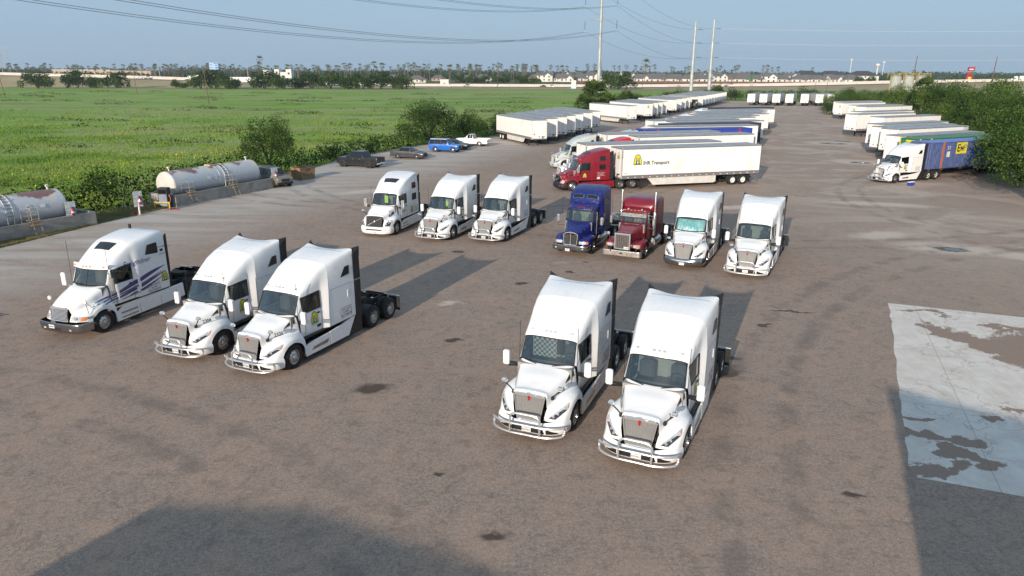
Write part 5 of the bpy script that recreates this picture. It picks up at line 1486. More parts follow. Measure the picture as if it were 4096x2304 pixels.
# buildings behind the drone: their roofs cast the two shadows at the bottom of the picture
M['metal_siding'] = pmat('metal_siding', (.5, .5, .48), .5, .1)
M['metal_roof'] = pmat('metal_roof', (.35, .36, .38), .45, .3)
tanh_ = math.tan(rad(SUN_EL)); ux, uy = math.cos(rad(SUN_AZ)), math.sin(rad(SUN_AZ))
def caster(shadow, h):
 L = h / tanh_
 return (shadow[0] - ux * L, shadow[1] - uy * L)
hB = 7.4
c0 = Vector(caster((14.25, 24.7), hB)); e1 = Vector((.765, -.644)); e2 = Vector((-.34, -.94))
pts = [c0, c0 + e1 * 26, c0 + e1 * 26 + e2 * 16, c0 + e2 * 16]
w = link('warehouse'); tag(w, 'grey metal warehouse behind the drone, only its shadow reaches the slab', 'building')
m = MB(); m.prism([tuple(p) for p in pts], 0, hB - .2, 'z', 'metal_siding'); link('wall', m.mesh('wall', 0), w)
m = MB(); m.prism([tuple(p) for p in [c0 + (c0 - pts[2]) * .004, pts[1], pts[2], pts[3]]], hB - .2, hB, 'z', 'metal_roof'); link('roof', m.mesh('roof', 0), w)
rA = caster((-9.6, 16.9), 6.6); rB = caster((-5.6, 16.8), 6.6)
eA = caster((-12.4, 12.0), 5.0); eB = caster((4.2, 12.4), 5.0)
w = link('workshop'); tag(w, 'small hip roofed workshop behind the drone, only its shadow shows', 'building')
x0, x1, y1 = eA[0], eB[0], min(eA[1], eB[1]) ; y0 = y1 - 10
m = MB().box(x0, x1, y0, y1, 0, 5.0, 'metal_siding'); link('wall', m.mesh('wall', 0), w)
V = [(x0, y0, 5.0), (x1, y0, 5.0), (x1, y1, 5.0), (x0, y1, 5.0), (rA[0], rA[1], 6.6), (rB[0], rB[1], 6.6)]
m = MB().add(V, [(0, 1, 5, 4), (1, 2, 5), (2, 3, 4, 5), (3, 0, 4), (0, 3, 2, 1)], 'metal_roof'); link('roof', m.mesh('roof', 0), w)
# ------------------------------------------------------------------ the yard's tractors of shape A
put_a('white mesh-grille sleeper truck numbered 2320 with grill guard', -10.22, 25.44, -114.5, '2320', 'R72-6900')
put_a('white mesh-grille sleeper truck 2304, between the purple-striped truck and 2320', -13.60, 26.89, -111.1, '2304', 'R63-2727')
a=put_a('white truck with plate R75-9611, closest truck to the concrete slab', 3.71, 18.80, -114.8, '2324', 'R75-9611')
a=put_a('white truck with plate R75-9612 and plaid curtain behind its windshield', 0.49, 20.44, -112.6, '2326', 'R75-9612')
put_a('white truck 2315 with grill guard, beside the truck with the slanted-bar grille', -5.73, 48.21, -111.4, '2315', 'R74-3902')
put_a('white truck 2327 with papers on its dashboard, empty hitch and tandem wheels showing', -1.96, 47.78, -112.7, '2327', 'R75-9514')
put_a('white truck with grill guard and dark windshield, last in its row', 13.35, 39.36, -116.4, '2302', '')
r11 = put_a('white truck with polished steel bumper and teal sunshade inside its windshield', 10.12, 41.16, -114.9, None, '', 'steel', decals=False)
put_a('white truck coupled to the blue container with orange post', 39.42, 77.21, -153.6, '2308', '')
put_a('pale silver-green truck with grey hood, coupled to a white trailer', 4.77, 87.9, 199.0, None, None, 'steel', {'white_paint': 'silver_paint', 'chrome_dark': 'silver_paint'}, False, 'tractors coupled to trailers in the middle row')
put_a('white day-cab truck 2314 half hidden between red truck and silver-green truck', 4.75, 76.2, 197.5, '2314', None, 'guard', None, False, 'tractors coupled to trailers in the middle row', TAD)
rw = TB_W.put('semi_truck', 'white truck with black slatted grille, slanting bar and roof window', 'truck', (-9.83, 49.56, 0), rad(-106), 'white sleeper tractors parked in the yard')
rr = TB_W.put('semi_truck', 'red truck with black bumper coupled to the lettered white trailer', 'truck', (4.3, 71.11, 0), rad(197.3), 'tractors coupled to trailers in the middle row', {'white_paint': 'red_paint', 'bumper_paint': 'black_plastic', 'lens_dark': 'lens'})
rc = TC.put('semi_truck', 'white truck with purple flame stripes and split windshield', 'truck', (-19.8, 29.28, 0), rad(-108), 'white sleeper tractors parked in the yard')
rd = TD.put('semi_truck', 'dark blue truck with faded roof paint and twin roof windows', 'truck', (3.65, 44.3, 0), rad(-113.8), 'older tractors parked in the yard')
re_ = TE.put('semi_truck', 'red truck with square chrome grille and twin exhaust stacks', 'truck', (6.81, 43.26, 0), rad(-117), 'older tractors parked in the yard')
# ================================================================== van trailers
M['trailer_white'] = pmat('trailer_white', (.80, .79, .77), .42, 0, .03, 1.6, col2=(.60, .56, .50), lo=.52, hi=.85, vscale=(1, 1, .22))
M['trailer_roof'] = pmat('trailer_roof', (.40, .415, .43), .5, .15, .12, .8)
M['post_silver'] = pmat('post_silver', (.62, .62, .61), .35, .6, .08)
M['tape_red'] = pmat('tape_red', (.52, .03, .03), .4)
M['skirt_white'] = pmat('skirt_white', (.66, .64, .60), .55, 0, .1, 1.5)
TL, TW, TT, TBt = 16.15, 1.3, 4.11, 1.12
def build_trailer(panels=False, skirt=True, seams=True):
 t = Tmpl()
 m = MB().box(-TL + .03, -.03, -TW + .012, TW - .012, TBt + .05, TT - .02, 'trailer_white')
 t.part('cargo_box', m, smooth=0)
 npan = 13
 w = (TL - .5) / npan
 for s in (1, -1):
  y0, y1 = (TW - .012, TW) if s > 0 else (-TW, -TW + .012)
  if panels:
   for k in range(npan):
    x = -.25 - w * k
    t.part('side_panel', MB().box(x - w + .006, x - .006, y0, y1, TBt + .34, TT - .14, 'trailer_white', .003), smooth=0)
  else:
   m = MB()
   for k in range(npan):
    x = -.25 - w * k
    m.box(x - w + .006, x - .006, y0, y1, TBt + .34, TT - .14, 'trailer_white')
   t.part('side_wall', m, smooth=0)
  a, b = (TW - .03, TW + .012) if s > 0 else (-TW - .012, -TW + .03)
  t.part('top_rail', MB().box(-TL, 0, a, b, TT - .13, TT, 'rail_grey', .01), smooth=0)
  t.part('bottom_rail', MB().box(-TL, -.02, a, b, TBt - .02, TBt + .33, 'rail_grey', .01), smooth=0)
  t.part('corner_post', MB().tube([(-.06, s * (TW - .05), TBt), (-.06, s * (TW - .05), TT)], .075, 'post_silver', 10))
  m = MB()
  for k in range(19):
   x = -.5 - .82 * k
   q = (b, b + .003) if s > 0 else (a - .003, a)
   m.box(x - .15, x, *q, TBt + .08, TBt + .135, 'tape_red'); m.box(x - .32, x - .152, *q, TBt + .08, TBt + .135, 'trailer_white')
  o = t.part('reflective_tape', m, smooth=0)
 t.part('roof', MB().box(-TL + .01, -.01, -TW - .005, TW + .005, TT - .02, TT + .012, 'trailer_roof', .008), smooth=0)
 m = MB().box(-.03, 0, -TW + .06, TW - .06, TBt + .04, TT - .1, 'trailer_white', .008)
 ni = t.part('nose_panel', m, smooth=0)
 t.part('nose_rail', MB().box(-.03, .012, -TW + .04, TW - .04, TT - .12, TT + .002, 'rail_grey', .008).box(-.03, .012, -TW + .04, TW - .04, TBt - .04, TBt + .12, 'rail_grey', .008), ni, smooth=0)
 m = MB().box(0, .05, .35, .75, TBt + .28, TBt + .44, 'black_plastic', .02)
 m.tube([(.04, .45, TBt + .36), (.12, .42, TBt + .2), (.06, .62, TBt + .18), (.03, .7, TBt + .34)], .022, 'black_plastic', 5)
 m.lathe([(.0, .07), (.05, .06), (.06, 0)], 'black_plastic', 10, 'x', (0, .88, TBt + .42))
 t.part('gladhand_box', m, ni)
 m = MB().tube([(.012, .55, TBt + .45), (.015, .57, 3.0), (.015, .55, 3.45)], .014, 'rail_grey', 4)
 m.box(0, .03, .49, .61, 3.42, 3.62, 'trailer_white', .01)
 t.part('marker_cable', m, ni)
 t.part('document_box', MB().box(0, .04, -.12, .04, TBt + .30, TBt + .52, 'ink_grey', .01), ni)
 t.part('marker_light', MB().box(0, .03, -.06, .06, TT - .26, TT - .2, 'amber', .01), ni)
 # landing gear
 for s in (1, -1):
  m = MB().box(-2.55, -2.40, s * .78 - .07, s * .78 + .07, .06, TBt, 'chassis')
  m.box(-2.64, -2.31, s * .78 - .14, s * .78 + .14, .0, .05, 'chassis')
  t.part('landing_leg', m, smooth=0)
 m = MB().tube([(-2.47, -.78, .75), (-2.47, .78, .75)], .035, 'chassis', 6)
 m.tube([(-2.47, -.78, .3), (-3.3, -.6, TBt)], .03, 'chassis', 5); m.tube([(-2.47, .78, .3), (-3.3, .6, TBt)], .03, 'chassis', 5)
 m.box(-TL + .3, -.4, -.5, -.42, TBt - .14, TBt, 'chassis'); m.box(-TL + .3, -.4, .42, .5, TBt - .14, TBt, 'chassis')
 m.box(-1.6, -.2, -1.1, 1.1, TBt - .08, TBt - .02, 'chassis')
 t.part('underframe', m, smooth=0)
 if skirt:
  for s in (1, -1):
   m = MB().prism([(-2.95, TBt - .02), (-3.6, .40), (-10.7, .36), (-10.9, .5), (-10.9, TBt - .02)], min(s * 1.235, s * 1.265), max(s * 1.235, s * 1.265), 'y', 'skirt_white')
   t.part('side_skirt', m, smooth=0)
 ax = (-13.0, -14.25)
 m = MB()
 for s in (1, -1):
  m.box(-15.1, -12.2, s * .55 - .06, s * .55 + .06, .75, TBt - .02, 'chassis')
 for a in ax:
  m.tube([(a, -1.0, .51), (a, 1.0, .51)], .07, 'chassis', 8)
 t.part('bogie', m, smooth=0)
 for a in ax:
  for s in (1, -1):
   truck_wheel(t, a, s, 'dual', True)
 for s in (1, -1):
  t.part('mudflap', MB().box(-15.03, -15.01, s * 1.05 - .3, s * 1.05 + .3, .3, TBt - .05, 'rubber'), smooth=0)
  y = (.02, TW - .08) if s > 0 else (-TW + .08, -.02)
  di = t.part('rear_door', MB().box(-TL - .03, -TL + .03, *y, TBt + .12, TT - .1, 'trailer_white', .008), smooth=0)
  t.part('lock_rod', MB().tube([(-TL - .05, s * .35, TBt + .1), (-TL - .05, s * .35, TT - .12)], .02, 'post_silver', 6).tube([(-TL - .05, s * .95, TBt + .1), (-TL - .05, s * .95, TT - .12)], .02, 'post_silver', 6), di)
  t.part('tail_light', MB().box(-TL - .04, -TL, s * 1.0 - .16, s * 1.0 + .16, TBt - .02, TBt + .09, 'red_lens', .01))
 m = MB().box(-TL - .02, -TL + .08, -1.1, 1.1, .50, .60, 'rail_grey', .01)
 for s in (1, -1):
  m.box(-TL, -TL + .06, s * .7 - .05, s * .7 + .05, .6, TBt, 'rail_grey')
 m.box(-TL, -TL + .03, -TW, TW, TBt - .04, TBt + .12, 'rail_grey'); m.box(-TL, -TL + .03, -TW, TW, TT - .1, TT - .001, 'rail_grey')
 t.part('rear_bumper', m, smooth=0)
 return t
TR_P = build_trailer(True, True)
TR_S = build_trailer(False, True)
TR_N = build_trailer(False, False)
LOGO_BIG, LOGO_MID = logo_geo(1.05), logo_geo(.62)
def nose_logo(r, z=3.1, y=-.55, dy=0):
 decal(r, 'company_logo', [(LOGO_MID, (.002, y + dy, z), (0, 1, 0), (0, 0, 1), (1, 0, 0), None)])
def side_logo(r, x=-2.1, z=2.35):
 G = [(LOGO_BIG, (x, TW, z), *[LEFT[k] for k in ('right', 'up', 'nrm')], None)]
 decal(r, 'company_logo', G)
 L = text_geo('IHR Transport', .52, 'ink_green', .03, .95, align='LEFT')
 decal(r, 'company_lettering', [(L, (x - .62, TW, z + .16), *[LEFT[k] for k in ('right', 'up', 'nrm')], None)])
def unit_letters(r, txt='558'):
 G = []
 for k, c in enumerate(txt):
  G.append((text_geo(c, .24, 'ink', .01), (-.06, TW + .03, 3.75 - .25 * k), *[LEFT[q] for q in ('right', 'up', 'nrm')], None))
 G.append((text_geo('00208', .16, 'ink', .0, 1), (-.45, TW + .003, 1.62), *[LEFT[q] for q in ('right', 'up', 'nrm')], None))
 decal(r, 'unit_lettering', G)
def placards(r, k):
 m = MB()
 if k % 3 == 0:
  m.prism([(-.9, 1.75), (-.75, 1.9), (-.9, 2.05), (-1.05, 1.9)], 0, .008, 'x', 'ink_grey')
 m.box(0, .012, .95, 1.1, 1.75, 1.87, 'logo_yellow' if k % 2 else 'paper', .002)
 m.box(0, .012, -.75, -.6, 1.45, 1.68, 'ink_grey' if k % 2 else 'paper', .002)
 link('placard', m.mesh('placard', 0), r)
def put_trailer(T, label, x, y, deg, group, k=0, logo=None):
 r = T.put('semi_trailer', label, 'trailer', (x, y, 0), rad(deg), group)
 if logo: nose_logo(r, *logo)
 placards(r, k)
 return r
ORD = ['first', 'second', 'third', 'fourth', 'fifth', 'sixth', 'seventh', 'eighth', 'ninth', 'tenth', 'eleventh', 'twelfth']
# row along the hedge, noses towards the drive
gA = 'white trailers backed against the hedge'
A = [(4.22, 114.35), (6.13, 118.35), (7.98, 122.91), (9.76, 126.84), (11.56, 131.80), (13.71, 136.32), (15.71, 141.13)]
for k, (x, y) in enumerate(A):
 put_trailer(TR_P if k == 0 else TR_S, 'white trailer, %s from the white pickup in the hedge row of seven' % ORD[k], x, y, -68.5, gA, k)
gB = 'white trailers standing by the palm clump'
B = [(26.89, 165.24, -64), (32.70, 177.29, -67), (34.9, 182.2, -68), (36.9, 186.4, -68), (38.9, 190.6, -68)]
for k, (x, y, h) in enumerate(B):
 r = put_trailer(TR_S, 'white trailer, %s in the group of five in front of the palm clump%s' % (ORD[k], ', plain nose' if k == 0 else ''), x, y, h, gB, k, None if k == 0 else (3.05, 0, 0))
 if k == 1: side_logo(r, -1.2)
gC = 'white trailers further along the hedge'
C = [(44.37, 203.86), (47.2, 210.5), (49.6, 215.6), (52.0, 220.6)]
for k, (x, y) in enumerate(C):
 put_trailer(TR_S, 'white trailer, %s of four beyond the palm clump trailers, before the one with bare machinery' % ORD[k], x, y, -68, gC, k, None if k < 3 else (2.9, .4, 0))
gD = 'white trailers at the far end of the hedge row'
D = [(60.0, 236.5), (62.4, 241.9), (64.8, 247.3), (67.2, 252.7), (69.6, 258.0), (72.0, 263.5), (74.4, 269.0), (76.8, 274.5), (79.2, 280.0), (81.6, 285.5)]
for k, (x, y) in enumerate(D):
 put_trailer(TR_S, 'white trailer, %s beyond the trailer with bare machinery in the far hedge row' % ORD[k], x, y, -68.5, gD, k)
r = put_trailer(TR_N, 'white trailer with dark bare machinery and hoses on its nose', 56.2, 228.0, -68, gD, 1)
m = MB().box(.05, .55, -1.0, 1.0, 1.3, 3.3, 'chassis', .05).box(.5, .8, -.8, .2, 1.4, 2.2, 'ink_grey', .05).box(.5, .75, .1, .9, 2.2, 3.0, 'rail_grey', .05)
for k in range(9):
 a = random.uniform(-1, 1); b = random.uniform(1.3, 3.4)
 m.tube([(.6, a, b), (.95, a + random.uniform(-.4, .4), b + random.uniform(-.5, .4)), (.7, a + random.uniform(-.8, .8), b - .4)], .05, 'black_plastic' if k % 2 else 'aluminium', 6)
link('refrigeration_unit', m.mesh('refrigeration_unit'), r)
gE = 'white trailers lined up at the far end of the yard'
Ee = [(85.2, 263.6, -117), (89.2, 262.6, -118), (93.6, 262.0, -116), (98.0, 261.3, -115), (103.1, 260.5, -113), (108.4, 260.5, -104), (113.0, 262.0, -104)]
for k, (x, y, h) in enumerate(Ee):
 put_trailer(TR_N, 'white trailer, %s of the seven noses facing the drive at the far end' % ORD[k], x, y, h, gE, k, None if k == 0 else (2.75 + .35 * (k == 1) + .2 * (k == 5), -.1, 0))
# middle row
gF = 'trailers parked side by side in the middle row'
r = put_trailer(TR_P, 'white trailer lettered IHR Transport with yellow arch logo, coupled to the red truck', 10.42, 72.38, 197.8, gF, 2, (3.05, .55, 0))
side_logo(r, -1.75, 2.45); unit_letters(r)
r = put_trailer(TR_P, 'white trailer right behind the lettered trailer, second in the middle row', 7.25, 76.45, 197.2, gF, 1); unit_letters(r, '316')
F = [(14.30, 85.90, 199.5, 'white trailer with ribbed sides behind the red cab roof, third in the middle row'),
  (11.01, 89.45, 199, 'white trailer coupled to the silver-green truck, fourth in the middle row'),
  (19.53, 102.31, 195, 'white trailer between the two blue containers in the middle row'),
  (24.09, 111.49, 199, 'white trailer just behind the dark navy container in the middle row'),
  (21.52, 114.89, 201, 'white trailer, second behind the dark navy container, its nose standing out from the row'),
  (25.70, 120.09, 200, 'white trailer, third behind the dark navy container in the middle row'),
  (28.02, 124.82, 200.5, 'white trailer, fourth behind the dark navy container in the middle row'),
  (32.20, 130.70, 203, 'white trailer with its whole rear side showing, fifth behind the navy container'),
  (33.75, 136.43, 203, 'white trailer, sixth behind the dark navy container in the middle row'),
  (35.37, 141.53, 202, 'white trailer, seventh behind the dark navy container in the middle row'),
  (39.09, 148.72, 200, 'white trailer in front of the green-topped container of the middle row')]
for k, (x, y, h, l) in enumerate(F):
 r = put_trailer(TR_P if k < 2 else TR_S, l, x, y, h, gF, k, (3.0, .2, 0) if k == 1 else None)
# right-hand row under the trees
gG = 'trailers parked under the trees across the drive'
Gt = [(86.1, 195.1, 207, 'white trailer at the far end of the row under the trees, mostly hidden', None),
   (82.8, 186.9, 207, 'white trailer with small yellow logo, front one of the far pair under the trees', (2.95, .5, 0)),
   (80.2, 173.1, 207, 'white trailer with yellow logo beside the leafy bough, third from the far end', (2.85, .3, 0)),
   (78.8, 166.3, 207, 'white trailer, fourth from the far end of the row under the trees', None),
   (67.5, 144.1, 207, 'white trailer tucked behind the one standing out with open space before it', None),
   (62.6, 135.4, 206, 'white trailer with stained nose and open ground in front, mid row under the trees', None),
   (63.1, 126.8, 208, 'white trailer set back, next after the stained-nose trailer under the trees', None),
   (54.1, 108.9, 208.5, 'white trailer, first of the four close together before the green container', None),
   (51.9, 103.0, 208.5, 'white trailer, second of the four close together before the green container', None),
   (51.4, 99.3, 208.5, 'white trailer with diamond placard, third of the four before the green container', None),
   (46.6, 88.4, 208, 'white trailer right beside the green container under the trees', None)]
for k, (x, y, h, l, lg) in enumerate(Gt):
 put_trailer(TR_S, l, x, y, h, gG, 3 if k == 9 else 1, lg)
# ================================================================== containers on chassis
def cont_mat(name, col, fade, rust=True):
 return pmat(name, col, .5, 0, .2, 2.2, col2=fade, lo=.45, hi=.75)
M['cont_blue'] = cont_mat('cont_blue', (.055, .085, .22), (.11, .14, .27))
M['cont_blue_deep'] = cont_mat('cont_blue_deep', (.012, .035, .30), (.02, .06, .36))
M['cont_roof_blue'] = cont_mat('cont_roof_blue', (.13, .19, .46), (.22, .30, .55))
M['cont_orange'] = pmat('cont_orange', (.48, .12, .045), .6, col2=(.28, .10, .05), lo=.5, hi=.75)
M['cont_red'] = pmat('cont_red', (.42, .02, .03), .6)
M['cont_green'] = cont_mat('cont_green', (.012, .14, .035), (.02, .20, .06))
M['cont_roof_green'] = cont_mat('cont_roof_green', (.07, .19, .135), (.12, .26, .19))
M['cont_navy'] = cont_mat('cont_navy', (.012, .02, .05), (.03, .035, .07))
M['cont_roof_navy'] = cont_mat('cont_roof_navy', (.045, .055, .085), (.20, .09, .06))
M['rust_frame'] = pmat('rust_frame', (.12, .05, .03), .8)
M['yellow_trim'] = pmat('yellow_trim', (.70, .48, .04), .6)
def build_container(side, roof, post, chassis_mat='chassis'):
 t = Tmpl()
 z0, z1, L = 1.22, 4.10, 16.15
 for s in (1, -1):
  pts = [(0, -.10)]
  y_out, y_in = 1.295, 1.265
  x = -.12
  prof = []
  while x > -L + .3:
   prof += [(x, y_in), (x - .04, y_out), (x - .16, y_out), (x - .20, y_in)]
   x -= .27
  prof += [(-L + .08, y_in)]
  V, Fc = [], []
  for (xx, yy) in prof:
   V += [(xx, s * yy, z0 + .14), (xx, s * yy, z1 - .1)]
  for k in range(len(prof) - 1):
   Fc.append((2 * k, 2 * k + 2, 2 * k + 3, 2 * k + 1))
  t.part('corrugated_side', MB().add(V, Fc, side), smooth=0)
  q = (1.24, 1.3) if s > 0 else (-1.3, -1.24)
  m = MB().box(-L, 0, *q, z0, z0 + .15, side, .01).box(-L, 0, *q, z1 - .12, z1 - .002, side, .01)
  t.part('side_rail', m, smooth=0)
  for xx in (-2.0, -14.2):
   t.part('lifting_post', MB().box(xx - .16, xx + .16, min(s * 1.23, s * 1.312), max(s * 1.23, s * 1.312), z0 + .001, z1 + .006, post, .01), smooth=0)
  for xx in (0, -L):
   a = (-.14, .004) if xx == 0 else (-L - .004, -L + .14)
   t.part('corner_post', MB().box(*a, min(s * 1.17, s * 1.306), max(s * 1.17, s * 1.306), z0, z1 + .008, side if xx else post if post != 'cont_orange' else side, .012), smooth=0)
 t.part('roof', MB().box(-L + .02, -.02, -1.25, 1.25, z1 - .08, z1 - .012, roof), smooth=0)
 m = MB()
 for k in range(24):
  x = -.4 - .655 * k
  m.box(x - .3, x, -1.1, 1.1, z1 - .012, z1 + .012, roof, .008)
 ri = t.part('roof_rib', m, smooth=0)
 m = MB()
 pr = []
 y = -1.16
 while y < 1.15:
  pr += [(-.02, y), (-.05, y + .04), (-.05, y + .14), (-.02, y + .18)]; y += .25
 V, Fc = [], []
 for (xx, yy) in pr:
  V += [(xx, yy, z0 + .1), (xx, yy, z1 - .1)]
 for k in range(len(pr) - 1):
  Fc.append((2 * k, 2 * k + 2, 2 * k + 3, 2 * k + 1))
 m.add(V, Fc, side); m.box(-.1, 0, -1.18, 1.18, z0, z0 + .12, side); m.box(-.1, 0, -1.18, 1.18, z1 - .12, z1 - .004, side)
 t.part('front_wall', m, smooth=0)
 m = MB().box(-L, -L + .06, -1.2, 1.2, z0, z1 - .02, side)
 t.part('rear_door', m, smooth=0)
 m = MB()
 for s in (1, -1):
  m.box(-L + .2, -.2, s * .5 - .06, s * .5 + .06, .92, z0 - .02, 'rust_frame')
  m.box(-2.7, -2.55, s * .75 - .07, s * .75 + .07, .05, .95, 'rust_frame')
 for x in (-.3, -2.6, -6, -9, -12, -15.6):
  m.box(x - .08, x + .08, -1.15, 1.15, 1.0, z0 - .02, 'rust_frame')
 for a in (-13.0, -14.25):
  m.tube([(a, -1, .51), (a, 1, .51)], .07, 'chassis', 8)
 t.part('container_chassis', m, smooth=0)
 for a in (-13.0, -14.25):
  for s in (1, -1):
   truck_wheel(t, a, s, 'dual', True)
 return t
TK_BLUE = build_container('cont_blue', 'cont_roof_blue', 'cont_orange')
TK_DEEP = build_container('cont_blue_deep', 'cont_blue', 'cont_red')
TK_GREEN = build_container('cont_green', 'cont_roof_green', 'yellow_trim')
TK_NAVY = build_container('cont_navy', 'cont_roof_navy', 'cont_navy')
SIDE_L = [LEFT[k] for k in ('right', 'up', 'nrm')]
r = TK_BLUE.put('shipping_container', 'blue corrugated container with orange post and yellow EMP panel, on its chassis', 'container', (45.15, 79.91, 0), rad(207), 'containers on chassis')
L = rect_geo(-.95, .95, -.62, .62, 'logo_yellow', 0)
decal(r, 'company_panel', [(L, (-5.2, 1.30, 3.35), *SIDE_L, None),
 (text_geo('E', 1.15, 'ink', .02), (-4.68, 1.30, 3.33), *SIDE_L, None), (text_geo('M', .80, 'ink_purple', .02), (-5.28, 1.30, 3.28), *SIDE_L, None), (text_geo('P', 1.0, 'ink_purple', .0), (-5.80, 1.30, 3.33), *SIDE_L, None)])
decal(r, 'container_number', [(text_geo('53', .55, 'ink_white', .01), (-2.95, 1.30, 3.45), *SIDE_L, None), (rect_geo(-.28, .28, -.3, .3, 'ink_white', 0), (-2.95, 1.30, 2.75), *SIDE_L, None),
 (rect_geo(-2.3, 2.3, -.5, .5, 'cont_blue_deep', 0), (-9.4, 1.30, 2.75), *SIDE_L, None)])
r = TK_GREEN.put('shipping_container', 'green corrugated container with yellow corner posts between white trailer and blue container', 'container', (46.2, 84.3, 0), rad(207.5), 'containers on chassis')
decal(r, 'company_panel', [(rect_geo(-.7, .7, -.4, .4, 'logo_yellow', 0), (0.0, .2, 3.5), (0, 1, 0), (0, 0, 1), (1, 0, 0), None), (text_geo('EMP', .55, 'ink_purple', .015), (0.0, .2, 3.5), (0, 1, 0), (0, 0, 1), (1, 0, 0), None)])
TK_DEEP.put('shipping_container', 'worn bright blue container with red corner posts in the middle row', 'container', (16.86, 96.46, 0), rad(195.5), 'containers on chassis')
TK_NAVY.put('shipping_container', 'dark navy container with rusty roof in the middle row', 'container', (21.91, 106.80, 0), rad(198), 'containers on chassis')
TK_NAVY.put('shipping_container', 'dark green-blue container at the far end of the middle row', 'container', (41.22, 157.66, 0), rad(195), 'containers on chassis')
# tractors half hidden at the noses of the middle row
def nose_truck(T, label, nx, ny, h, swap=None, skip=(), d=6.2):
 a = rad(h)
 return T.put('semi_truck', label, 'truck', (nx + d * math.cos(a), ny + d * math.sin(a), 0), a, 'tractors coupled to trailers in the middle row', swap, skip)
SK = ('bumper', 'bumper_insert', 'grill_guard', 'roof_fin')
nose_truck(TB_W, 'bright red truck, only its roof showing above the second trailer', 14.30, 85.90, 199.5, {'white_paint': 'bright_red_paint', 'bumper_paint': 'bright_red_paint'})
nose_truck(TA, 'pale blue-white truck in front of the bright blue container, roof showing', 16.86, 96.46, 196, {'white_paint': 'pale_blue_paint'}, SK)
nose_truck(TA, 'white truck in front of the dark navy container, roof showing', 21.91, 106.80, 198, None, SK)
nose_truck(TA, 'white truck whose curved roof shows beside the fifth trailer behind the navy container', 33.75, 136.43, 203, None, SK)
nose_truck(TA, 'white truck whose curved roof shows in front of the green-topped container', 41.22, 157.66, 196, None, SK, 5.0)
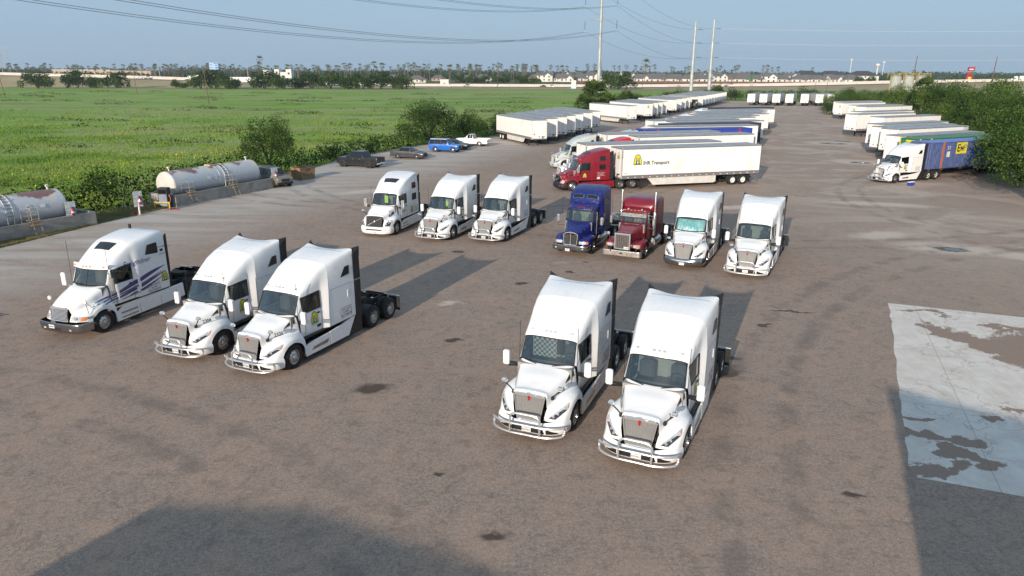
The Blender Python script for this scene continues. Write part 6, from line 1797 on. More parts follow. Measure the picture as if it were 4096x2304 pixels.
# ================================================================== cars and pickups (x = 0 at the front bumper, body towards -x)
def car_wheel(t, x, y, s, R=.34, rim='aluminium'):
 tb = MB().lathe([(a * .9, b) for a, b in tyre_prof(.24, R, R * .62)], 'rubber', 24, c=(x, s * y, R))
 i = t.part('wheel', tb)
 rb = MB().lathe([(s * .105, R * .62), (s * .09, R * .58), (s * .05, R * .5), (s * .085, R * .2), (s * .09, .001)], rim, 20, c=(x, s * y, R))
 for k in range(5):
  a = 2 * math.pi * (k + .5) / 5
  p = (x + R * .40 * math.cos(a), s * (y + .062), R + R * .40 * math.sin(a))
  rb.tube([p, (p[0], s * (y + .085), p[2])], R * .13, 'black_plastic', 8)
 t.part('rim', rb, i)
def build_car(kind, paintm, rim='aluminium'):
 """rows: x then (y,z) for sill, side, belt, roof edge, roof mid, centre"""
 t = Tmpl()
 if kind == 'sedan':
  W, R, fr, rr, L = .91, .34, -.95, -3.73, 4.87
  rows = [(-.02, [(.70, .28), (.74, .50), (.70, .66), (.55, .70), (.3, .71), (0, .72)]),
    (-.16, [(.84, .24), (.88, .52), (.84, .74), (.62, .79), (.32, .81), (0, .82)]),
    (-.55, [(.88, .20), (.90, .55), (.87, .82), (.66, .89), (.34, .92), (0, .93)]),
    (-1.35, [(.88, .20), (.91, .58), (.88, .93), (.70, .99), (.36, 1.02), (0, 1.03)]),
    (-2.05, [(.88, .20), (.91, .60), (.88, .97), (.60, 1.36), (.34, 1.42), (0, 1.43)]),
    (-2.75, [(.88, .20), (.91, .60), (.88, .98), (.60, 1.42), (.34, 1.47), (0, 1.48)]),
    (-3.45, [(.88, .20), (.91, .61), (.88, 1.00), (.60, 1.38), (.34, 1.43), (0, 1.44)]),
    (-4.15, [(.88, .22), (.91, .63), (.87, 1.02), (.68, 1.08), (.34, 1.10), (0, 1.10)]),
    (-4.70, [(.86, .26), (.88, .64), (.84, 1.0), (.66, 1.06), (.34, 1.07), (0, 1.07)]),
    (-4.86, [(.78, .34), (.80, .62), (.74, .92), (.6, .96), (.3, .97), (0, .97)])]
  ws, bw, sw, nlast = 3, 6, (4, 5), None
 elif kind in ('suv', 'fj'):
  W, R, fr, rr, L = .94, .39, -.85, -3.55, 4.65
  zr = 1.80
  rows = [(-.02, [(.74, .42), (.78, .62), (.76, .86), (.6, .92), (.3, .93), (0, .93)]),
    (-.14, [(.86, .36), (.90, .64), (.88, .98), (.70, 1.03), (.35, 1.04), (0, 1.05)]),
    (-.6, [(.90, .34), (.94, .68), (.91, 1.05), (.72, 1.10), (.36, 1.12), (0, 1.13)]),
    (-1.35, [(.90, .34), (.94, .70), (.91, 1.12), (.74, 1.17), (.38, 1.19), (0, 1.20)]),
    (-1.75, [(.90, .34), (.94, .70), (.91, 1.14), (.72, zr - .08), (.38, zr - .03), (0, zr - .02)]),
    (-2.7, [(.90, .34), (.94, .70), (.91, 1.15), (.74, zr), (.38, zr + .04), (0, zr + .05)]),
    (-3.7, [(.90, .34), (.94, .70), (.91, 1.15), (.74, zr - .01), (.38, zr + .03), (0, zr + .04)]),
    (-4.45, [(.90, .36), (.93, .72), (.90, 1.14), (.70, zr - .06), (.36, zr - .02), (0, zr - .01)]),
    (-4.62, [(.84, .42), (.88, .72), (.84, 1.1), (.74, 1.2), (.36, 1.22), (0, 1.22)])]
  ws, bw, sw = 3, 7, (4, 5, 6)
 else:   # pickups
  crew = kind == 'crew'
  L = 5.8 if crew else 5.3
  W, R, fr, rr = .98, .42 if crew else .38, -.95, (-4.65 if crew else -4.05)
  cb = -3.75 if crew else -2.85
  zr = 1.88 if crew else 1.78
  zb = 1.22 if crew else 1.12
  rows = [(-.02, [(.78, .48), (.82, .66), (.8, .94), (.6, 1.0), (.3, 1.01), (0, 1.02)]),
    (-.14, [(.92, .42), (.95, .68), (.92, 1.06), (.72, 1.12), (.35, 1.14), (0, 1.15)]),
    (-.6, [(.95, .40), (.98, .72), (.94, 1.12), (.74, 1.18), (.36, 1.21), (0, 1.22)]),
    (-1.5, [(.95, .40), (.98, .74), (.94, 1.16), (.76, 1.22), (.38, 1.25), (0, 1.26)]),
    (-2.05, [(.95, .40), (.98, .74), (.94, 1.18), (.70, zr - .06), (.36, zr - .02), (0, zr - .01)]),
    (cb + .35, [(.95, .40), (.98, .74), (.94, 1.2), (.72, zr), (.36, zr + .03), (0, zr + .04)]),
    (cb, [(.95, .40), (.98, .74), (.94, 1.2), (.70, zr - .06), (.36, zr - .02), (0, zr - .01)]),
    (cb - .18, [(.95, .40), (.98, .74), (.94, zb), (.80, zb + .01), (.36, zb + .01), (0, zb + .01)]),
    (cb - .24, [(.95, .40), (.98, .74), (.94, zb), (.88, zb + .01), (.84, zb if crew else .74), (0, zb if crew else .72)]),
    (-L + .1, [(.95, .42), (.98, .74), (.94, zb), (.88, zb + .01), (.84, zb if crew else .74), (0, zb if crew else .72)]),
    (-L + .02, [(.93, .44), (.96, .74), (.92, zb), (.86, zb + .01), (.8, zb), (0, zb)])]
  ws, bw, sw = 3, 6, (4, 5)
 A = np.array([[(x, y, z) for (y, z) in r] for x, r in rows], float)
 cells = {(ws, 3): 'windshield', (ws, 4): 'windshield', (bw, 3): 'rear_window', (bw, 4): 'rear_window'}
 for i in sw: cells[(i, 2)] = 'side_window'
 g, mk = split_cells(A, 4, 3, cells)
 body = MB().grid(g, paintm, mk['shell'], True)
 for row, nm in ((g[0], 0), (g[-1], 1)):
  ring = [tuple(p) for p in row] + [(p[0], -p[1], p[2]) for p in row[::-1][1:]]
  body.add(ring, [tuple(range(len(ring)))], paintm)
 t.part('body', body, smooth=40)
 t.part('windshield', MB().grid(g, 'glass_black', mk['windshield'], True))
 t.part('rear_window', MB().grid(g, 'glass_black', mk['rear_window'], True))
 for s in (1, -1):
  a = g.copy(); a[:, :, 1] *= s
  m = MB().grid(a, 'glass_black', mk['side_window'])
  wi = t.part('side_window', m)
  p = MB()
  for i in sw[1:]:
   c = a[i * 4, 6:10]
   p.tube([q + np.array([0, s * .006, 0]) for q in c], .035, paintm, 4)
  t.part('window_pillar', p, wi)
  for wx in (fr, rr):
   t.part('wheel_arch', MB().lathe([(s * (W - .06), R + .06), (s * (W + .012), R + .06), (s * (W + .012), R - .05)], 'black_plastic', 24, c=(wx, 0, R)).lathe([(s * (W - .10), R + .05), (s * (W - .10), .01)], 'black_plastic', 24, c=(wx, 0, R)))
   car_wheel(t, wx, W - .10, s, R, rim)
  m = MB().box(rows[ws + 1][0] + .28, rows[ws + 1][0] + .42, min(s * (W + .02), s * (W + .2)), max(s * (W + .02), s * (W + .2)), rows[ws][1][2][1] + .03, rows[ws][1][2][1] + .19, paintm, .03)
  t.part('mirror', m)
  z = rows[1][1][2][1]
  t.part('headlight', MB().box(-.26, -.03, min(s * .50, s * .86), max(s * .50, s * .86), z - .18, z - .02, 'lens', .04))
  z = rows[-2][1][2][1]
  t.part('tail_light', MB().box(-L - .01, -L + .12, min(s * (W - .22), s * (W - .03)), max(s * (W - .22), s * (W - .03)), z - (.42 if kind != 'sedan' else .26), z - .05, 'red_lens', .03))
  hx = rows[sw[0]][0] - .35
  for q in range(1 if kind == 'regular' else 2):
   t.part('door_handle', MB().box(hx - .95 * q - .16, hx - .95 * q, min(s * (W - .01), s * (W + .03)), max(s * (W - .01), s * (W + .03)), rows[4][1][2][1] - .16, rows[4][1][2][1] - .12, 'chrome', .01))
 z0 = rows[0][1][1][1]
 t.part('grille', MB().box(-.1, .015, -.46, .46, z0 - .02, z0 + .26, 'black_plastic', .03))
 t.part('front_bumper', MB().box(-.2, .05, -W + .06, W - .06, rows[1][1][0][1], rows[1][1][0][1] + .2, 'black_plastic' if kind != 'crew' else 'chrome_dark', .05))
 t.part('rear_bumper', MB().box(-L - .09, -L + .1, -W + .06, W - .06, rows[1][1][0][1] + .02, rows[1][1][0][1] + .2, paintm if kind == 'sedan' else 'chrome', .05))
 t.part('license_plate', MB().box(-L - .10, -L - .09, -.16, .16, .56, .72, 'plate_white'))
 t.part('underbody', MB().box(-L + .3, -.3, -W + .12, W - .12, .25, .5, 'chassis'), smooth=0)
 if kind == 'fj':
  m = MB().box(-4.4, -1.85, -.70, .70, 1.80, 1.885, 'car_white', .06)
  t.part('white_roof', m)
  m = MB()
  for s in (1, -1):
   m.tube([(-1.95, s * .55, 1.93), (-4.2, s * .55, 1.95)], .025, 'black_plastic', 6)
  for k in range(6):
   m.tube([(-2.0 - .43 * k, -.55, 1.94), (-2.0 - .43 * k, .55, 1.94)], .018, 'black_plastic', 5)
  t.part('roof_rack', m)
  t.part('bull_bar', MB().tube([(.10, -.6, .55), (.12, -.4, .95), (.12, .4, .95), (.10, .6, .55)], .035, 'black_plastic', 8))
 if kind == 'crew':
  t.part('bed_cover', MB().box(-L + .12, -4.0, -.86, .86, 1.225, 1.26, 'black_plastic', .02))
 return t
def face(pf, pr, off):
 """pose from a front and a rear wheel contact point"""
 h = math.atan2(pf[1] - pr[1], pf[0] - pr[0])
 return h
def put_car(T, name, label, cat, fw, rw, side, frx, group='cars parked along the hedge', wy=.85):
 h = math.atan2(fw[1] - rw[1], fw[0] - rw[0])
 c, s = math.cos(h), math.sin(h)
 # wheel local position (frx, side*wy)
 x = fw[0] - (c * frx - s * side * wy); y = fw[1] - (s * frx + c * side * wy)
 return T.put(name, label, cat, (x, y, 0), h, group)
CAR_CREW = build_car('crew', 'car_black', 'black_plastic')
CAR_SEDAN = build_car('sedan', 'car_grey')
CAR_FJ = build_car('fj', 'car_blue')
CAR_REG = build_car('regular', 'car_white')
CAR_SUV = build_car('suv', 'car_tan')
put_car(CAR_CREW, 'pickup_truck', 'black crew cab pickup with black wheels, tail towards the drive', 'pickup', (-20.9, 88.6), (-17.4, 87.2), 1, -.95)
put_car(CAR_SEDAN, 'parked_car', 'dark grey sedan parked beside the black pickup', 'car', (-12.9, 96.7), (-15.6, 97.5), -1, -.95)
put_car(CAR_FJ, 'parked_car', 'bright blue off-roader with white roof and roof rack', 'car', (-8.7, 105.1), (-11.3, 105.8), -1, -.85)
put_car(CAR_REG, 'pickup_truck', 'white regular cab pickup nose-in beside the first trailer', 'pickup', (-8.2, 114.9), (-5.2, 114.0), 1, -.95)
CAR_SUV.put('parked_car', 'tan off-roader with slotted grille between fuel tank and dumpster', 'car', (-22.9, 71.9, 0), rad(-42), 'cars parked along the hedge')
CAR_SEDAN.put('parked_car', 'charcoal car mostly hidden behind the bright blue off-roader', 'car', (-6.6, 109.4, 0), rad(-18), 'cars parked along the hedge')
# ================================================================== fuel tanks, basins, fire points, dumpster
def tank_material():
 m, nt, out = new_mat('tank_paint')
 b = N(nt, 'BsdfPrincipled'); LK(nt, b.outputs[0], out.inputs[0])
 v = objvec(nt)
 sx = N(nt, 'SeparateXYZ'); LK(nt, v, sx.inputs[0])
 tc = N(nt, 'TexCoord'); s2 = N(nt, 'SeparateXYZ'); LK(nt, tc.outputs['Object'], s2.inputs[0])
 n1 = noise(nt, v, 1.1, 7, .7, .5); n2 = noise(nt, v, 4.5, 5, .7); n3 = noise(nt, v, .45, 5, .6)
 c = mixc(nt, ramp(nt, n2, [(.3, 0.), (.7, 1.)]), (.56, .58, .61), (.47, .49, .52))
 top = N(nt, 'MapRange'); LK(nt, s2.outputs[2], top.inputs[0]); top.inputs[1].default_value, top.inputs[2].default_value = 1.9, 2.5
 c = mixc(nt, math_(nt, 'MULTIPLY', ramp(nt, math_(nt, 'ADD', n1, math_(nt, 'MULTIPLY', top.outputs[0], .16)), [(.60, 0.), (.66, 1.)]), 1.0), c, (.60, .57, .50))
 c = mixc(nt, math_(nt, 'MULTIPLY', ramp(nt, math_(nt, 'ADD', n3, math_(nt, 'MULTIPLY', top.outputs[0], .2)), [(.64, 0.), (.70, 1.)]), .9), c, (.20, .075, .06))
 LK(nt, c, b.inputs['Base Color']); b.inputs['Roughness'].default_value = .45; b.inputs['Metallic'].default_value = .08
 return m
M['tank_paint'] = tank_material()
M['tank_end'] = pmat('tank_end', (.58, .56, .53), .6, col2=(.48, .45, .41))
M['basin_concrete'] = pmat('basin_concrete', (.34, .32, .29), .9, col2=(.22, .205, .185), scale=1.5, bump=.3, bscale=12)
M['pale_block'] = pmat('pale_block', (.50, .38, .27), .9)
M['old_wood'] = pmat('old_wood', (.42, .27, .14), .8, vscale=(1, 8, 8))
M['rust_steel'] = pmat('rust_steel', (.13, .10, .085), .75)
M['grey_steel'] = pmat('grey_steel', (.38, .37, .36), .6, .3)
M['board_blue'] = pmat('board_blue', (.26, .31, .37), .7, col2=(.42, .44, .45), scale=5, lo=.45, hi=.6)
M['ext_red'] = pmat('ext_red', (.42, .015, .02), .35, coat=.4)
M['dumpster_tan'] = pmat('dumpster_tan', (.25, .155, .08), .8, col2=(.14, .08, .045), scale=2.5, lo=.5, hi=.8)
M['pump_blue'] = pmat('pump_blue', (.20, .24, .29), .5)
def frame_at(x, y, dx, dy):
 """local x along the long side, local y away from the drive"""
 return math.atan2(dy, dx)
def make_tank(loc, rz, L, label, whiteend):
 t = Tmpl(); R, zc = 1.06, 1.56
 m = MB().lathe([(-L / 2, 1.06), (-L / 4, 1.06), (-.01, 1.06), (0, 1.075), (.08, 1.075), (.09, 1.06), (L / 4, 1.06), (L / 2, 1.06)], 'tank_paint', 40, 'x', (0, 0, zc))
 t.part('tank_shell', m)
 for s in (1, -1):
  m = MB().lathe([(s * L / 2, 1.058), (s * (L / 2 + .10), 1.0), (s * (L / 2 + .16), .7), (s * (L / 2 + .18), .001)], 'tank_end' if (s < 0) == whiteend else 'tank_paint', 40, 'x', (0, 0, zc))
  t.part('tank_end', m)
 for x in (-L / 2 + .45, L / 2 - .5):
  t.part('vent_pipe', MB().tube([(x, 0, zc + 1.0), (x, 0, zc + 1.32)], .05, 'paper', 8).tube([(x - .1, 0, zc + 1.32), (x + .1, 0, zc + 1.32)], .07, 'paper', 8))
 m = MB().box(-.35, .35, -.35, .35, zc + 1.02, zc + 1.14, 'pale_block', .03).lathe([(zc + 1.1, .25), (zc + 1.2, .25), (zc + 1.22, 0)], 'rust_steel', 16, 'z', (0, 0, 0))
 t.part('manhole', m)
 for k, x in enumerate((-L * .37, -.9, 1.6, L * .36)):
  t.part('saddle_block', MB().box(x - .35, x + .35, -1.0, 1.0, .05, .62, 'pale_block', .02), smooth=0)
 # ladder bent over the shell (drive side = -y)
 m = MB()
 for dx in (-.22, .22):
  m.tube([(.75 + dx, -(1.10 * math.sin(a)), zc + 1.10 * math.cos(a)) for a in np.linspace(0, 1.75, 14)] + [(.75 + dx, -1.05, .75)], .022, 'paper', 6)
 for a in np.linspace(.15, 1.7, 8):
  m.tube([(.53, -1.11 * math.sin(a), zc + 1.11 * math.cos(a)), (.97, -1.11 * math.sin(a), zc + 1.11 * math.cos(a))], .016, 'rust_steel', 5)
 t.part('ladder', m)
 # diamond placard and sign on the drive side
 a = 1.35
 for x, dia in ((-.55 if whiteend else 2.0, True), (-1.35 if whiteend else 3.0, False)):
  o = Vector((x, -1.08 * math.sin(a), zc + 1.08 * math.cos(a))); up = Vector((0, math.cos(a), math.sin(a))); n = Vector((0, -math.sin(a), math.cos(a)))
  m = MB()
  V = [(0, -.24), (.24, 0), (0, .24), (-.24, 0)] if dia else [(-.2, -.12), (.2, -.12), (.2, .12), (-.2, .12)]
  put_geo(m, [(V, [(0, 1, 2, 3)], 'paper', 1)], o, (1, 0, 0), up, n, base=.01)
  if dia: put_geo(m, text_geo('1993', .13, 'ink', .01), o, (1, 0, 0), up, n, base=.018)
  t.part('placard', m, smooth=0)
 o = t.put('fuel_tank', label, 'tank', loc, rz, 'silver fuel tanks'); o.scale = (1, 1.1, 1.1); return o
def make_basin(loc, rz, L, W, label):
 r = link('concrete_basin'); r.location = loc; r.rotation_euler = (0, 0, rz)
 tag(r, label, 'basin', 'concrete basins round the fuel tanks')
 h, th = 1.0, .2
 for (x0, x1, y0, y1) in ((-L / 2, L / 2, -W / 2, -W / 2 + th), (-L / 2, L / 2, W / 2 - th, W / 2), (-L / 2, -L / 2 + th, -W / 2 + th, W / 2 - th), (L / 2 - th, L / 2, -W / 2 + th, W / 2 - th)):
  link('basin_wall', MB().box(x0, x1, y0, y1, 0, h + random.uniform(0, .004), 'basin_concrete', .015).mesh('basin_wall', 0), r)
 link('basin_floor', MB().box(-L / 2 + th, L / 2 - th, -W / 2 + th, W / 2 - th, .0, .05, 'basin_concrete').mesh('basin_floor', 0), r)
 return r
def make_stile(loc, rz, label):
 """steel ladder with wooden treads and a handrail, over the basin wall"""
 r = link('access_ladder'); r.location = loc; r.rotation_euler = (0, 0, rz)
 tag(r, label, 'ladder', 'access ladders at the fuel tanks')
 m = MB()
 for dx in (-.25, .25):
  m.tube([(dx, -.5, 0), (dx, -.18, 1.05), (dx, -.18, 2.0)], .018, 'grey_steel', 6)
  m.tube([(dx - .45, .25, 1.0), (dx - .45, .25, 2.0)], .018, 'grey_steel', 6)
 m.tube([(-.70, .25, 2.0), (-.25, -.18, 2.0)], .018, 'grey_steel', 6); m.tube([(-.20, .25, 2.0), (.25, -.18, 2.0)], .018, 'grey_steel', 6)
 m.tube([(-.70, .25, 1.5), (-.25, -.18, 1.5)], .015, 'grey_steel', 6); m.tube([(-.2, .25, 1.5), (.25, -.18, 1.5)], .015, 'grey_steel', 6)
 for z in (.25, .55):
  m.tube([(-.25, -.5 + .3 * z, z), (.25, -.5 + .3 * z, z)], .014, 'rust_steel', 5)
 link('ladder_frame', m.mesh('ladder_frame'), r)
 for (y0, z) in ((-.30, 1.06), (.05, 1.12), (-.36, .80)):
  link('tread', MB().box(-.42, .42, y0, y0 + .22, z, z + .045, 'old_wood', .008).mesh('tread', 0), r)
 return r
def fire_point(x, y, rz, n, labels):
 r = link('fire_board'); r.location = (x, y, 0); r.rotation_euler = (0, 0, rz)
 tag(r, labels[0], 'board', 'fire boards by the fuel tanks')
 link('post', MB().tube([(0, 0, 0), (0, 0, 1.1)], .07, 'paper', 10).box(-.16, .16, -.12, .12, 0, .12, 'basin_concrete', .02).mesh('post'), r)
 link('backboard', MB().box(-.34, .34, -.05, -.02, .75, 2.0, 'board_blue', .006).mesh('backboard', 0), r)
 e = link('fire_extinguisher'); e.location = (x + .1 * math.cos(rz) + .12 * math.sin(rz), y - .14 * math.cos(rz) + .1 * math.sin(rz), .95); e.rotation_euler = (0, 0, rz)
 tag(e, labels[1], 'extinguisher', 'fire extinguishers on the boards')
 link('cylinder', MB().lathe([(0, .001), (0, .10), (.03, .11), (.46, .11), (.54, .06), (.58, .035), (.58, .001)], 'ext_red', 16, 'z').mesh('cylinder'), e)
 link('valve', MB().box(-.04, .04, -.05, .05, .58, .66, 'black_plastic', .01).tube([(0, 0, .62), (.12, -.02, .6), (.13, -.06, .3)], .014, 'black_plastic', 5).tube([(-.02, 0, .68), (-.02, -.12, .70)], .012, 'black_plastic', 5).mesh('valve'), e)
 link('paper_label', MB().lathe([(.2, .1115), (.36, .1115)], 'paper', 16, 'z').mesh('paper_label'), e)
d2 = Vector((.4165, .909)); n2 = Vector((-.909, .4165)); a2 = math.atan2(d2.y, d2.x)
c2 = Vector((-28.97, 60.94)) + d2 * 6.3 + n2 * 1.65
make_basin((c2.x, c2.y, 0), a2, 12.7, 3.3, 'low concrete basin round the silver tank with the white end')
ct = c2 - d2 * .75
make_tank((ct.x, ct.y, 0), a2, 10.0, 'long silver fuel tank with white end, peeling paint and rust on top', True)
d1 = Vector((.4655, .885)); n1 = Vector((-.885, .4655)); a1 = math.atan2(d1.y, d1.x)
c1 = Vector((-31.75, 53.59)) - d1 * 6.3 + n1 * 1.65
make_basin((c1.x, c1.y, 0), a1, 12.6, 3.3, 'low concrete basin round the silver tank cut off by the picture edge')
ct = c1 - d1 * .2
make_tank((ct.x, ct.y, 0), a1, 9.4, 'silver fuel tank with rusty top, cut off by the picture edge', False)
make_stile((-33.8, 49.55, 0), a1, 'steel ladder with wooden treads at the tank cut off by the picture edge')
p = Vector((-28.97, 60.94)) + d2 * 1.6; make_stile((p.x, p.y, 0), a2, 'steel ladder with wooden treads just behind the fuel pump')
p = Vector((-28.97, 60.94)) + d2 * 6.6; make_stile((p.x, p.y, 0), a2, 'steel ladder with wooden treads at the middle of the white-ended tank')
fire_point(-30.2, 57.0, a1 - .35, 0, ('worn blue-white board on a post in the grass before the fuel pump', 'red fire extinguisher on the board in the grass before the pump'))
fire_point(-32.75, 52.2, a1 - .35, 1, ('worn blue-white board on a post against the nearer tank basin', 'red fire extinguisher on the board against the nearer tank basin'))
fire_point(-24.0, 72.0, a2 - .35, 2, ('worn blue-white board on a post beside the tan off-roader', 'red fire extinguisher on the board beside the tan off-roader'))
def bucket(x, y, label):
 o = link('bucket', MB().lathe([(0, .001), (0, .11), (.28, .14), (.28, .125), (.02, .10), (.02, .001)], 'ext_red', 16, 'z').mesh('bucket')); o.location = (x, y, 0)
 tag(o, label, 'bucket', 'red buckets at the fire boards')
bucket(-30.55, 57.15, 'red bucket at the foot of the board before the fuel pump')
bucket(-24.55, 71.4, 'red bucket at the foot of the board beside the tan off-roader')
bucket(-33.15, 52.0, 'red can lying at the foot of the board against the nearer basin')
# pump
r = link('fuel_pump'); r.location = (-29.75, 60.55, 0); r.rotation_euler = (0, 0, a2 - math.pi / 2 + .35)
tag(r, 'dark fuel pump with blue panel standing before the white tank end', 'fuel pump')
link('pump_cabinet', MB().box(-.42, .42, -.3, .3, .1, 1.75, 'black_plastic', .02).mesh('pump_cabinet', 0), r)
link('pump_panel', MB().box(-.36, .36, -.325, -.3, .2, 1.2, 'pump_blue', .006).mesh('pump_panel', 0), r)
link('pump_display', MB().box(-.34, .34, -.32, -.3, 1.28, 1.62, 'glass_black', .004).mesh('pump_display', 0), r)
link('hose', MB().tube(refine(np.array([(.45, -.1, 1.2), (.62, -.2, .8), (.55, -.45, .12), (.9, -.8, .04), (1.5, -.7, .04), (.9, -.4, .04), (.3, -.7, .04)]), 5, 0), .03, 'ext_red', 6).mesh('hose'), r)
link('nozzle', MB().tube([(-.46, -.05, 1.25), (-.5, -.12, .95), (-.47, -.2, .85)], .04, 'grey_steel', 6).mesh('nozzle'), r)
link('bollard_rail', MB().tube([(-.65, -.55, 0), (-.65, -.55, .62)], .06, 'yellow_trim', 8).tube([(.65, -.55, 0), (.65, -.55, .62)], .06, 'yellow_trim', 8).tube([(-.7, -.55, .55), (.7, -.55, .55)], .05, 'yellow_trim', 8).mesh('bollard_rail'), r)
# dumpster
r = link('dumpster'); r.location = (-22.75, 76.9, 0); r.rotation_euler = (0, 0, rad(57))
tag(r, 'rusty tan steel dumpster with black lid beside the tan off-roader', 'dumpster')
m = MB()
prof = [(0, .0), (1.9, .0), (2.0, 1.25), (-.1, 1.25)]
for (y0, y1) in ((0, .05), (1.45, 1.5)):
 m.prism(prof, y0, y1, 'y', 'dumpster_tan')
m.prism([(0, 0), (.05, 0), (-.05, 1.25), (-.1, 1.25)], .05, 1.45, 'y', 'dumpster_tan'); m.prism([(1.85, 0), (1.9, 0), (2.0, 1.25), (1.95, 1.25)], .05, 1.45, 'y', 'dumpster_tan')
m.box(.04, 1.86, .05, 1.45, .02, .08, 'dumpster_tan')
link('bin_body', m.mesh('bin_body', 0), r)
m = MB().box(-.14, 2.04, -.05, .03, 1.2, 1.3, 'dumpster_tan', .01).box(-.14, 2.04, 1.47, 1.55, 1.2, 1.3, 'dumpster_tan', .01).box(-.16, -.06, -.05, 1.55, 1.2, 1.3, 'dumpster_tan', .01).box(1.96, 2.06, -.05, 1.55, 1.2, 1.3, 'dumpster_tan', .01)
link('rim', m.mesh('rim', 0), r)
link('lid', MB().box(1.0, 2.05, -.02, 1.52, 1.305, 1.34, 'black_plastic', .01).mesh('lid', 0), r)
link('fork_pocket', MB().box(.3, 1.1, -.12, 0, .55, .72, 'dumpster_tan', .02).mesh('fork_pocket', 0), r)
m = MB(); put_geo(m, text_geo('230864', .24, 'ink', .01), (1.0, 0, 1.02), (1, 0, 0), (0, 0, 1), (0, -1, 0)); link('stencil', m.mesh('stencil', 0), r)
# scrap paper pile behind the dumpster, blue cooler crates by the truck on the drive
for k, (x, y, lab) in enumerate(((41.85, 75.05, 'small blue crate on the ground beside the truck coupled to the blue container'), (42.25, 75.3, 'second blue crate next to the small one beside the truck coupled to the container'))):
 r = link('crate'); r.location = (x, y, 0); r.rotation_euler = (0, 0, .5); tag(r, lab, 'crate', 'blue crates by the truck')
 link('crate_body', MB().box(-.18, .18, -.16, .16, 0, .34, 'cont_blue_deep', .03).mesh('crate_body', 0), r)
 link('crate_lid', MB().box(-.19, .19, -.17, .17, .34, .42, 'paper', .02).mesh('crate_lid', 0), r)
# ================================================================== vegetation
def leaf_mat(name, cols, scale=.5, trans=.13):
 m, nt, out = new_mat(name)
 d = N(nt, 'BsdfDiffuse'); t = N(nt, 'BsdfTranslucent'); mx = N(nt, 'MixShader'); mx.inputs[0].default_value = trans
 g = N(nt, 'NewGeometry')
 f = noise(nt, g.outputs['Position'], scale, 3, .6)
 oi = N(nt, 'ObjectInfo')
 f2 = math_(nt, 'ADD', f, math_(nt, 'MULTIPLY', math_(nt, 'SUBTRACT', oi.outputs['Random'], .5), .16))
 c = ramp(nt, f2, [(.30, cols[0]), (.5, cols[1]), (.70, cols[2])])
 LK(nt, c, d.inputs[0]); LK(nt, c, t.inputs[0])
 LK(nt, d.outputs[0], mx.inputs[1]); LK(nt, t.outputs[0], mx.inputs[2]); LK(nt, mx.outputs[0], out.inputs[0])
 return m
M['leaf'] = leaf_mat('leaf', [(.024, .054, .014), (.046, .090, .022), (.082, .128, .034)])
M['leaf_dark'] = leaf_mat('leaf_dark', [(.012, .030, .008), (.022, .050, .013), (.038, .070, .018)])  # kept very dark so the hedge carries its shade in the colour
M['leaf_bright'] = leaf_mat('leaf_bright', [(.055, .10, .02), (.095, .15, .03), (.14, .19, .042)])  # brighter copy: sunlit clumps among dark gaps are put in by leaf colour
M['leaf_dry'] = leaf_mat('leaf_dry', [(.12, .12, .06), (.17, .17, .09), (.22, .21, .12)])
M['grass_blade'] = leaf_mat('grass_blade', [(.12, .215, .038), (.22, .33, .065), (.34, .375, .13)], .06, .4)
M['dry_grass'] = leaf_mat('dry_grass', [(.13, .14, .05), (.22, .21, .09), (.31, .27, .14)], .4, .3)
M['flower'] = pmat('flower', (.75, .62, .03), .7)
M['bark'] = pmat('bark', (.085, .062, .045), .95, scale=6, bump=.6)
M['palm_bark'] = pmat('palm_bark', (.20, .155, .115), .95, scale=3, vscale=(1, 1, 4), bump=.5)
M['palm_leaf'] = leaf_mat('palm_leaf', [(.045, .075, .02), (.075, .12, .03), (.12, .16, .045)], .8)
M['palm_dead'] = leaf_mat('palm_dead', [(.12, .085, .05), (.19, .14, .085), (.25, .2, .12)], .8)
def leaf_quads(P, size, rg, flat=.0):
 n = len(P)
 a = rg.normal(size=(n, 3)); a /= np.linalg.norm(a, axis=1)[:, None]
 b = rg.normal(size=(n, 3)); b[:, 2] *= 1 - flat
 b -= a * (a * b).sum(1)[:, None]; b /= np.linalg.norm(b, axis=1)[:, None]
 s = size * rg.uniform(.6, 1.4, (n, 1))
 u, v = a * s, b * s * .55
 V = np.stack([P - u, P + v, P + u, P - v], 1).reshape(-1, 3)
 F = np.arange(4 * n).reshape(n, 4)
 return V, F
def blob_points(blobs, per, rg, shell=.55):
 out = []
 tot = sum(b[3] * b[4] * b[5] for b in blobs) if False else None
 for (x, y, z, rx, ry, rz) in blobs:
  n = int(per * (rx * ry + rx * rz + ry * rz) / 3)
  d = rg.normal(size=(n, 3)); d /= np.linalg.norm(d, axis=1)[:, None]
  r = 1 - (1 - shell) * rg.random(n) ** 1.6
  r *= 1 + .16 * np.sin(d[:, 0] * 5 + x) * np.sin(d[:, 1] * 6 + y) + .1 * np.sin(d[:, 2] * 9 + z)
  p = np.stack([x + d[:, 0] * r * rx, y + d[:, 1] * r * ry, z + d[:, 2] * r * rz], 1)
  out.append(p)
 return out
def crown_mesh(name, blobs, per, size, mats, seed, probs=None):
 rg = np.random.default_rng(seed)
 V, F, mi, k = [], [], [], 0
 for p in blob_points(blobs, per, rg):
  p = p[p[:, 2] > .05]
  if not len(p): continue
  v, f = leaf_quads(p, size, rg)
  V.append(v); F.append(f + k); k += len(v)
  base = rg.choice(len(mats), p=probs)
  q = np.where(rg.random(len(f)) < .82, base, rg.choice(len(mats), len(f), p=probs))
  mi.append(q)
 return big_mesh(name, np.concatenate(V), np.concatenate(F), mats, np.concatenate(mi))
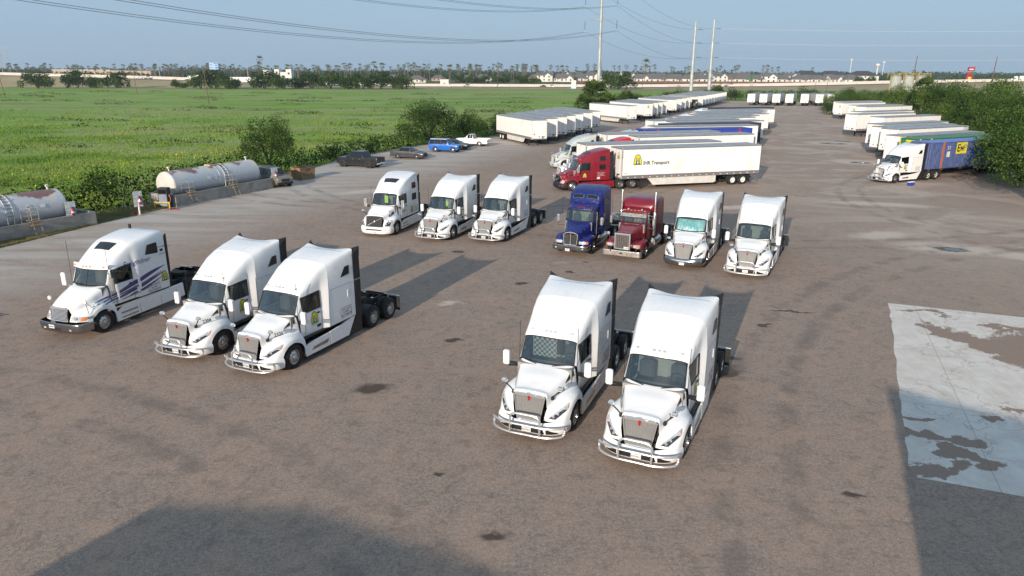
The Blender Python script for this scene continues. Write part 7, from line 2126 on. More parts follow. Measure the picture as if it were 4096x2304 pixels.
def tree_template(seed, h, w, per=60, size=.16, low=.18, nb=16, mats=('leaf', 'leaf_dark', 'leaf_bright'), probs=(.45, .25, .30), trunk=True):
 rg = np.random.default_rng(seed)
 blobs = []
 for k in range(nb):
  a = rg.uniform(0, 2 * math.pi); rr = math.sqrt(rg.random()) * w * .36
  z = h * (low + (1 - low) * (.25 + .62 * rg.random() * (1 - .45 * (rr / (w * .36)) ** 2)))
  s = w * rg.uniform(.12, .21)
  blobs.append((rr * math.cos(a), rr * math.sin(a), z - s * .2, s * 1.1, s * 1.1, s * .8))
 for k in range(max(3, nb // 3)):
  a = rg.uniform(0, 2 * math.pi); rr = w * rg.uniform(.36, .47); s = w * rg.uniform(.06, .11)
  blobs.append((rr * math.cos(a), rr * math.sin(a), h * rg.uniform(low + .12, .62), s * 1.2, s * 1.2, s))
 crown = crown_mesh('crown', blobs, per, size, list(mats), seed, list(probs))
 m = MB()
 for k in range(4):
  a = 2 * math.pi * k / 4 + rg.uniform(-.4, .4); q = rg.uniform(.15, .3) * w
  m.tube([(0.06 * math.cos(a) * w * .3, .06 * math.sin(a) * w * .3, 0), (.1 * w * math.cos(a) * .6, .1 * w * math.sin(a) * .6, h * .22), (q * .7 * math.cos(a + .2), q * .7 * math.sin(a + .2), h * .45), (q * .8 * math.cos(a), q * .8 * math.sin(a), h * .58)], .032 * h ** .8, 'bark', 6, True, .008 * h)
 return crown, (m.mesh('trunk') if trunk else None)
TREES_D = [tree_template(71 + k, 7.5, 9.0, 190, .10, .03, 24, probs=(.34, .6, .06)) for k in range(3)]
TREES = [tree_template(11 + k, 7.5, 9.0, 190, .10, .06, 24) for k in range(4)]
BUSHES = [tree_template(31 + k, 3.6, 5.0, 110, .12, .02, 12, probs=(.45, .4, .15)) for k in range(3)]
FARTREES = [tree_template(51 + k, 10.0, 15.0, 22, .42, .02, 18, probs=(.45, .45, .10)) for k in range(3)]
def put_tree(T, label, x, y, sx, sz, rz, group, name='tree', z=0.0, cat='tree'):
 crown, trunk = T
 r = link(name); r.location = (x, y, z); r.rotation_euler = (0, 0, rz); r.scale = (sx, sx, sz)
 tag(r, label, cat, group)
 link('crown', crown, r)
 if trunk: link('trunk', trunk, r)
 return r
# big trees over the trailers on the far side of the drive
gT = 'leafy trees over the trailers across the drive'
RPX = [(4085, 79, 1.3), (4120, 90, 1.35), (4010, 97, 1.05), (4085, 104, 1.25), (3965, 111, 1.2), (3890, 122, 1.15), (4030, 118, 1.3), (3950, 130, 1.3), (3815, 137, 1.2), (3885, 143, 1.3), (3745, 150, 1.3), (3975, 150, 1.4), (3820, 163, 1.45), (3655, 182, 1.3), (3735, 190, 1.45), (3590, 200, 1.15), (4130, 66, 1.0), (4190, 74, 1.2)]
RT = [((a - 2048) / 2850.4 * (.9568 * y + 3.3), y, s) for a, y, s in RPX]
NEARN = ['the blue container tail', 'the blue container end', 'the picture edge above the dark shade', 'the green container end', 'the trailer beside the green container', 'the four trailers close together', 'the back of the four close trailers', 'the set-back trailer', 'the set-back trailer from behind', 'the stained-nose trailer', 'the middle of the row', 'the palm from the field side', 'the fourth trailer from the far end', 'the far pair of trailers', 'the silos, in front of them', 'the far end of the row', 'the puddle side picture edge', 'the dark shade at the picture edge']
for k, (x, y, s) in enumerate(RT):
 put_tree(TREES[k % 4], 'leafy green tree leaning over ' + NEARN[k], x, y, s, s * random.uniform(.95, 1.22), random.uniform(0, 6.3), gT)
FT = [(91.0, 212.0, .62), (97.0, 221.0, .95), (104, 228, 1.05), (111, 232, 1.05), (118, 238, 1.05), (126, 246, 1.05), (116, 219, 1.0), (132, 236, 1.1)]
for k, (x, y, s) in enumerate(FT):
 put_tree(TREES[(k + 1) % 4], 'green tree, %s from the brush pile in the clump beside the far trailers' % ORD[k], x, y, s, s * .92, k * 1.3, 'trees between the far trailers and the shaded row')
# hedge trees on the field side
HT = [(-30.0, 88.5, .80, .92, TREES_D[0], 'dense round tree behind the dumpster'), (-14.2, 121.5, 1.25, 1.05, TREES_D[1], 'big spreading tree behind the blue off-roader'), (-8.2, 128.0, .85, .74, TREES_D[2], 'lower tree between the big spreading tree and the white pickup'), (-2.5, 136.0, .7, .62, TREES_D[0], 'lower tree beside the tail of the first trailer')]
for (x, y, s, sz, T, l) in HT:
 put_tree(T, l, x, y, s, sz, random.uniform(0, 6), 'trees along the hedge')
BU = [(-37.0, 64.5, .9), (-34.0, 70.5, .75), (-24.5, 97.5, .6), (-20.5, 104.0, .65), (4.5, 152.0, .7), (9, 163, .8), (16, 176, .8), (28, 208, .75), (34, 222, .8), (38, 234, .85), (45, 247, .8), (49, 258, .7), (66, 296, 1.0), (74, 308, 1.0), (84, 312, 1.1), (93, 314, 1.2), (101, 312, 1.1), (110, 309, 1.2), (118, 303, 1.3), (126, 297, 1.2), (60, 282, .9), (131, 286, 1.2)]
BL = ['before the white-ended tank', 'behind the white-ended tank', 'behind the black pickup tail', 'behind the dark grey sedan', 'at the tail of the second hedge trailer', 'at the tail of the last of seven trailers', 'beside the palm clump', 'behind the palm clump trailers', 'behind the second palm clump trailer', 'behind the last palm clump trailer', 'behind the four trailers', 'behind the machinery trailer', 'at the far hedge corner', 'behind the first far nose', 'behind the gap of the first far noses', 'behind the second far nose', 'behind the third far nose', 'behind the fourth far nose', 'behind the fifth far nose', 'behind the sixth far nose', 'beside the steel pole foot', 'at the end behind the seventh far nose']
for k, (x, y, s) in enumerate(BU):
 s *= 1.0 if y < 110 else 1.5
 x -= 0 if y < 150 or y > 280 else 4
 put_tree(BUSHES[k % 3], 'green bush ' + BL[k], x, y, s, s * random.uniform(.8, 1.05), random.uniform(0, 6), 'bushes along the hedge', 'bush', cat='bush')
# taller scrub behind the far rows
SC = [(22, 214), (27, 222), (31, 231), (35, 240), (40, 250), (45, 259), (50, 268), (56, 278), (62, 289), (67, 299), (73, 306), (80, 310), (87, 313), (94, 315), (101, 314), (108, 312), (115, 308), (122, 303), (128, 297)]
SN = ['nineteen', 'eighteen', 'seventeen', 'sixteen', 'fifteen', 'fourteen', 'thirteen', 'twelve', 'eleven', 'ten', 'nine', 'eight', 'seven', 'six', 'five', 'four', 'three', 'two', 'one']
for k, (x, y) in enumerate(SC):
 q = random.uniform(.5, .72)
 put_tree((TREES + TREES_D)[k % 7], 'tall scrub tree, number %s from the clump beside the far noses' % SN[k], x + random.uniform(-1.5, 1.5), y + random.uniform(-1.5, 1.5), q * 1.15, q, k * 2.1, 'scrub behind the far rows')
# the hedge: vines grown over a chain-link fence
def along(path, step):
 out = []
 for (a, b) in zip(path[:-1], path[1:]):
  L = math.hypot(b[0] - a[0], b[1] - a[1]); n = max(1, int(L / step))
  for k in range(n):
   f = k / n; out.append((a[0] + (b[0] - a[0]) * f, a[1] + (b[1] - a[1]) * f))
 return out
rg = np.random.default_rng(3)
hb = []
for (x, y) in along(HEDGE[1:], .9):
 near = y < 140
 h = rg.uniform(.85, 1.15) * (1.75 if y < 78 else 1.35 if near else 1.9)
 hb.append((x + rg.uniform(-.35, .35), y + rg.uniform(-.3, .3), h * .75, .95, .95, h * .95))
 if rg.random() < .35: hb.append((x + rg.uniform(-1.0, .2), y + rg.uniform(-.5, .5), h * 1.25, .55, .55, .5))
me = crown_mesh('hedge_leaves', hb, 110, .12, ['leaf_dark', 'leaf', 'leaf_bright'], 5, [.8, .18, .02])  # mostly the dark leaves: shade of the yard side painted into the foliage
r = link('hedge'); tag(r, 'long dark vine-grown hedge between yard and green field', 'hedge')
o = link('foliage', me, r); o['kind'] = 'stuff'
m = MB()
for (x, y) in along(HEDGE[3:6], 5.0):
 m.tube([(x + .75, y - .2, 0), (x + .75, y - .2, 1.75)], .035, 'grey_steel', 6)
 link('fence_post', m.mesh('fence_post'), r); m = MB()
# field grass: tufts as one mass, denser near the yard
def in_poly(px, py, poly):
 c = np.zeros(len(px), bool); n = len(poly)
 for i in range(n):
  x0, y0 = poly[i]; x1, y1 = poly[(i + 1) % n]
  cond = ((y0 > py) != (y1 > py)) & (px < (x1 - x0) * (py - y0) / (y1 - y0 + 1e-12) + x0)
  c ^= cond
 return c
def tufts(n, sampler, h, name, mat, seed, blades=4, wid=.05):
 rg = np.random.default_rng(seed)
 x, y, sc_ = sampler(rg, n)
 V, F = [], []
 n = len(x)
 for b in range(blades):
  a = rg.uniform(0, 2 * np.pi, n); hh = h * sc_ * rg.uniform(.5, 1.2, n); w_ = wid * sc_ * rg.uniform(.7, 1.5, n)
  ox, oy = rg.normal(0, .12, n) * sc_, rg.normal(0, .12, n) * sc_
  ln = rg.uniform(.1, .6, n) * hh
  p0 = np.stack([x + ox - np.sin(a) * w_, y + oy + np.cos(a) * w_, np.full(n, -.03)], 1)
  p1 = np.stack([x + ox + np.sin(a) * w_, y + oy - np.cos(a) * w_, np.full(n, -.03)], 1)
  p2 = np.stack([x + ox + np.cos(a) * ln, y + oy + np.sin(a) * ln, hh], 1)
  V.append(np.stack([p0, p1, p2], 1).reshape(-1, 3))
 V = np.concatenate(V); F = np.arange(len(V)).reshape(-1, 3)
 return big_mesh(name, V, F, [mat])
HX = np.array([p[0] for p in HEDGE]); HY = np.array([p[1] for p in HEDGE])
def field_sampler(rg, n):
 # area seen left of the hedge; density falls with distance
 y = 40 + 190 * rg.random(n) ** 1.7
 xr = np.interp(y, HY, HX) - .8
 xr = np.where(y > 300, 70 + (y - 300) * .3, xr)
 xl = -(y * .70 + 18)
 x = xl + (xr - xl) * rg.random(n)
 sc_ = 1.0 + y / 160
 # clumpiness
 q = np.sin(x * .31 + 1.7 * np.sin(y * .11)) * np.sin(y * .23 + 1.3 * np.sin(x * .17))
 keep = rg.random(n) < (.35 + .65 * (q > -.1)) * np.clip((245 - y) / 200, 0, 1) ** 1.5
 return x[keep], y[keep], sc_[keep] * (1 + .5 * np.clip(q[keep], 0, 1))
o = link('grass', tufts(130000, field_sampler, .15, 'grass', 'grass_blade', 9, 3, .03)); o['kind'] = 'stuff'; o['label'] = 'tall green field grass beyond the hedge'
def verge_sampler(rg, n):
 t = rg.random(n); i = rg.integers(3, 8, n)
 Y = np.array(YARD); a, b = Y[i], Y[i + 1]
 p = a + (b - a) * t[:, None]
 p[:, 0] += -rg.exponential(1.0, n) * 1.3 + .5
 return p[:, 0], p[:, 1], np.full(n, .5)
o = link('verge_grass', tufts(26000, verge_sampler, .30, 'verge_grass', 'dry_grass', 10, 4, .04)); o['kind'] = 'stuff'; o['label'] = 'cut dry grass along the basins and yard edge'
# weeds and darker clumps standing in the field, with yellow flowers
rg = np.random.default_rng(21)
wb = []
for k in range(120):
 y = 60 + 330 * rg.random() ** 1.3; xr = np.interp(y, HY, HX) - 3; x = -(y * .72 + 10) + (xr + y * .72 + 10) * rg.random()
 s = rg.uniform(.35, 1.0) * (1 + y / 200)
 wb.append((x, y, .12 * s, 2.6 * s * rg.uniform(.6, 2.2), .9 * s, .32 * s))
o = link('field_weeds', crown_mesh('field_weeds', wb, 40, .2, ['leaf', 'leaf_dark', 'leaf_dry', 'leaf_bright'], 8, [.42, .2, .1, .28])); o['kind'] = 'stuff'; o['label'] = 'dark weed clumps scattered in the green field'
fp = []
for k in range(60):
 y = 58 + 45 * rg.random(); x = np.interp(y, HY, HX) - 2 - 26 * rg.random() ** 1.5
 n = rg.integers(6, 22)
 fp.append(np.stack([x + rg.normal(0, .9, n), y + rg.normal(0, .9, n), rg.uniform(.35, .9, n)], 1))
V, F = leaf_quads(np.concatenate(fp), .07, rg)
o = link('wild_flowers', big_mesh('wild_flowers', V, F, ['flower'])); o['kind'] = 'stuff'; o['label'] = 'yellow wild flowers in the grass behind the tanks'
# brush pile under the clump beside the far trailers
pb = [(92 + rg.uniform(-3, 3), 208 + rg.uniform(-2, 2), .3, .9, .9, .4) for k in range(14)]
o = link('brush_pile', crown_mesh('brush_pile', pb, 40, .22, ['leaf_dry', 'leaf_dark'], 3, [.6, .4])); tag(o, 'brown brush pile under the tree clump by the far trailers', 'brush pile'); o['kind'] = 'stuff'
# fan palms
def palm_template(seed, h, dense=26, skirt=10, fr=1.7, det=7):
 rg = np.random.default_rng(seed)
 lean = rg.uniform(-.05, .05) * h
 m = MB().tube([(0, 0, 0), (lean * .3, 0, h * .35), (lean * .7, 0, h * .7), (lean, 0, h)], .26, 'palm_bark', 8, True, .17)
 trunk = m.mesh('trunk')
 V, F, mi = [], [], []
 top = np.array([lean, 0, h])
 for k in range(dense + skirt):
  dead = k >= dense
  az = rg.uniform(0, 2 * math.pi); el = rg.uniform(-.25, 1.35) if not dead else rg.uniform(-1.35, -.5)
  d = np.array([math.cos(az) * math.cos(el), math.sin(az) * math.cos(el), math.sin(el)])
  s = np.array([-math.sin(az), math.cos(az), 0]); u = np.cross(d, s)
  L = fr * rg.uniform(.75, 1.15); c = top + d * L * .5 - np.array([0, 0, .25 if dead else 0])
  for j in range(det):
   t = (j / (det - 1) - .5) * 2.1
   dd = d * math.cos(t) + s * math.sin(t); tip = c + dd * L * .75 - np.array([0, 0, .30 * L * (abs(t) * .5 + .4)])
   w_ = u * .02 + np.cross(dd, u) * .11 * fr / 1.7
   b = len(V); V += [c - w_ * .4, c + w_ * .4, c + dd * L * .42 + w_, tip, c + dd * L * .42 - w_]
   F += [(b, b + 1, b + 2, b + 4), (b + 4, b + 2, b + 3, b + 3)]
   mi += [1 if dead else 0] * 2
 F = [f if f[2] != f[3] else f[:3] for f in F]
 me = bpy.data.meshes.new('crown'); me.from_pydata([tuple(v) for v in V], [], F)
 me.materials.append(M['palm_leaf']); me.materials.append(M['palm_dead']); me.polygons.foreach_set('material_index', mi); me.update()
 return me, trunk
PALM_BIG = [palm_template(3, 3.9, 52, 2, 2.2, 9), palm_template(4, 2.4, 46, 3, 2.2, 9), palm_template(9, 9.4, 42, 3, 1.9, 9)]
PALM_FAR = [palm_template(5 + k, 15.0, 15, 5, 2.9, 4) for k in range(3)]
for k, (x, y, s, T, l) in enumerate(((23.2, 205.5, 1.75, PALM_BIG[0], 'tallest fan palm of the clump by the wooden pole'), (19.6, 203.0, 1.3, PALM_BIG[1], 'low bushy fan palm on the field side of the clump'), (26.0, 204.0, 1.4, PALM_BIG[1], 'low fan palm of the clump nearer the trailers'), (37.0, 240, 1.2, PALM_BIG[1], 'small fan palm in the hedge behind the palm clump trailers'), (94.5, 170, 1.12, PALM_BIG[2], 'fan palm rising above the trees in front of the silos'), (88, 318, 1.3, PALM_BIG[1], 'small fan palm in the bushes behind the far noses'))):
 put_tree(T, l, x, y, s, s, k * 1.1, 'fan palms in the hedge and trees', 'palm_tree', (-1.5, -.6, -.6, 0, -2.2, 0)[k])
# ================================================================== the far side: highway, houses, poles, traffic
M['barrier'] = pmat('barrier', (.62, .56, .50), .9, col2=(.52, .46, .40), scale=.2)
M['asphalt'] = pmat('asphalt', (.075, .075, .078), .9, scale=.3)
M['embank'] = pmat('embank', (.36, .27, .15), .95, col2=(.25, .22, .105), scale=.06, lo=.35, hi=.65)
M['shingle'] = pmat('shingle', (.135, .125, .12), .9, col2=(.10, .095, .09), scale=.4)
M['shingle_dark'] = pmat('shingle_dark', (.05, .052, .058), .9)
M['house_white'] = pmat('house_white', (.74, .72, .68), .8)
M['house_tan'] = pmat('house_tan', (.46, .36, .26), .8)
M['house_peach'] = pmat('house_peach', (.50, .30, .19), .8)
M['window_glass'] = pmat('window_glass', (.03, .035, .04), .15)
M['wood_fence'] = pmat('wood_fence', (.17, .085, .055), .9)
M['galvanised'] = pmat('galvanised', (.46, .48, .49), .5, .2, .15, .3)
M['pole_wood'] = pmat('pole_wood', (.16, .10, .07), .9)
M['wire'] = pmat('wire', (.10, .095, .09), .6)
M['wire_pale'] = pmat('wire_pale', (.62, .62, .60), .5)
M['silo'] = pmat('silo', (.42, .43, .42), .6, col2=(.30, .30, .29), scale=.5, vscale=(1, 1, .3))
M['sign_red'] = pmat('sign_red', (.34, .02, .03), .5)
M['sign_green'] = pmat('sign_green', (.02, .14, .06), .5)
M['shed_white'] = pmat('shed_white', (.70, .66, .60), .8)
def depth(y, z=0): return .9568 * y + .2908 * (CAM_H - z)
def fx(px, y): return (px - 2048) / 2850.4 * depth(y)
HWY = 566.0
zx = np.array([-2200, -700, -410, -300, -205, -140, -83, 0, 90, 205, 300, 410, 700, 2200.])
zz = np.array([9.5, 9.5, 7.4, 5.2, 2.6, 1.0, .15, .15, .2, 1.6, 4.1, 6.2, 8.5, 9.])
def road_z(x): return float(np.interp(x, zx, zz))
xs = np.unique(np.concatenate([np.linspace(-2200, 2200, 60), np.linspace(-450, 450, 70)]))
def strip(name, prof, mat, kind='structure'):
 """prof: list of (y, dz, follow) ; height = dz + follow * road height"""
 V, F = [], []
 for x in xs:
  for (y, dz, fo) in prof: V.append((x, y, dz + fo * road_z(x)))
 n = len(prof)
 for i in range(len(xs) - 1):
  for j in range(n - 1): F.append((i * n + j, (i + 1) * n + j, (i + 1) * n + j + 1, i * n + j + 1))
 me = bpy.data.meshes.new(name); me.from_pydata(V, [], F); me.materials.append(M[mat]); me.update()
 return me
struct('embankment_terrain', strip('embankment', [(496, -.1, 0), (505, -.02, .04), (HWY - 24, .0, 1.0), (HWY + 40, .0, 1.0), (HWY + 70, -.1, 0)], 'embank'))
struct('highway_road', strip('highway', [(HWY - 21, .03, 1), (HWY + 34, .03, 1)], 'asphalt'))
struct('frontage_road', strip('frontage', [(505, .05, .03), (513, .05, .05)], 'asphalt')) if False else None
o = link('barrier_wall', strip('barrier_wall', [(HWY - .4, .03, 1), (HWY - .15, 1.4, 1), (HWY + .15, 1.4, 1), (HWY + .4, .03, 1)], 'barrier')); tag(o, 'long pale concrete barrier along the highway', 'barrier')
o = link('barrier_wall', strip('barrier_wall2', [(HWY + 33.4, .03, 1), (HWY + 33.65, 1.4, 1), (HWY + 33.95, 1.4, 1), (HWY + 34.2, .03, 1)], 'barrier')); tag(o, 'second concrete barrier on the far side of the highway', 'barrier')
# ---- traffic
def traffic(T, name, label, cat, px, y, rz, swap=None, zoff=.05):
 x = fx(px, y)
 o = T.put(name, label, cat, (x, y, road_z(x) + zoff), rz, 'traffic on the highway', swap)
 return o
R0, R180 = 0.0, math.pi
traffic(CAR_REG, 'pickup_truck', 'white pickup on the highway before the small trees', 'pickup', 2003, HWY - 19, R0)
traffic(CAR_SEDAN, 'highway_car', 'dark grey car on the highway beside the barrier near the round tree', 'car', 2155, HWY - 8, R180)
traffic(CAR_SUV, 'highway_car', 'white off-road car on the highway near the lone palm', 'car', 2220, HWY - 20, R0, {'car_tan': 'car_white'})
traffic(CAR_SEDAN, 'highway_car', 'white car on the highway below the white kiosk', 'car', 1782, HWY - 12, R180, {'car_grey': 'car_white'})
traffic(CAR_SUV, 'highway_car', 'blue-grey car on the highway below the dark round trees', 'car', 1850, HWY - 8, R180, {'car_tan': 'car_silver'})
traffic(CAR_SEDAN, 'highway_car', 'grey car on the highway below the dark sign boards', 'car', 545, HWY - 8, R180, {'car_grey': 'car_silver'})
traffic(CAR_CREW, 'pickup_truck', 'dark car following the grey car on the highway', 'car', 578, HWY - 8, R180)
for px, l in ((2315, 'white car beyond the barrier near the stacked box'), (2780, 'white car beyond the barrier at the first steel pole'), (2935, 'white van beyond the barrier behind the far bushes')):
 traffic(CAR_SEDAN if px < 2900 else CAR_SUV, 'highway_car', l, 'car', px, HWY + 12, R0, {'car_grey': 'car_white', 'car_tan': 'car_white'})
def semi(px, y, rz, label):
 x = fx(px, y); c = math.cos(rz)
 TA.put('semi_truck', label + ' truck', 'truck', (x, y, road_z(x) + .05), rz, 'traffic on the highway')
 TR_S.put('semi_trailer', label + ' trailer', 'trailer', (x - 6.2 * c, y, road_z(x) + .05), rz, 'traffic on the highway')
semi(740, HWY - 6, R180, 'white highway rig below the billboard, its')
semi(4030, HWY + 8, R180, 'white highway rig near the red sign tower, its')
semi(1040, HWY - 6, R0, 'white highway rig heading for the ruin-like building, its')
# ---- houses
def house_template(kind, w, d, h, rh, wall, roof):
 t = Tmpl()
 t.part('wall', MB().box(-w / 2, w / 2, -d / 2, d / 2, 0, h, wall), smooth=0)
 o = .5
 if kind == 'hip':
  V = [(-w / 2 - o, -d / 2 - o, h), (w / 2 + o, -d / 2 - o, h), (w / 2 + o, d / 2 + o, h), (-w / 2 - o, d / 2 + o, h), (-w / 2 + d * .42, 0, h + rh), (w / 2 - d * .42, 0, h + rh)]
  F = [(0, 1, 5, 4), (1, 2, 5), (2, 3, 4, 5), (3, 0, 4), (3, 2, 1, 0)]
  t.part('roof', MB().add(V, F, roof), smooth=0)
  V = [(w * .05, -d / 2 - 2.6, h), (w * .05 + 5.6, -d / 2 - 2.6, h), (w * .05 + 2.8, -d / 2 - 2.6 + 1.4, h + 2.0), (w * .05 + 2.8, 0, h + 2.0), (w * .05, -d / 2 + 1, h), (w * .05 + 5.6, -d / 2 + 1, h)]
  t.part('porch_roof', MB().add(V, [(0, 1, 2), (1, 5, 3, 2), (0, 2, 3, 4), (0, 4, 5, 1)], roof), smooth=0)
  m = MB()
  for k in range(3): m.box(w * .05 + .2 + 2.5 * k, w * .05 + .5 + 2.5 * k, -d / 2 - 2.5, -d / 2 - 2.2, 0, h, wall)
  t.part('porch_post', m, smooth=0)
 else:
  V = [(-w / 2 - o, -d / 2 - o, h), (w / 2 + o, -d / 2 - o, h), (w / 2 + o, d / 2 + o, h), (-w / 2 - o, d / 2 + o, h), (-w / 2 - o, 0, h + rh), (w / 2 + o, 0, h + rh)]
  t.part('roof', MB().add(V, [(0, 1, 5, 4), (2, 3, 4, 5), (3, 2, 1, 0)], roof), smooth=0)
  t.part('gable', MB().add([(-w / 2, -d / 2, h), (-w / 2, d / 2, h), (-w / 2, 0, h + rh - .2)], [(0, 1, 2)], wall), smooth=0)
  t.part('gable', MB().add([(w / 2, -d / 2, h), (w / 2, d / 2, h), (w / 2, 0, h + rh - .2)], [(0, 1, 2)], wall), smooth=0)
  gx = w * .22
  t.part('front_gable', MB().add([(gx - 3, -d / 2 - .6, 0), (gx + 3, -d / 2 - .6, 0), (gx + 3, -d / 2 - .6, h), (gx, -d / 2 - .6, h + rh * .62), (gx - 3, -d / 2 - .6, h), (gx - 3, -d / 2, 0), (gx + 3, -d / 2, 0)], [(0, 1, 2, 3, 4), (0, 4, 5), (1, 6, 2)], wall), smooth=0)
  t.part('porch_roof', MB().add([(gx - 3.4, -d / 2 - .9, h - .3), (gx, -d / 2 - .9, h + rh * .68), (gx, -d / 4, h + rh * .68), (gx - 3.4, -d / 4, h - .3), (gx + 3.4, -d / 2 - .9, h - .3), (gx + 3.4, -d / 4, h - .3)], [(0, 1, 2, 3), (1, 4, 5, 2)], roof), smooth=0)
 rowsz = (1.0,) if h < 4 else (1.0, 3.9)
 for z in rowsz:
  for k in range(3):
   x = -w / 2 + w * (k + .5) / 3.2
   i = t.part('window', MB().box(x - .75, x + .75, -d / 2 - (.66 if kind != 'hip' and abs(x - w * .22) < 3 else .06), -d / 2 + .02, z, z + 1.5, 'window_glass'), smooth=0)
 return t
HO = [house_template('hip', 17, 13, 3.0, 4.2, 'house_white', 'shingle'), house_template('gable', 15, 11, 5.6, 3.4, 'house_white', 'shingle'), house_template('hip', 20, 14, 3.0, 4.8, 'house_white', 'shingle'), house_template('gable', 13, 12, 3.0, 4.2, 'house_white', 'shingle'),
   house_template('hip', 26, 16, 5.8, 4.6, 'house_white', 'shingle_dark'), house_template('hip', 16, 13, 3.0, 4.0, 'house_tan', 'shingle')]
rgh = random.Random(4)
def house(kind, px, y, label, rz=0.0, s=1.0):
 HO[kind].put('house', label, 'house', (fx(px, y), y, 0), rz, 'houses beyond the highway', None, (), s)
front = [(2178, 1), (2222, 0), (2262, 3), (2318, 2), (2372, 1), (2455, 0), (2570, 3), (2618, 2), (2682, 2), (2745, 0), (2808, 0), (2868, 1), (2900, 0), (2960, 2), (3015, 0), (3068, 1), (3122, 0), (3190, 0), (3262, 0), (3330, 3), (3400, 0)]
for k, (px, kd) in enumerate(front):
 house(kd, px, 880 + rgh.uniform(-12, 12), 'grey-roofed house, number %s from the big round tree in the front row beyond the highway' % (['one', 'two', 'three', 'four', 'five', 'six', 'seven', 'eight', 'nine', 'ten', 'eleven', 'twelve', 'thirteen', 'fourteen', 'fifteen', 'sixteen', 'seventeen', 'eighteen', 'nineteen', 'twenty', 'twenty-one'][k]), rgh.uniform(-.25, .25), 1.22)
for k in range(26):
 px = 2140 + k * 51 + rgh.uniform(-12, 12)
 HO[rgh.choice((0, 1, 2, 5, 3))].put('house', 'grey house roof in the crowded rows behind the front houses', 'house', (fx(px, 945), 945 + rgh.uniform(-15, 25), 0), rgh.uniform(-.5, .5), 'houses in the back rows', None, (), 1.25)
for px, y, l in ((3215, 990, 'large white house with very dark roof behind the front row'), (3315, 1000, 'widest dark-roofed white block above the houses'), (3440, 990, 'dark-roofed block beside the tree before the silos')):
 house(4, px, y, l, .1, 1.35)
for px, y, kd, l in ((1455, 900, 5, 'tan house with red-brown roof among the trees behind the thin trees'), (1575, 900, 3, 'white house with chimney between the palms'), (1665, 760, 0, 'grey hip-roofed house beside the orange machine'), (1750, 890, 5, 'peach house half hidden behind the kiosk'), (1870, 930, 5, 'brown-roofed house behind the dark round trees'), (1930, 900, 2, 'brown house behind the roadside trees near the white pickup')):
 house(kd, px, y, l, .2)
# wooden fence in front of the houses
r = link('board_fence'); tag(r, 'long brown board fence in front of the houses', 'fence')
f0 = MB()
for k in range(60):
 x = fx(2300, 800) + k * 5.0
 f0.box(x, x + 4.9, 800, 800.12, 0, 2.0, 'wood_fence')
o = link('fence_panel', f0.mesh('fence_panel', 0), r); o['kind'] = 'stuff'
# white flat-roofed shell building on the field side
r = link('white_building'); r.location = (fx(1110, 820), 820, 0); tag(r, 'white flat-roofed unfinished building beyond the highway', 'building')
for (x0, x1, h, y0) in ((-16, -10, 11, 0), (-10, -4, 7, 2), (-4, 1, 12, 1), (1, 9, 9, 3), (9, 15, 12, 0)):
 link('wall', MB().box(x0, x1, y0, y0 + 10, 0, h, 'house_white', .1).mesh('wall', 0), r)
 link('parapet', MB().box(x0 - .3, x1 + .3, y0 - .3, y0 + 10.3, h, h + .6, 'house_white').mesh('parapet', 0), r)
for (x, z) in ((-13, 6), (-1.5, 4), (-1.5, 8), (5, 4), (12, 7)):
 link('window', MB().box(x - 1, x + 1, -.1 if abs(x) > 10 else .7, 1.2, z, z + 2.2, 'window_glass').mesh('window', 0), r)
# low warehouse far on the field side
r = link('low_warehouse'); r.location = (fx(360, 1100), 1100, 0); tag(r, 'long low warehouse with brown front far beyond the barrier', 'building')
link('wall', MB().box(-55, 90, 0, 30, 0, 10, 'house_tan').mesh('wall', 0), r); link('roof', MB().box(-56, 30, -1, 31, 10, 11, 'house_white').mesh('roof', 0), r)
# ---- distant palms and trees
rp = random.Random(12)
npalm = 0
def far_palm(px, y, s, label, group):
 put_tree(PALM_FAR[rp.randrange(3)], label, fx(px, y), y, s * rp.uniform(.85, 1.1), s, rp.uniform(0, 6.3), group, 'palm_tree')
for k in range(120):
 px = 500 + 820 * rp.random() ** .8 if k > 32 else rp.uniform(20, 600)
 y = rp.uniform(900, 1050)
 far_palm(px, y, rp.uniform(.8, 1.12), 'tall slim palm in the dense grove beyond the highway', 'palms of the grove beyond the highway')
for k in range(60):
 px = rp.uniform(1300, 2150); y = rp.uniform(860, 1050)
 far_palm(px, y, rp.uniform(.95, 1.25), 'tall palm among the trees and roofs beyond the highway', 'palms among the houses')
for px in (2065, 2085, 2100, 2120, 2145, 2196, 2225, 2262, 2300, 2345, 2375, 2393, 2450, 2470, 2497, 2535, 2560, 2590, 2610, 2680, 2690, 2735, 2748, 2757, 2860, 2875, 2935, 2945, 3045, 3060, 3080, 3105, 3240):
 far_palm(px, rp.uniform(960, 1060), rp.uniform(1.0, 1.25), 'tall palm standing behind the rows of grey roofs', 'palms behind the grey roofs')
for px, y, s, l in ((1043, 640, 1.35, 'lone tall palm beside the white unfinished building'), (1495, 700, 1.15, 'lone tall palm above the roadside trees, left of the roofs'.replace(', left of the roofs', '')), (1797, 600, .95, 'lone palm beside the dark round trees on the far verge'), (2244, 600, .95, 'lone palm between the white two-storey house and stacked box'), (2574, 620, 1.25, 'lone tallest palm in front of the grey roofs'), (2290, 620, .62, 'short palm behind the stacked box'), (2658, 640, .62, 'short palm before the board fence'), (2785, 640, .8, 'palm behind the first steel pole'), (2920, 640, .8, 'palm behind the second steel pole'), (318, 520, .62, 'shaggy palm above the trees at the barrier')):
 far_palm(px, y, s, l, 'single palms near the highway')
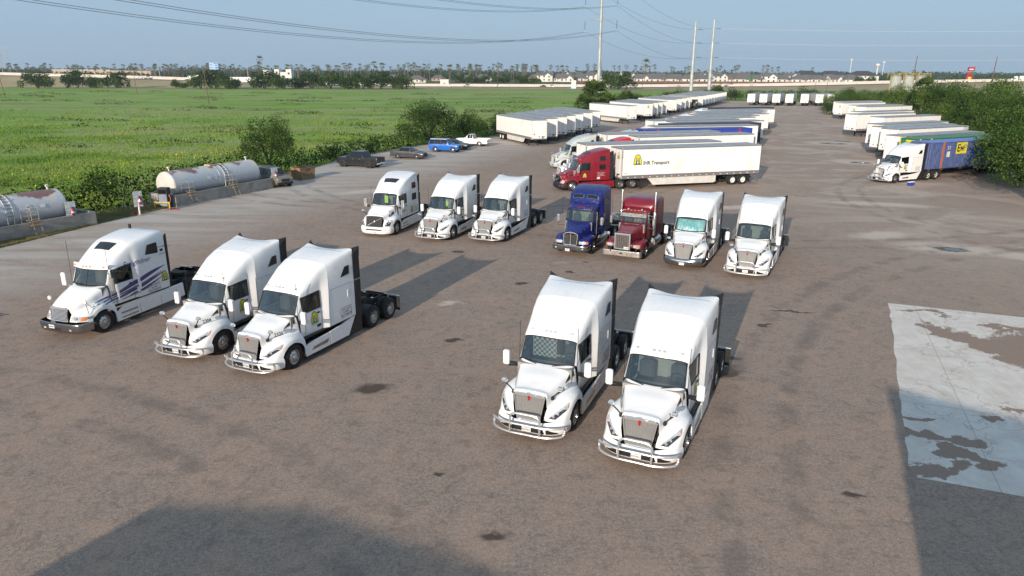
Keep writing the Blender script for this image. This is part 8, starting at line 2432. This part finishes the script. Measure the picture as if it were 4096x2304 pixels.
# trees along the highway
FTX = [(150, 455, 1.25, 1.15, 'wide spreading oak-like tree with bent trunks in the field'), (308, 470, .9, .95, 'tree below the shaggy palm'), (385, 472, .55, .8, 'narrow tree next to the shaggy palm tree'), (465, 478, .85, .9, 'rounded tree by the highway cars'), (700, 480, .3, .5, 'very small tree before the highway rig'), (732, 480, .35, .4, 'small pale shrub next to the very small tree'), (800, 470, .9, .95, 'first tree of the clump below the billboard'), (862, 472, .95, 1.0, 'middle tree of the clump below the billboard'), (915, 465, .7, .75, 'last tree of the clump below the billboard'), (1055, 470, 1.0, 1.0, 'tree below the white unfinished building'), (1105, 466, .8, .8, 'lower tree next to the one below the white building'), (1180, 490, .7, .85, 'dark tree before the trees with pale trunks'), (1245, 488, .9, .95, 'first dark rounded tree of the roadside row'), (1320, 486, .9, .95, 'second dark rounded tree of the roadside row'), (1390, 478, .8, .95, 'first tree with pale trunks by the road'), (1450, 476, .75, .95, 'second tree with pale trunks by the road'), (1522, 482, .9, .98, 'dense tree below the lone tall palm'), (1605, 484, .8, .95, 'last rounded tree of the roadside row'), (2440, 500, .85, 1.05, 'big bushy tree beside the steel pole'), (2500, 500, .95, 1.0, 'second big bushy tree beside the steel pole')]
for k, (px, y, sx, sz, l) in enumerate(FTX):
 put_tree(FARTREES[k % 3], l, fx(px, y), y, sx * (1.0 if k == 0 else 1.3), sz * (1.0 if k == 0 else 1.25), k * 1.7, 'trees in front of the highway')
FT2 = [(1840, 700), (1880, 690), (1915, 700), (1935, 720), (1975, 720), (2010, 730), (2075, 700), (2100, 690), (2140, 660), (1600, 820), (1640, 850), (1540, 860), (2020, 850), (3480, 760), (3530, 780), (3570, 800), (3430, 800)]
for k, (px, y) in enumerate(FT2):
 put_tree(FARTREES[k % 3], 'dark round tree, %s along the far verge of the highway' % (ORD + ['thirteenth', 'fourteenth', 'fifteenth', 'sixteenth', 'seventeenth'])[k], fx(px, y), y, .75, .9, k * 1.1, 'round trees on the far verge')
# far woods as one mass
M['leaf_far'] = leaf_mat('leaf_far', [(.03, .055, .03), (.045, .075, .038), (.06, .09, .045)], .02)
rg = np.random.default_rng(77)
fb = []
for k in range(1300):
 y = rg.uniform(1150, 2300) if k < 900 else rg.uniform(1010, 1130); x = rg.uniform(-.85, .85) * y
 s = rg.uniform(7, 16) if k < 900 else rg.uniform(5, 10); fb.append((x, y, s * .35, s * 1.8, s, s * (.62 if x < 0 else .55)))
o = link('distant_woods', crown_mesh('distant_woods', fb, .55, 2.2, ['leaf_far', 'leaf_dark'], 6, [.8, .2])); o['kind'] = 'stuff'; o['label'] = 'far low woods along the horizon'
# ---- steel transmission poles and conductors
def steel_pole(label, x, y, h, r0, r1, base=0):
 r = link('transmission_pole'); r.location = (x, y, 0); tag(r, label, 'pole', 'steel transmission poles')
 m = MB()
 n = 12
 V = []
 link('shaft', MB().tube([(0, 0, -1), (0, 0, h * .45), (0, 0, h)], r0, 'galvanised', 12, True, r1).mesh('shaft'), r)
 return r
r = steel_pole('tall pale steel pole with paired cross arms beyond the palm clump', 43.0, 372, 66, .95, .5)
ins = []
for z in (36.2, 47.6, 59.0):
 for s in (1, -1):
  link('cross_arm', MB().tube([(s * .5, 0, z - .5), (s * 7.8, -.0, z + (.6 if s > 0 else .0))], .24, 'galvanised', 8, True, .12).mesh('cross_arm'), r)
  zz_ = z + (.6 if s > 0 else 0)
  link('insulator', MB().tube([(s * 7.8, 0, zz_ - 1.2), (s * 7.8, 0, zz_ - 5.4)], .11, 'black_plastic', 6).tube([(s * 7.8, 0, zz_), (s * 7.8, 0, zz_ - 1.2)], .04, 'galvanised', 5).box(s * 7.8 - .35, s * 7.8 + .35, -.1, .1, zz_ - 6.0, zz_ - 5.5, 'galvanised').mesh('insulator'), r)
  ins.append((43.0 + s * 7.8, 372, zz_ - 6.0))
r2 = steel_pole('steel pole with side insulators, the nearer of the pair behind the trailers', 114.3, 475, 42.0, 1.25, .55)
r3 = steel_pole('steel pole with side insulators, the farther of the pair behind the trailers', 129.8, 490, 43.8, 1.25, .55)
at2 = []
for (rr_, zs) in ((r2, (37.0, 29.0, 20.4)), (r3, (38.4, 29.6, 20.6))):
 for z in zs:
  link('bracket', MB().tube([(.5, 0, z + .9), (2.6, 0, z + 2.0)], .1, 'galvanised', 6).tube([(2.6, 0, z + 2.0), (5.2, 0, z + .1)], .05, 'galvanised', 5).mesh('bracket'), rr_)
  link('insulator', MB().tube([(1.6, 0, z), (4.8, 0, z)], .13, 'black_plastic', 6).mesh('insulator'), rr_)
  link('strain_clamp', MB().box(-1.2, -.6, -.2, .2, z - .2, z + .2, 'galvanised').mesh('strain_clamp'), rr_)
  at2.append((rr_.location.x - .7, rr_.location.y, z))
def sag_wire(a, b, s, rad_, label, n=26, mat='wire', twin=.0):
 P = []
 for k in range(n + 1):
  t = k / n
  P.append((a[0] + (b[0] - a[0]) * t, a[1] + (b[1] - a[1]) * t, a[2] + (b[2] - a[2]) * t - 4 * s * t * (1 - t)))
 m = MB().tube(P, rad_, mat, 5, False)
 o = link('power_line', m.mesh('power_line')); tag(o, label, 'wire', 'overhead conductors')
NM = ['lowest', 'middle', 'top']
for k, z in enumerate((30.9, 42.4, 53.8)):
 for tw in (0, .5):
  q = ' outer strand' if tw else ''
  sag_wire((50.9, 372, z - tw * .7), (-140, 20, 40 + 11.6 * k - tw), 14, .05, '%s conductor%s from the far arm tips running over the field' % (NM[k], q))
  sag_wire((35.2, 372, z - .7 - tw * .7), (-154, 26, 39.4 + 11.6 * k - tw), 14 if k == 0 else 14.5, .05, '%s conductor%s from the near arm tips running over the field' % (NM[k], q))
for k in range(3):
 a, b = ins[2 * k], ins[2 * k + 1]
 sag_wire(b, at2[2 - k], 5.0, .05, '%s conductor from the paired-arm pole to the nearer steel pole' % NM[k])
 sag_wire(a, at2[5 - k], 5.5, .05, '%s conductor from the paired-arm pole to the farther steel pole' % NM[k])
 e = (760, 470, (43, 52, 60)[k]); st = at2[5 - k]
 sag_wire((st[0] + 5, st[1], st[2]), e, 9, .05, '%s pale conductor running off from the farther steel pole' % NM[k], 30, 'wire_pale')
# ---- wooden poles
def wood_pole(px, y, h, label, arm=True, lean=0.0, rr=.16, mat='pole_wood'):
 r = link('utility_pole'); r.location = (fx(px, y), y, 0); tag(r, label, 'pole', 'wooden utility poles')
 link('shaft', MB().tube([(0, 0, -.2), (lean, 0, h)], rr, mat, 8, True, rr * .65).mesh('shaft'), r)
 if arm: link('cross_arm', MB().box(-1.2 + lean, 1.2 + lean, -.08, .08, h - .8, h - .6, mat).mesh('cross_arm', 0), r)
for px, y, h, l, arm, ln in ((833, 252, 11.5, 'weathered wooden pole standing in the middle of the green field', False, -.5), (545, 366, 10.5, 'wooden pole with cross arm in front of the highway cars', True, -.4), (17, 304, 8.5, 'leaning wooden pole at the edge of the field', False, -.7), (2365, 210, 12.0, 'reddish wooden pole at the palm clump', False, .25), (1985, 545, 9.0, 'thin pole beside the white pickup on the highway', True, .2), (2840, 560, 9, 'thin pole behind the farther steel pole', False, .4), (2905, 560, 9, 'pole beside the palm behind the far bushes', True, .4), (3300, 430, 9, 'thin pole behind the seventh far nose', False, .3), (3255, 480, 9, 'slim pole on the verge behind the far noses', False, .3), (3795, 230, 9.5, 'wooden pole with cross arm among the trees before the white shed', True, .3), (3970, 480, 10.5, 'slim wooden pole before the barrier near the red sign', False, .4), (2565, 540, 9, 'thin pole at the foot of the lone tallest palm', False, .2), (2196, 640, 10, 'thin pole before the white two-storey house', True, .1)):
 wood_pole(px, y, h, l, arm, ln)
for px, y, h, l in ((3638, 500, 22.5, 'tall dark pole with side pins behind the silos'), (3955, 540, 23, 'tall dark pole behind the barrier by the red sign')):
 wood_pole(px, y, h, l, False, 1.0, .4, 'pole_wood')
# street lights on the highway
for px, y, h, l in ((275, 600, 22, 'tall street light with twin arms above the wide tree'), (643, 600, 18, 'tall street light beside the billboard rig'), (995, 600, 18, 'tall street light before the palm grove')):
 r = link('street_light'); x = fx(px, y); r.location = (x, y, 0); tag(r, l, 'street light', 'highway street lights')
 link('shaft', MB().tube([(0, 0, 0), (-1.2, 0, h)], .32, 'galvanised', 8, True, .18).mesh('shaft'), r)
 link('lamp_arm', MB().tube([(-1.2, 0, h), (-3.6, 0, h + 2.2)], .12, 'galvanised', 6).tube([(-1.2, 0, h), (.9, 0, h + 2.2)], .12, 'galvanised', 6).mesh('lamp_arm'), r)
# H-frame towers in the far distance
for px, y, h, l in ((28, 1000, 38, 'faint twin-leg line tower beyond the barrier'), (745, 1500, 38, 'faint twin-leg line tower behind the grove near the billboard')):
 r = link('line_tower'); r.location = (fx(px, y), y, 0); tag(r, l, 'tower', 'twin-leg line towers')
 for s in (-1, 1): link('tower_leg', MB().tube([(s * 5.5, 0, 0), (s * 4, 0, h)], .35, 'galvanised', 6).mesh('tower_leg'), r)
 link('cross_arm', MB().tube([(-11, 0, h), (11, 0, h)], .3, 'galvanised', 6).tube([(-4, 0, h), (4.6, 0, h - 9)], .15, 'galvanised', 5).tube([(4, 0, h), (-4.6, 0, h - 9)], .15, 'galvanised', 5).mesh('cross_arm'), r)
# ---- billboard, red sign tower, silos, shed, stacked box, kiosk
M['screen'] = emis_mat('screen', (.55, .75, .95), .85)
r = link('billboard'); r.location = (fx(855, 600), 600, 3.6); r.rotation_euler = (0, 0, .05); tag(r, 'lit blue-white billboard on a post beside the highway', 'billboard')
link('post', MB().tube([(0, .6, -4), (0, .6, 9)], .5, 'black_plastic', 10).mesh('post'), r)
link('screen', MB().box(-2.6, 4.4, -.2, 0, 8.2, 13.4, 'screen').mesh('screen', 0), r)
link('back_panel', MB().box(-5.2, -2.62, -.1, 2.2, 8.4, 13.3, 'black_plastic').mesh('back_panel', 0), r)
m = MB()
for (x0, x1, z0, z1) in ((1.0, 4.1, 12.3, 12.9), (2.0, 4.1, 10.9, 11.5), (2.0, 4.2, 9.0, 10.0), (-2.2, .4, 9.3, 9.7)):
 m.box(x0, x1, -.24, -.2, z0, z1, 'cont_blue_deep')
m.lathe([(-.26, .75), (-.22, .7)], 'car_blue', 14, 'y', (-1.0, 0, 11.6)); m.lathe([(-.27, .5), (-.22, .5), (-.27, .001)], 'sign_green', 12, 'y', (-1.0, 0, 11.9))
link('lettering', m.mesh('lettering', 0), r)
r = link('sign_tower'); r.location = (fx(3868, 700), 700, 0); r.rotation_euler = (0, 0, -.15); tag(r, 'tall stack of red and green roadside sign boards', 'sign')
link('post', MB().box(-2.6, -1.6, 0, 1, 0, 8, 'black_plastic').box(1.2, 2.2, 0, 1, 0, 8, 'black_plastic').mesh('post', 0), r)
for (x0, x1, z0, z1, mt) in ((-3.2, 2.6, 2.6, 7.6, 'sign_red'), (-3.0, 1.2, 8.2, 10.6, 'sign_red'), (1.25, 4.4, 8.0, 10.8, 'sign_green'), (-2.6, 3.4, 11.4, 15.2, 'sign_red')):
 link('sign_panel', MB().box(x0, x1, -.8, .8, z0 + 2, z1 + 2, mt, .1).mesh('sign_panel', 0), r)
link('board_lettering', MB().box(-1.6, 2.0, -.86, -.8, 14.6, 15.6, 'ink_white').lathe([(-.86, 1.5), (-.82, 1.5), (-.86, .01)], 'yellow_trim', 14, 'y', (-.3, 0, 7.0)).mesh('board_lettering', 0), r)
for k, (px, l) in enumerate(((3572, 'pale silo nearest the trees with the clear sky before it'), (3622, 'middle pale silo under the yellow rail'), (3672, 'pale silo half hidden by the tall fan palm'))):
 y = 440; r = link('silo'); r.location = (fx(px, y), y, 0); tag(r, l, 'silo', 'three pale silos')
 link('silo_shell', MB().lathe([(0, 3.0), (9.2, 3.0), (9.4, 3.05), (10.2, 1.2), (10.3, .01)], 'silo', 28, 'z').mesh('silo_shell'), r)
 m = MB()
 for s in (-1, 1):
  for q in (-1, 1): m.tube([(s * 3.4, q * 3.4, 8.6), (s * 3.4, q * 3.4, 11.4)], .1, 'yellow_trim', 5)
  m.tube([(-3.4, s * 3.4, 11.3), (3.4, s * 3.4, 11.3)], .1, 'yellow_trim', 5); m.tube([(-3.4, s * 3.4, 10.4), (3.4, s * 3.4, 10.4)], .08, 'yellow_trim', 5)
  m.tube([(s * 3.4, -3.4, 11.3), (s * 3.4, 3.4, 11.3)], .1, 'yellow_trim', 5)
 link('guard_rail', m.mesh('guard_rail'), r)
 link('ladder', MB().tube([(-3.2, -.3, 0), (-3.2, -.3, 10.5)], .06, 'yellow_trim', 5).tube([(-3.2, .3, 0), (-3.2, .3, 10.5)], .06, 'yellow_trim', 5).mesh('ladder'), r)
y = 300; r = link('white_shed'); r.location = (fx(3925, y), y, 0); r.rotation_euler = (0, 0, .12); tag(r, 'white shed with metal roof behind the trees', 'shed')
link('wall', MB().box(-4.2, 4.2, -3, 3, 0, 4.2, 'shed_white').mesh('wall', 0), r); link('roof', MB().prism([(-3.4, 4.2), (3.4, 4.6), (3.4, 4.8), (-3.4, 4.4)], -8.5, 4.6, 'x', 'metal_roof').mesh('roof', 0), r)
for k, px in enumerate((3985, 4020, 4045, 4075)):
 y = 330; o = link('storage_tank'); o.location = (fx(px, y), y, 0); tag(o, ('blue-grey', 'white', 'pale grey', 'dull white')[k] + ' upright tank in the yard behind the white shed', 'tank', 'upright tanks behind the shed')
 link('tank_shell', MB().lathe([(0, 1.6), (4.2, 1.6), (4.6, 1.0), (4.7, .01)], 'cont_roof_blue' if k == 0 else 'silo', 18, 'z').mesh('tank_shell'), o)
 link('tank_rim', MB().lathe([(4.15, 1.64), (4.3, 1.64)], 'rail_grey', 18, 'z').mesh('tank_rim'), o)
y = 520; r = link('stacked_box'); r.location = (fx(2290, y), y, 0); tag(r, 'pale green and white stacked cabinet standing in the field', 'cabinet')
link('lower_box', MB().box(-1.7, 1.7, -1.5, 1.5, 0, 2.4, 'pale_blue_paint', .06).mesh('lower_box', 0), r); link('upper_box', MB().box(-1.6, 1.6, -1.5, 1.5, 2.42, 5.6, 'house_white', .06).mesh('upper_box', 0), r)
y = 610; r = link('kiosk'); r.location = (fx(1775, y), y, 0); tag(r, 'small white kiosk on the far verge of the highway', 'kiosk')
link('wall', MB().box(-3.4, 3.4, -2, 2, 0, 4.6, 'house_white').mesh('wall', 0), r); link('roof', MB().box(-3.7, 3.7, -2.3, 2.3, 4.6, 4.9, 'house_white').mesh('roof', 0), r); link('door', MB().box(-.6, .6, -2.06, -2, 0, 2.2, 'window_glass').mesh('door', 0), r)
r = link('green_road_sign'); r.location = (fx(2998, 560), 560, 0); tag(r, 'green road sign by the highway behind the far bushes', 'road sign')
link('sign_panel', MB().box(-1.3, 1.3, 0, .1, 5, 8.4, 'sign_green').mesh('sign_panel', 0), r); link('post', MB().tube([(-.8, .1, 0), (-.8, .1, 8)], .12, 'galvanised', 6).tube([(.8, .1, 0), (.8, .1, 8)], .12, 'galvanised', 6).mesh('post'), r)
for px, h, l in ((3392, 34, 'thin pale mast with lamp ring on the horizon'), (3522, 30, 'second thin pale mast on the horizon')):
 y = 1300; r = link('light_mast'); r.location = (fx(px, y), y, 0); tag(r, l, 'mast', 'masts on the horizon')
 link('shaft', MB().tube([(0, 0, 0), (0, 0, h)], .5, 'house_white', 6).mesh('shaft'), r); link('lamp_ring', MB().lathe([(h - 2, 1.6), (h, 2.2), (h + .6, 2.2), (h + .6, .01)], 'house_white', 12, 'z').mesh('lamp_ring'), r)
y = 1500; r = link('water_tower'); r.location = (fx(3500, y), y, 0); tag(r, 'white water tower bulb on the horizon', 'water tower')
link('shaft', MB().tube([(0, 0, 0), (0, 0, 24)], 1.2, 'house_white', 10).mesh('shaft'), r); link('bulb', MB().lathe([(22, .5), (24, 3.2), (26.5, 4.2), (29, 3.2), (30, .01)], 'house_white', 16, 'z').mesh('bulb'), r)
# ================================================================== lettering and loose things on the other trucks
def strip_geo(pts, mat, l=1):
 V = [(x, a) for x, a, b in pts] + [(x, b) for x, a, b in pts[::-1]]
 n = len(pts)
 F = [(i, i + 1, 2 * n - 2 - i, 2 * n - 1 - i) for i in range(n - 1)]
 return (V, F, mat, l)
def resample(pts, k=5):
 return [tuple(q) for q in refine(np.array(pts, float), k, 0)]
ST = [('ink_purple', [(-1.15, 1.40, 1.42), (-2.2, 1.50, 1.62), (-3.2, 1.68, 1.88), (-4.2, 1.94, 2.12), (-5.15, 2.20, 2.21)]),
   ('ink_grey', [(-.95, 1.30, 1.33), (-2.4, 1.43, 1.50), (-3.4, 1.57, 1.66), (-4.9, 1.93, 1.96)]),
   ('ink_purple', [(-1.3, 1.24, 1.26), (-2.6, 1.33, 1.43), (-3.8, 1.55, 1.70), (-5.15, 1.92, 1.93)]),
   ('ink_purple', [(-2.9, 1.26, 1.28), (-3.9, 1.40, 1.50), (-5.0, 1.72, 1.73)]),
   ('ink_grey', [(-2.0, 1.18, 1.20), (-3.2, 1.24, 1.29), (-4.4, 1.45, 1.47)]),
   ('ink_grey', [(-2.4, 1.64, 1.66), (-3.3, 1.80, 1.84), (-4.5, 2.12, 2.13)])]
for s, d in ((1, LEFT), (-1, RIGHT)):
 for mat, p in ST:
  decal(rc, 'flame_stripe', [([strip_geo([(-x * s if s < 0 else x, a, b) for x, a, b in resample(p)], mat)], (0, s * 1.5, 0), (1, 0, 0) if s > 0 else (-1, 0, 0), (0, 0, 1), d['nrm'], TC_BVH)])
 k = [d[q] for q in ('right', 'up', 'nrm')]
 decal(rc, 'script_lettering', [(text_geo('Freightliner', .34, 'ink_purple', 0, .95, .35), (-3.55, s * 1.5, 2.72), *k, TC_BVH)])
 decal(rc, 'door_emblem', [(logo_geo(.5), (-5.02, s * 1.5, 1.42), *k, TC_BVH)])
 decal(rc, 'registration_lettering', [(PLACARD, (-4.3, s * 1.5, 1.30), *k, TC_BVH)])
 decal(rc, 'unit_number', [(text_geo('04087', .15, 'ink', .01), (-.62, s * 1.5, .92), *k, TC_BVH)])
 decal(rc, 'rear_badge', [(text_geo('A MUSTANG', .09, 'ink') + text_geo('SERVICES', .09, 'ink', at=(0, -.34)) + rect_geo(-.1, .1, -.22, -.1, 'ink'), (-5.05, s * 1.5, 3.12), *k, TC_BVH)])
 # the two rounded-nose trucks
 decal(rr, 'door_emblem', [(logo_geo(.46), (-2.62, s * 1.5, 1.28), *k, TB_BVH)])
 decal(rr, 'registration_lettering', [(text_geo('USDOT 1526283', .12, 'ink_white') + text_geo('MC 688735', .12, 'ink_white', at=(0, -.14)) + text_geo('TXDOT 006467957C', .1, 'ink_white', at=(0, -.27)), (-4.35, s * 1.5, 1.72), *k, TB_BVH)])
 decal(rr, 'sticker', [(rect_geo(-.16, .16, -.11, .11, 'ink_white'), (-4.1, s * 1.5, 1.22), *k, TB_BVH)])
 decal(rw, 'door_emblem', [(logo_geo(.5), (-4.0, s * 1.5, 1.18), *k, TB_BVH)])
 decal(rw, 'registration_lettering', [(text_geo('USDOT 1526283', .12, 'ink') + text_geo('MC 688735', .12, 'ink', at=(0, -.14)) + text_geo('TXDOT 006467957C', .1, 'ink', at=(0, -.27)), (-4.75, s * 1.5, 1.5), *k, TB_BVH)])
 decal(rw, 'script_lettering', [(text_geo('Lobo', .28, 'ink', 0, 1, .3), (-2.7, s * 1.5, 1.5), *k, TB_BVH)])
 decal(rd, 'door_emblem', [(logo_geo(.42), (-4.72, s * 1.5, 1.35), *k, TD_BVH)])
 decal(rd, 'registration_lettering', [(text_geo('1528233', .2, 'ink_white') + text_geo('MC 688735', .12, 'ink_white', at=(0, -.2)), (-3.9, s * 1.5, 1.5), *k, TD_BVH)])
plate_part(rc, None, .11, -.28, .60, 'R18-4463'); plate_part(rw, None, .05, .0, .36, 'R77-1130'); plate_part(rd, None, .10, -.1, .46, '1M3-6710'); plate_part(re_, None, -.04, .28, .84, '2L8-6486')
# sunshade behind the windshield of the steel-bumper truck
o = link('sunshade'); o.location = r11.location; o.rotation_euler = r11.rotation_euler
tag(o, 'crinkled teal and silver sunshade behind the windshield of the steel-bumper truck', 'sunshade')
V, F = [], []
n = 18
for i in range(n + 1):
 y = -.84 + 1.68 * i / n; q = .03 if i % 2 else -.03; b = -.28 * (y / .84) ** 2
 V += [(-1.62 + b * .8 + q, y, 2.09), (-2.08 + b * .35 + q, y, 2.70)]
for i in range(n): F.append((2 * i, 2 * i + 2, 2 * i + 3, 2 * i + 1))
link('folded_sheet', MB().add(V, F, 'sunshade').mesh('folded_sheet', 0), o)
def loose(name, label, cat, x, y, deg, boxes, group=None):
 r = link(name); r.location = (x, y, 0); r.rotation_euler = (0, 0, rad(deg)); tag(r, label, cat, group)
 for (n_, b, m_) in boxes: link(n_, MB().box(*b, m_, .004).mesh(n_, 0), r)
m_, nt_, out_ = new_mat('plaid')
b_ = N(nt_, 'BsdfPrincipled'); k_ = N(nt_, 'TexChecker'); k_.inputs['Scale'].default_value = 11; k_.inputs[1].default_value = (.05, .05, .055, 1); k_.inputs[2].default_value = (.24, .24, .25, 1)
LK(nt_, objvec(nt_, rnd=False), k_.inputs[0]); LK(nt_, k_.outputs[0], b_.inputs['Base Color']); LK(nt_, b_.outputs[0], out_.inputs[0])
M['plaid'] = m_
loose('curtain', 'dark plaid curtain behind the windshield of the truck with plate R75-9612', 'curtain', .49, 20.44, -112.6, [('cloth', (-2.46, -2.44, -.75, .12, 1.95, 2.75), 'plaid'), ('rod', (-2.46, -2.44, -.8, .8, 2.75, 2.77), 'black_plastic')])
loose('papers', 'white papers lying on the dashboard of truck 2327', 'papers', -1.96, 47.78, -112.7, [('sheet', (-1.85, -1.62, -.6, -.25, 2.025, 2.04), 'paper'), ('sheet', (-1.9, -1.66, -.1, .3, 2.025, 2.045), 'paper'), ('sheet', (-1.95, -1.7, .4, .62, 2.025, 2.05), 'sunshade')])
loose('safety_vest', 'yellow safety vest hanging behind the windshield of the slanting-bar truck', 'vest', -9.83, 49.56, -106, [('cloth', (-2.3, -2.27, -.15, .12, 2.1, 2.62), 'hi_vis'), ('strap', (-2.32, -2.25, -.1, -.06, 2.62, 2.75), 'paper')])
loose('safety_vest', 'yellow safety vest behind the windshield of truck 2315', 'vest', -5.73, 48.21, -111.4, [('cloth', (-2.45, -2.42, .1, .3, 2.1, 2.42), 'hi_vis'), ('strap', (-2.46, -2.41, .16, .22, 2.42, 2.6), 'paper')])
# ================================================================== air
hz = bpy.data.materials.new('haze'); hz.use_nodes = True
nt = hz.node_tree; nt.nodes.clear()
ho = nt.nodes.new('ShaderNodeOutputMaterial'); pv = nt.nodes.new('ShaderNodeVolumePrincipled')
pv.inputs['Color'].default_value = (.80, .88, .96, 1); pv.inputs['Density'].default_value = .00012; pv.inputs['Anisotropy'].default_value = .2
nt.links.new(pv.outputs[0], ho.inputs['Volume'])
M['haze'] = hz
o = link('haze', MB().box(-3200, 3200, -260, 2700, -1.2, 72, 'haze').mesh('haze', 0)); o['kind'] = 'stuff'
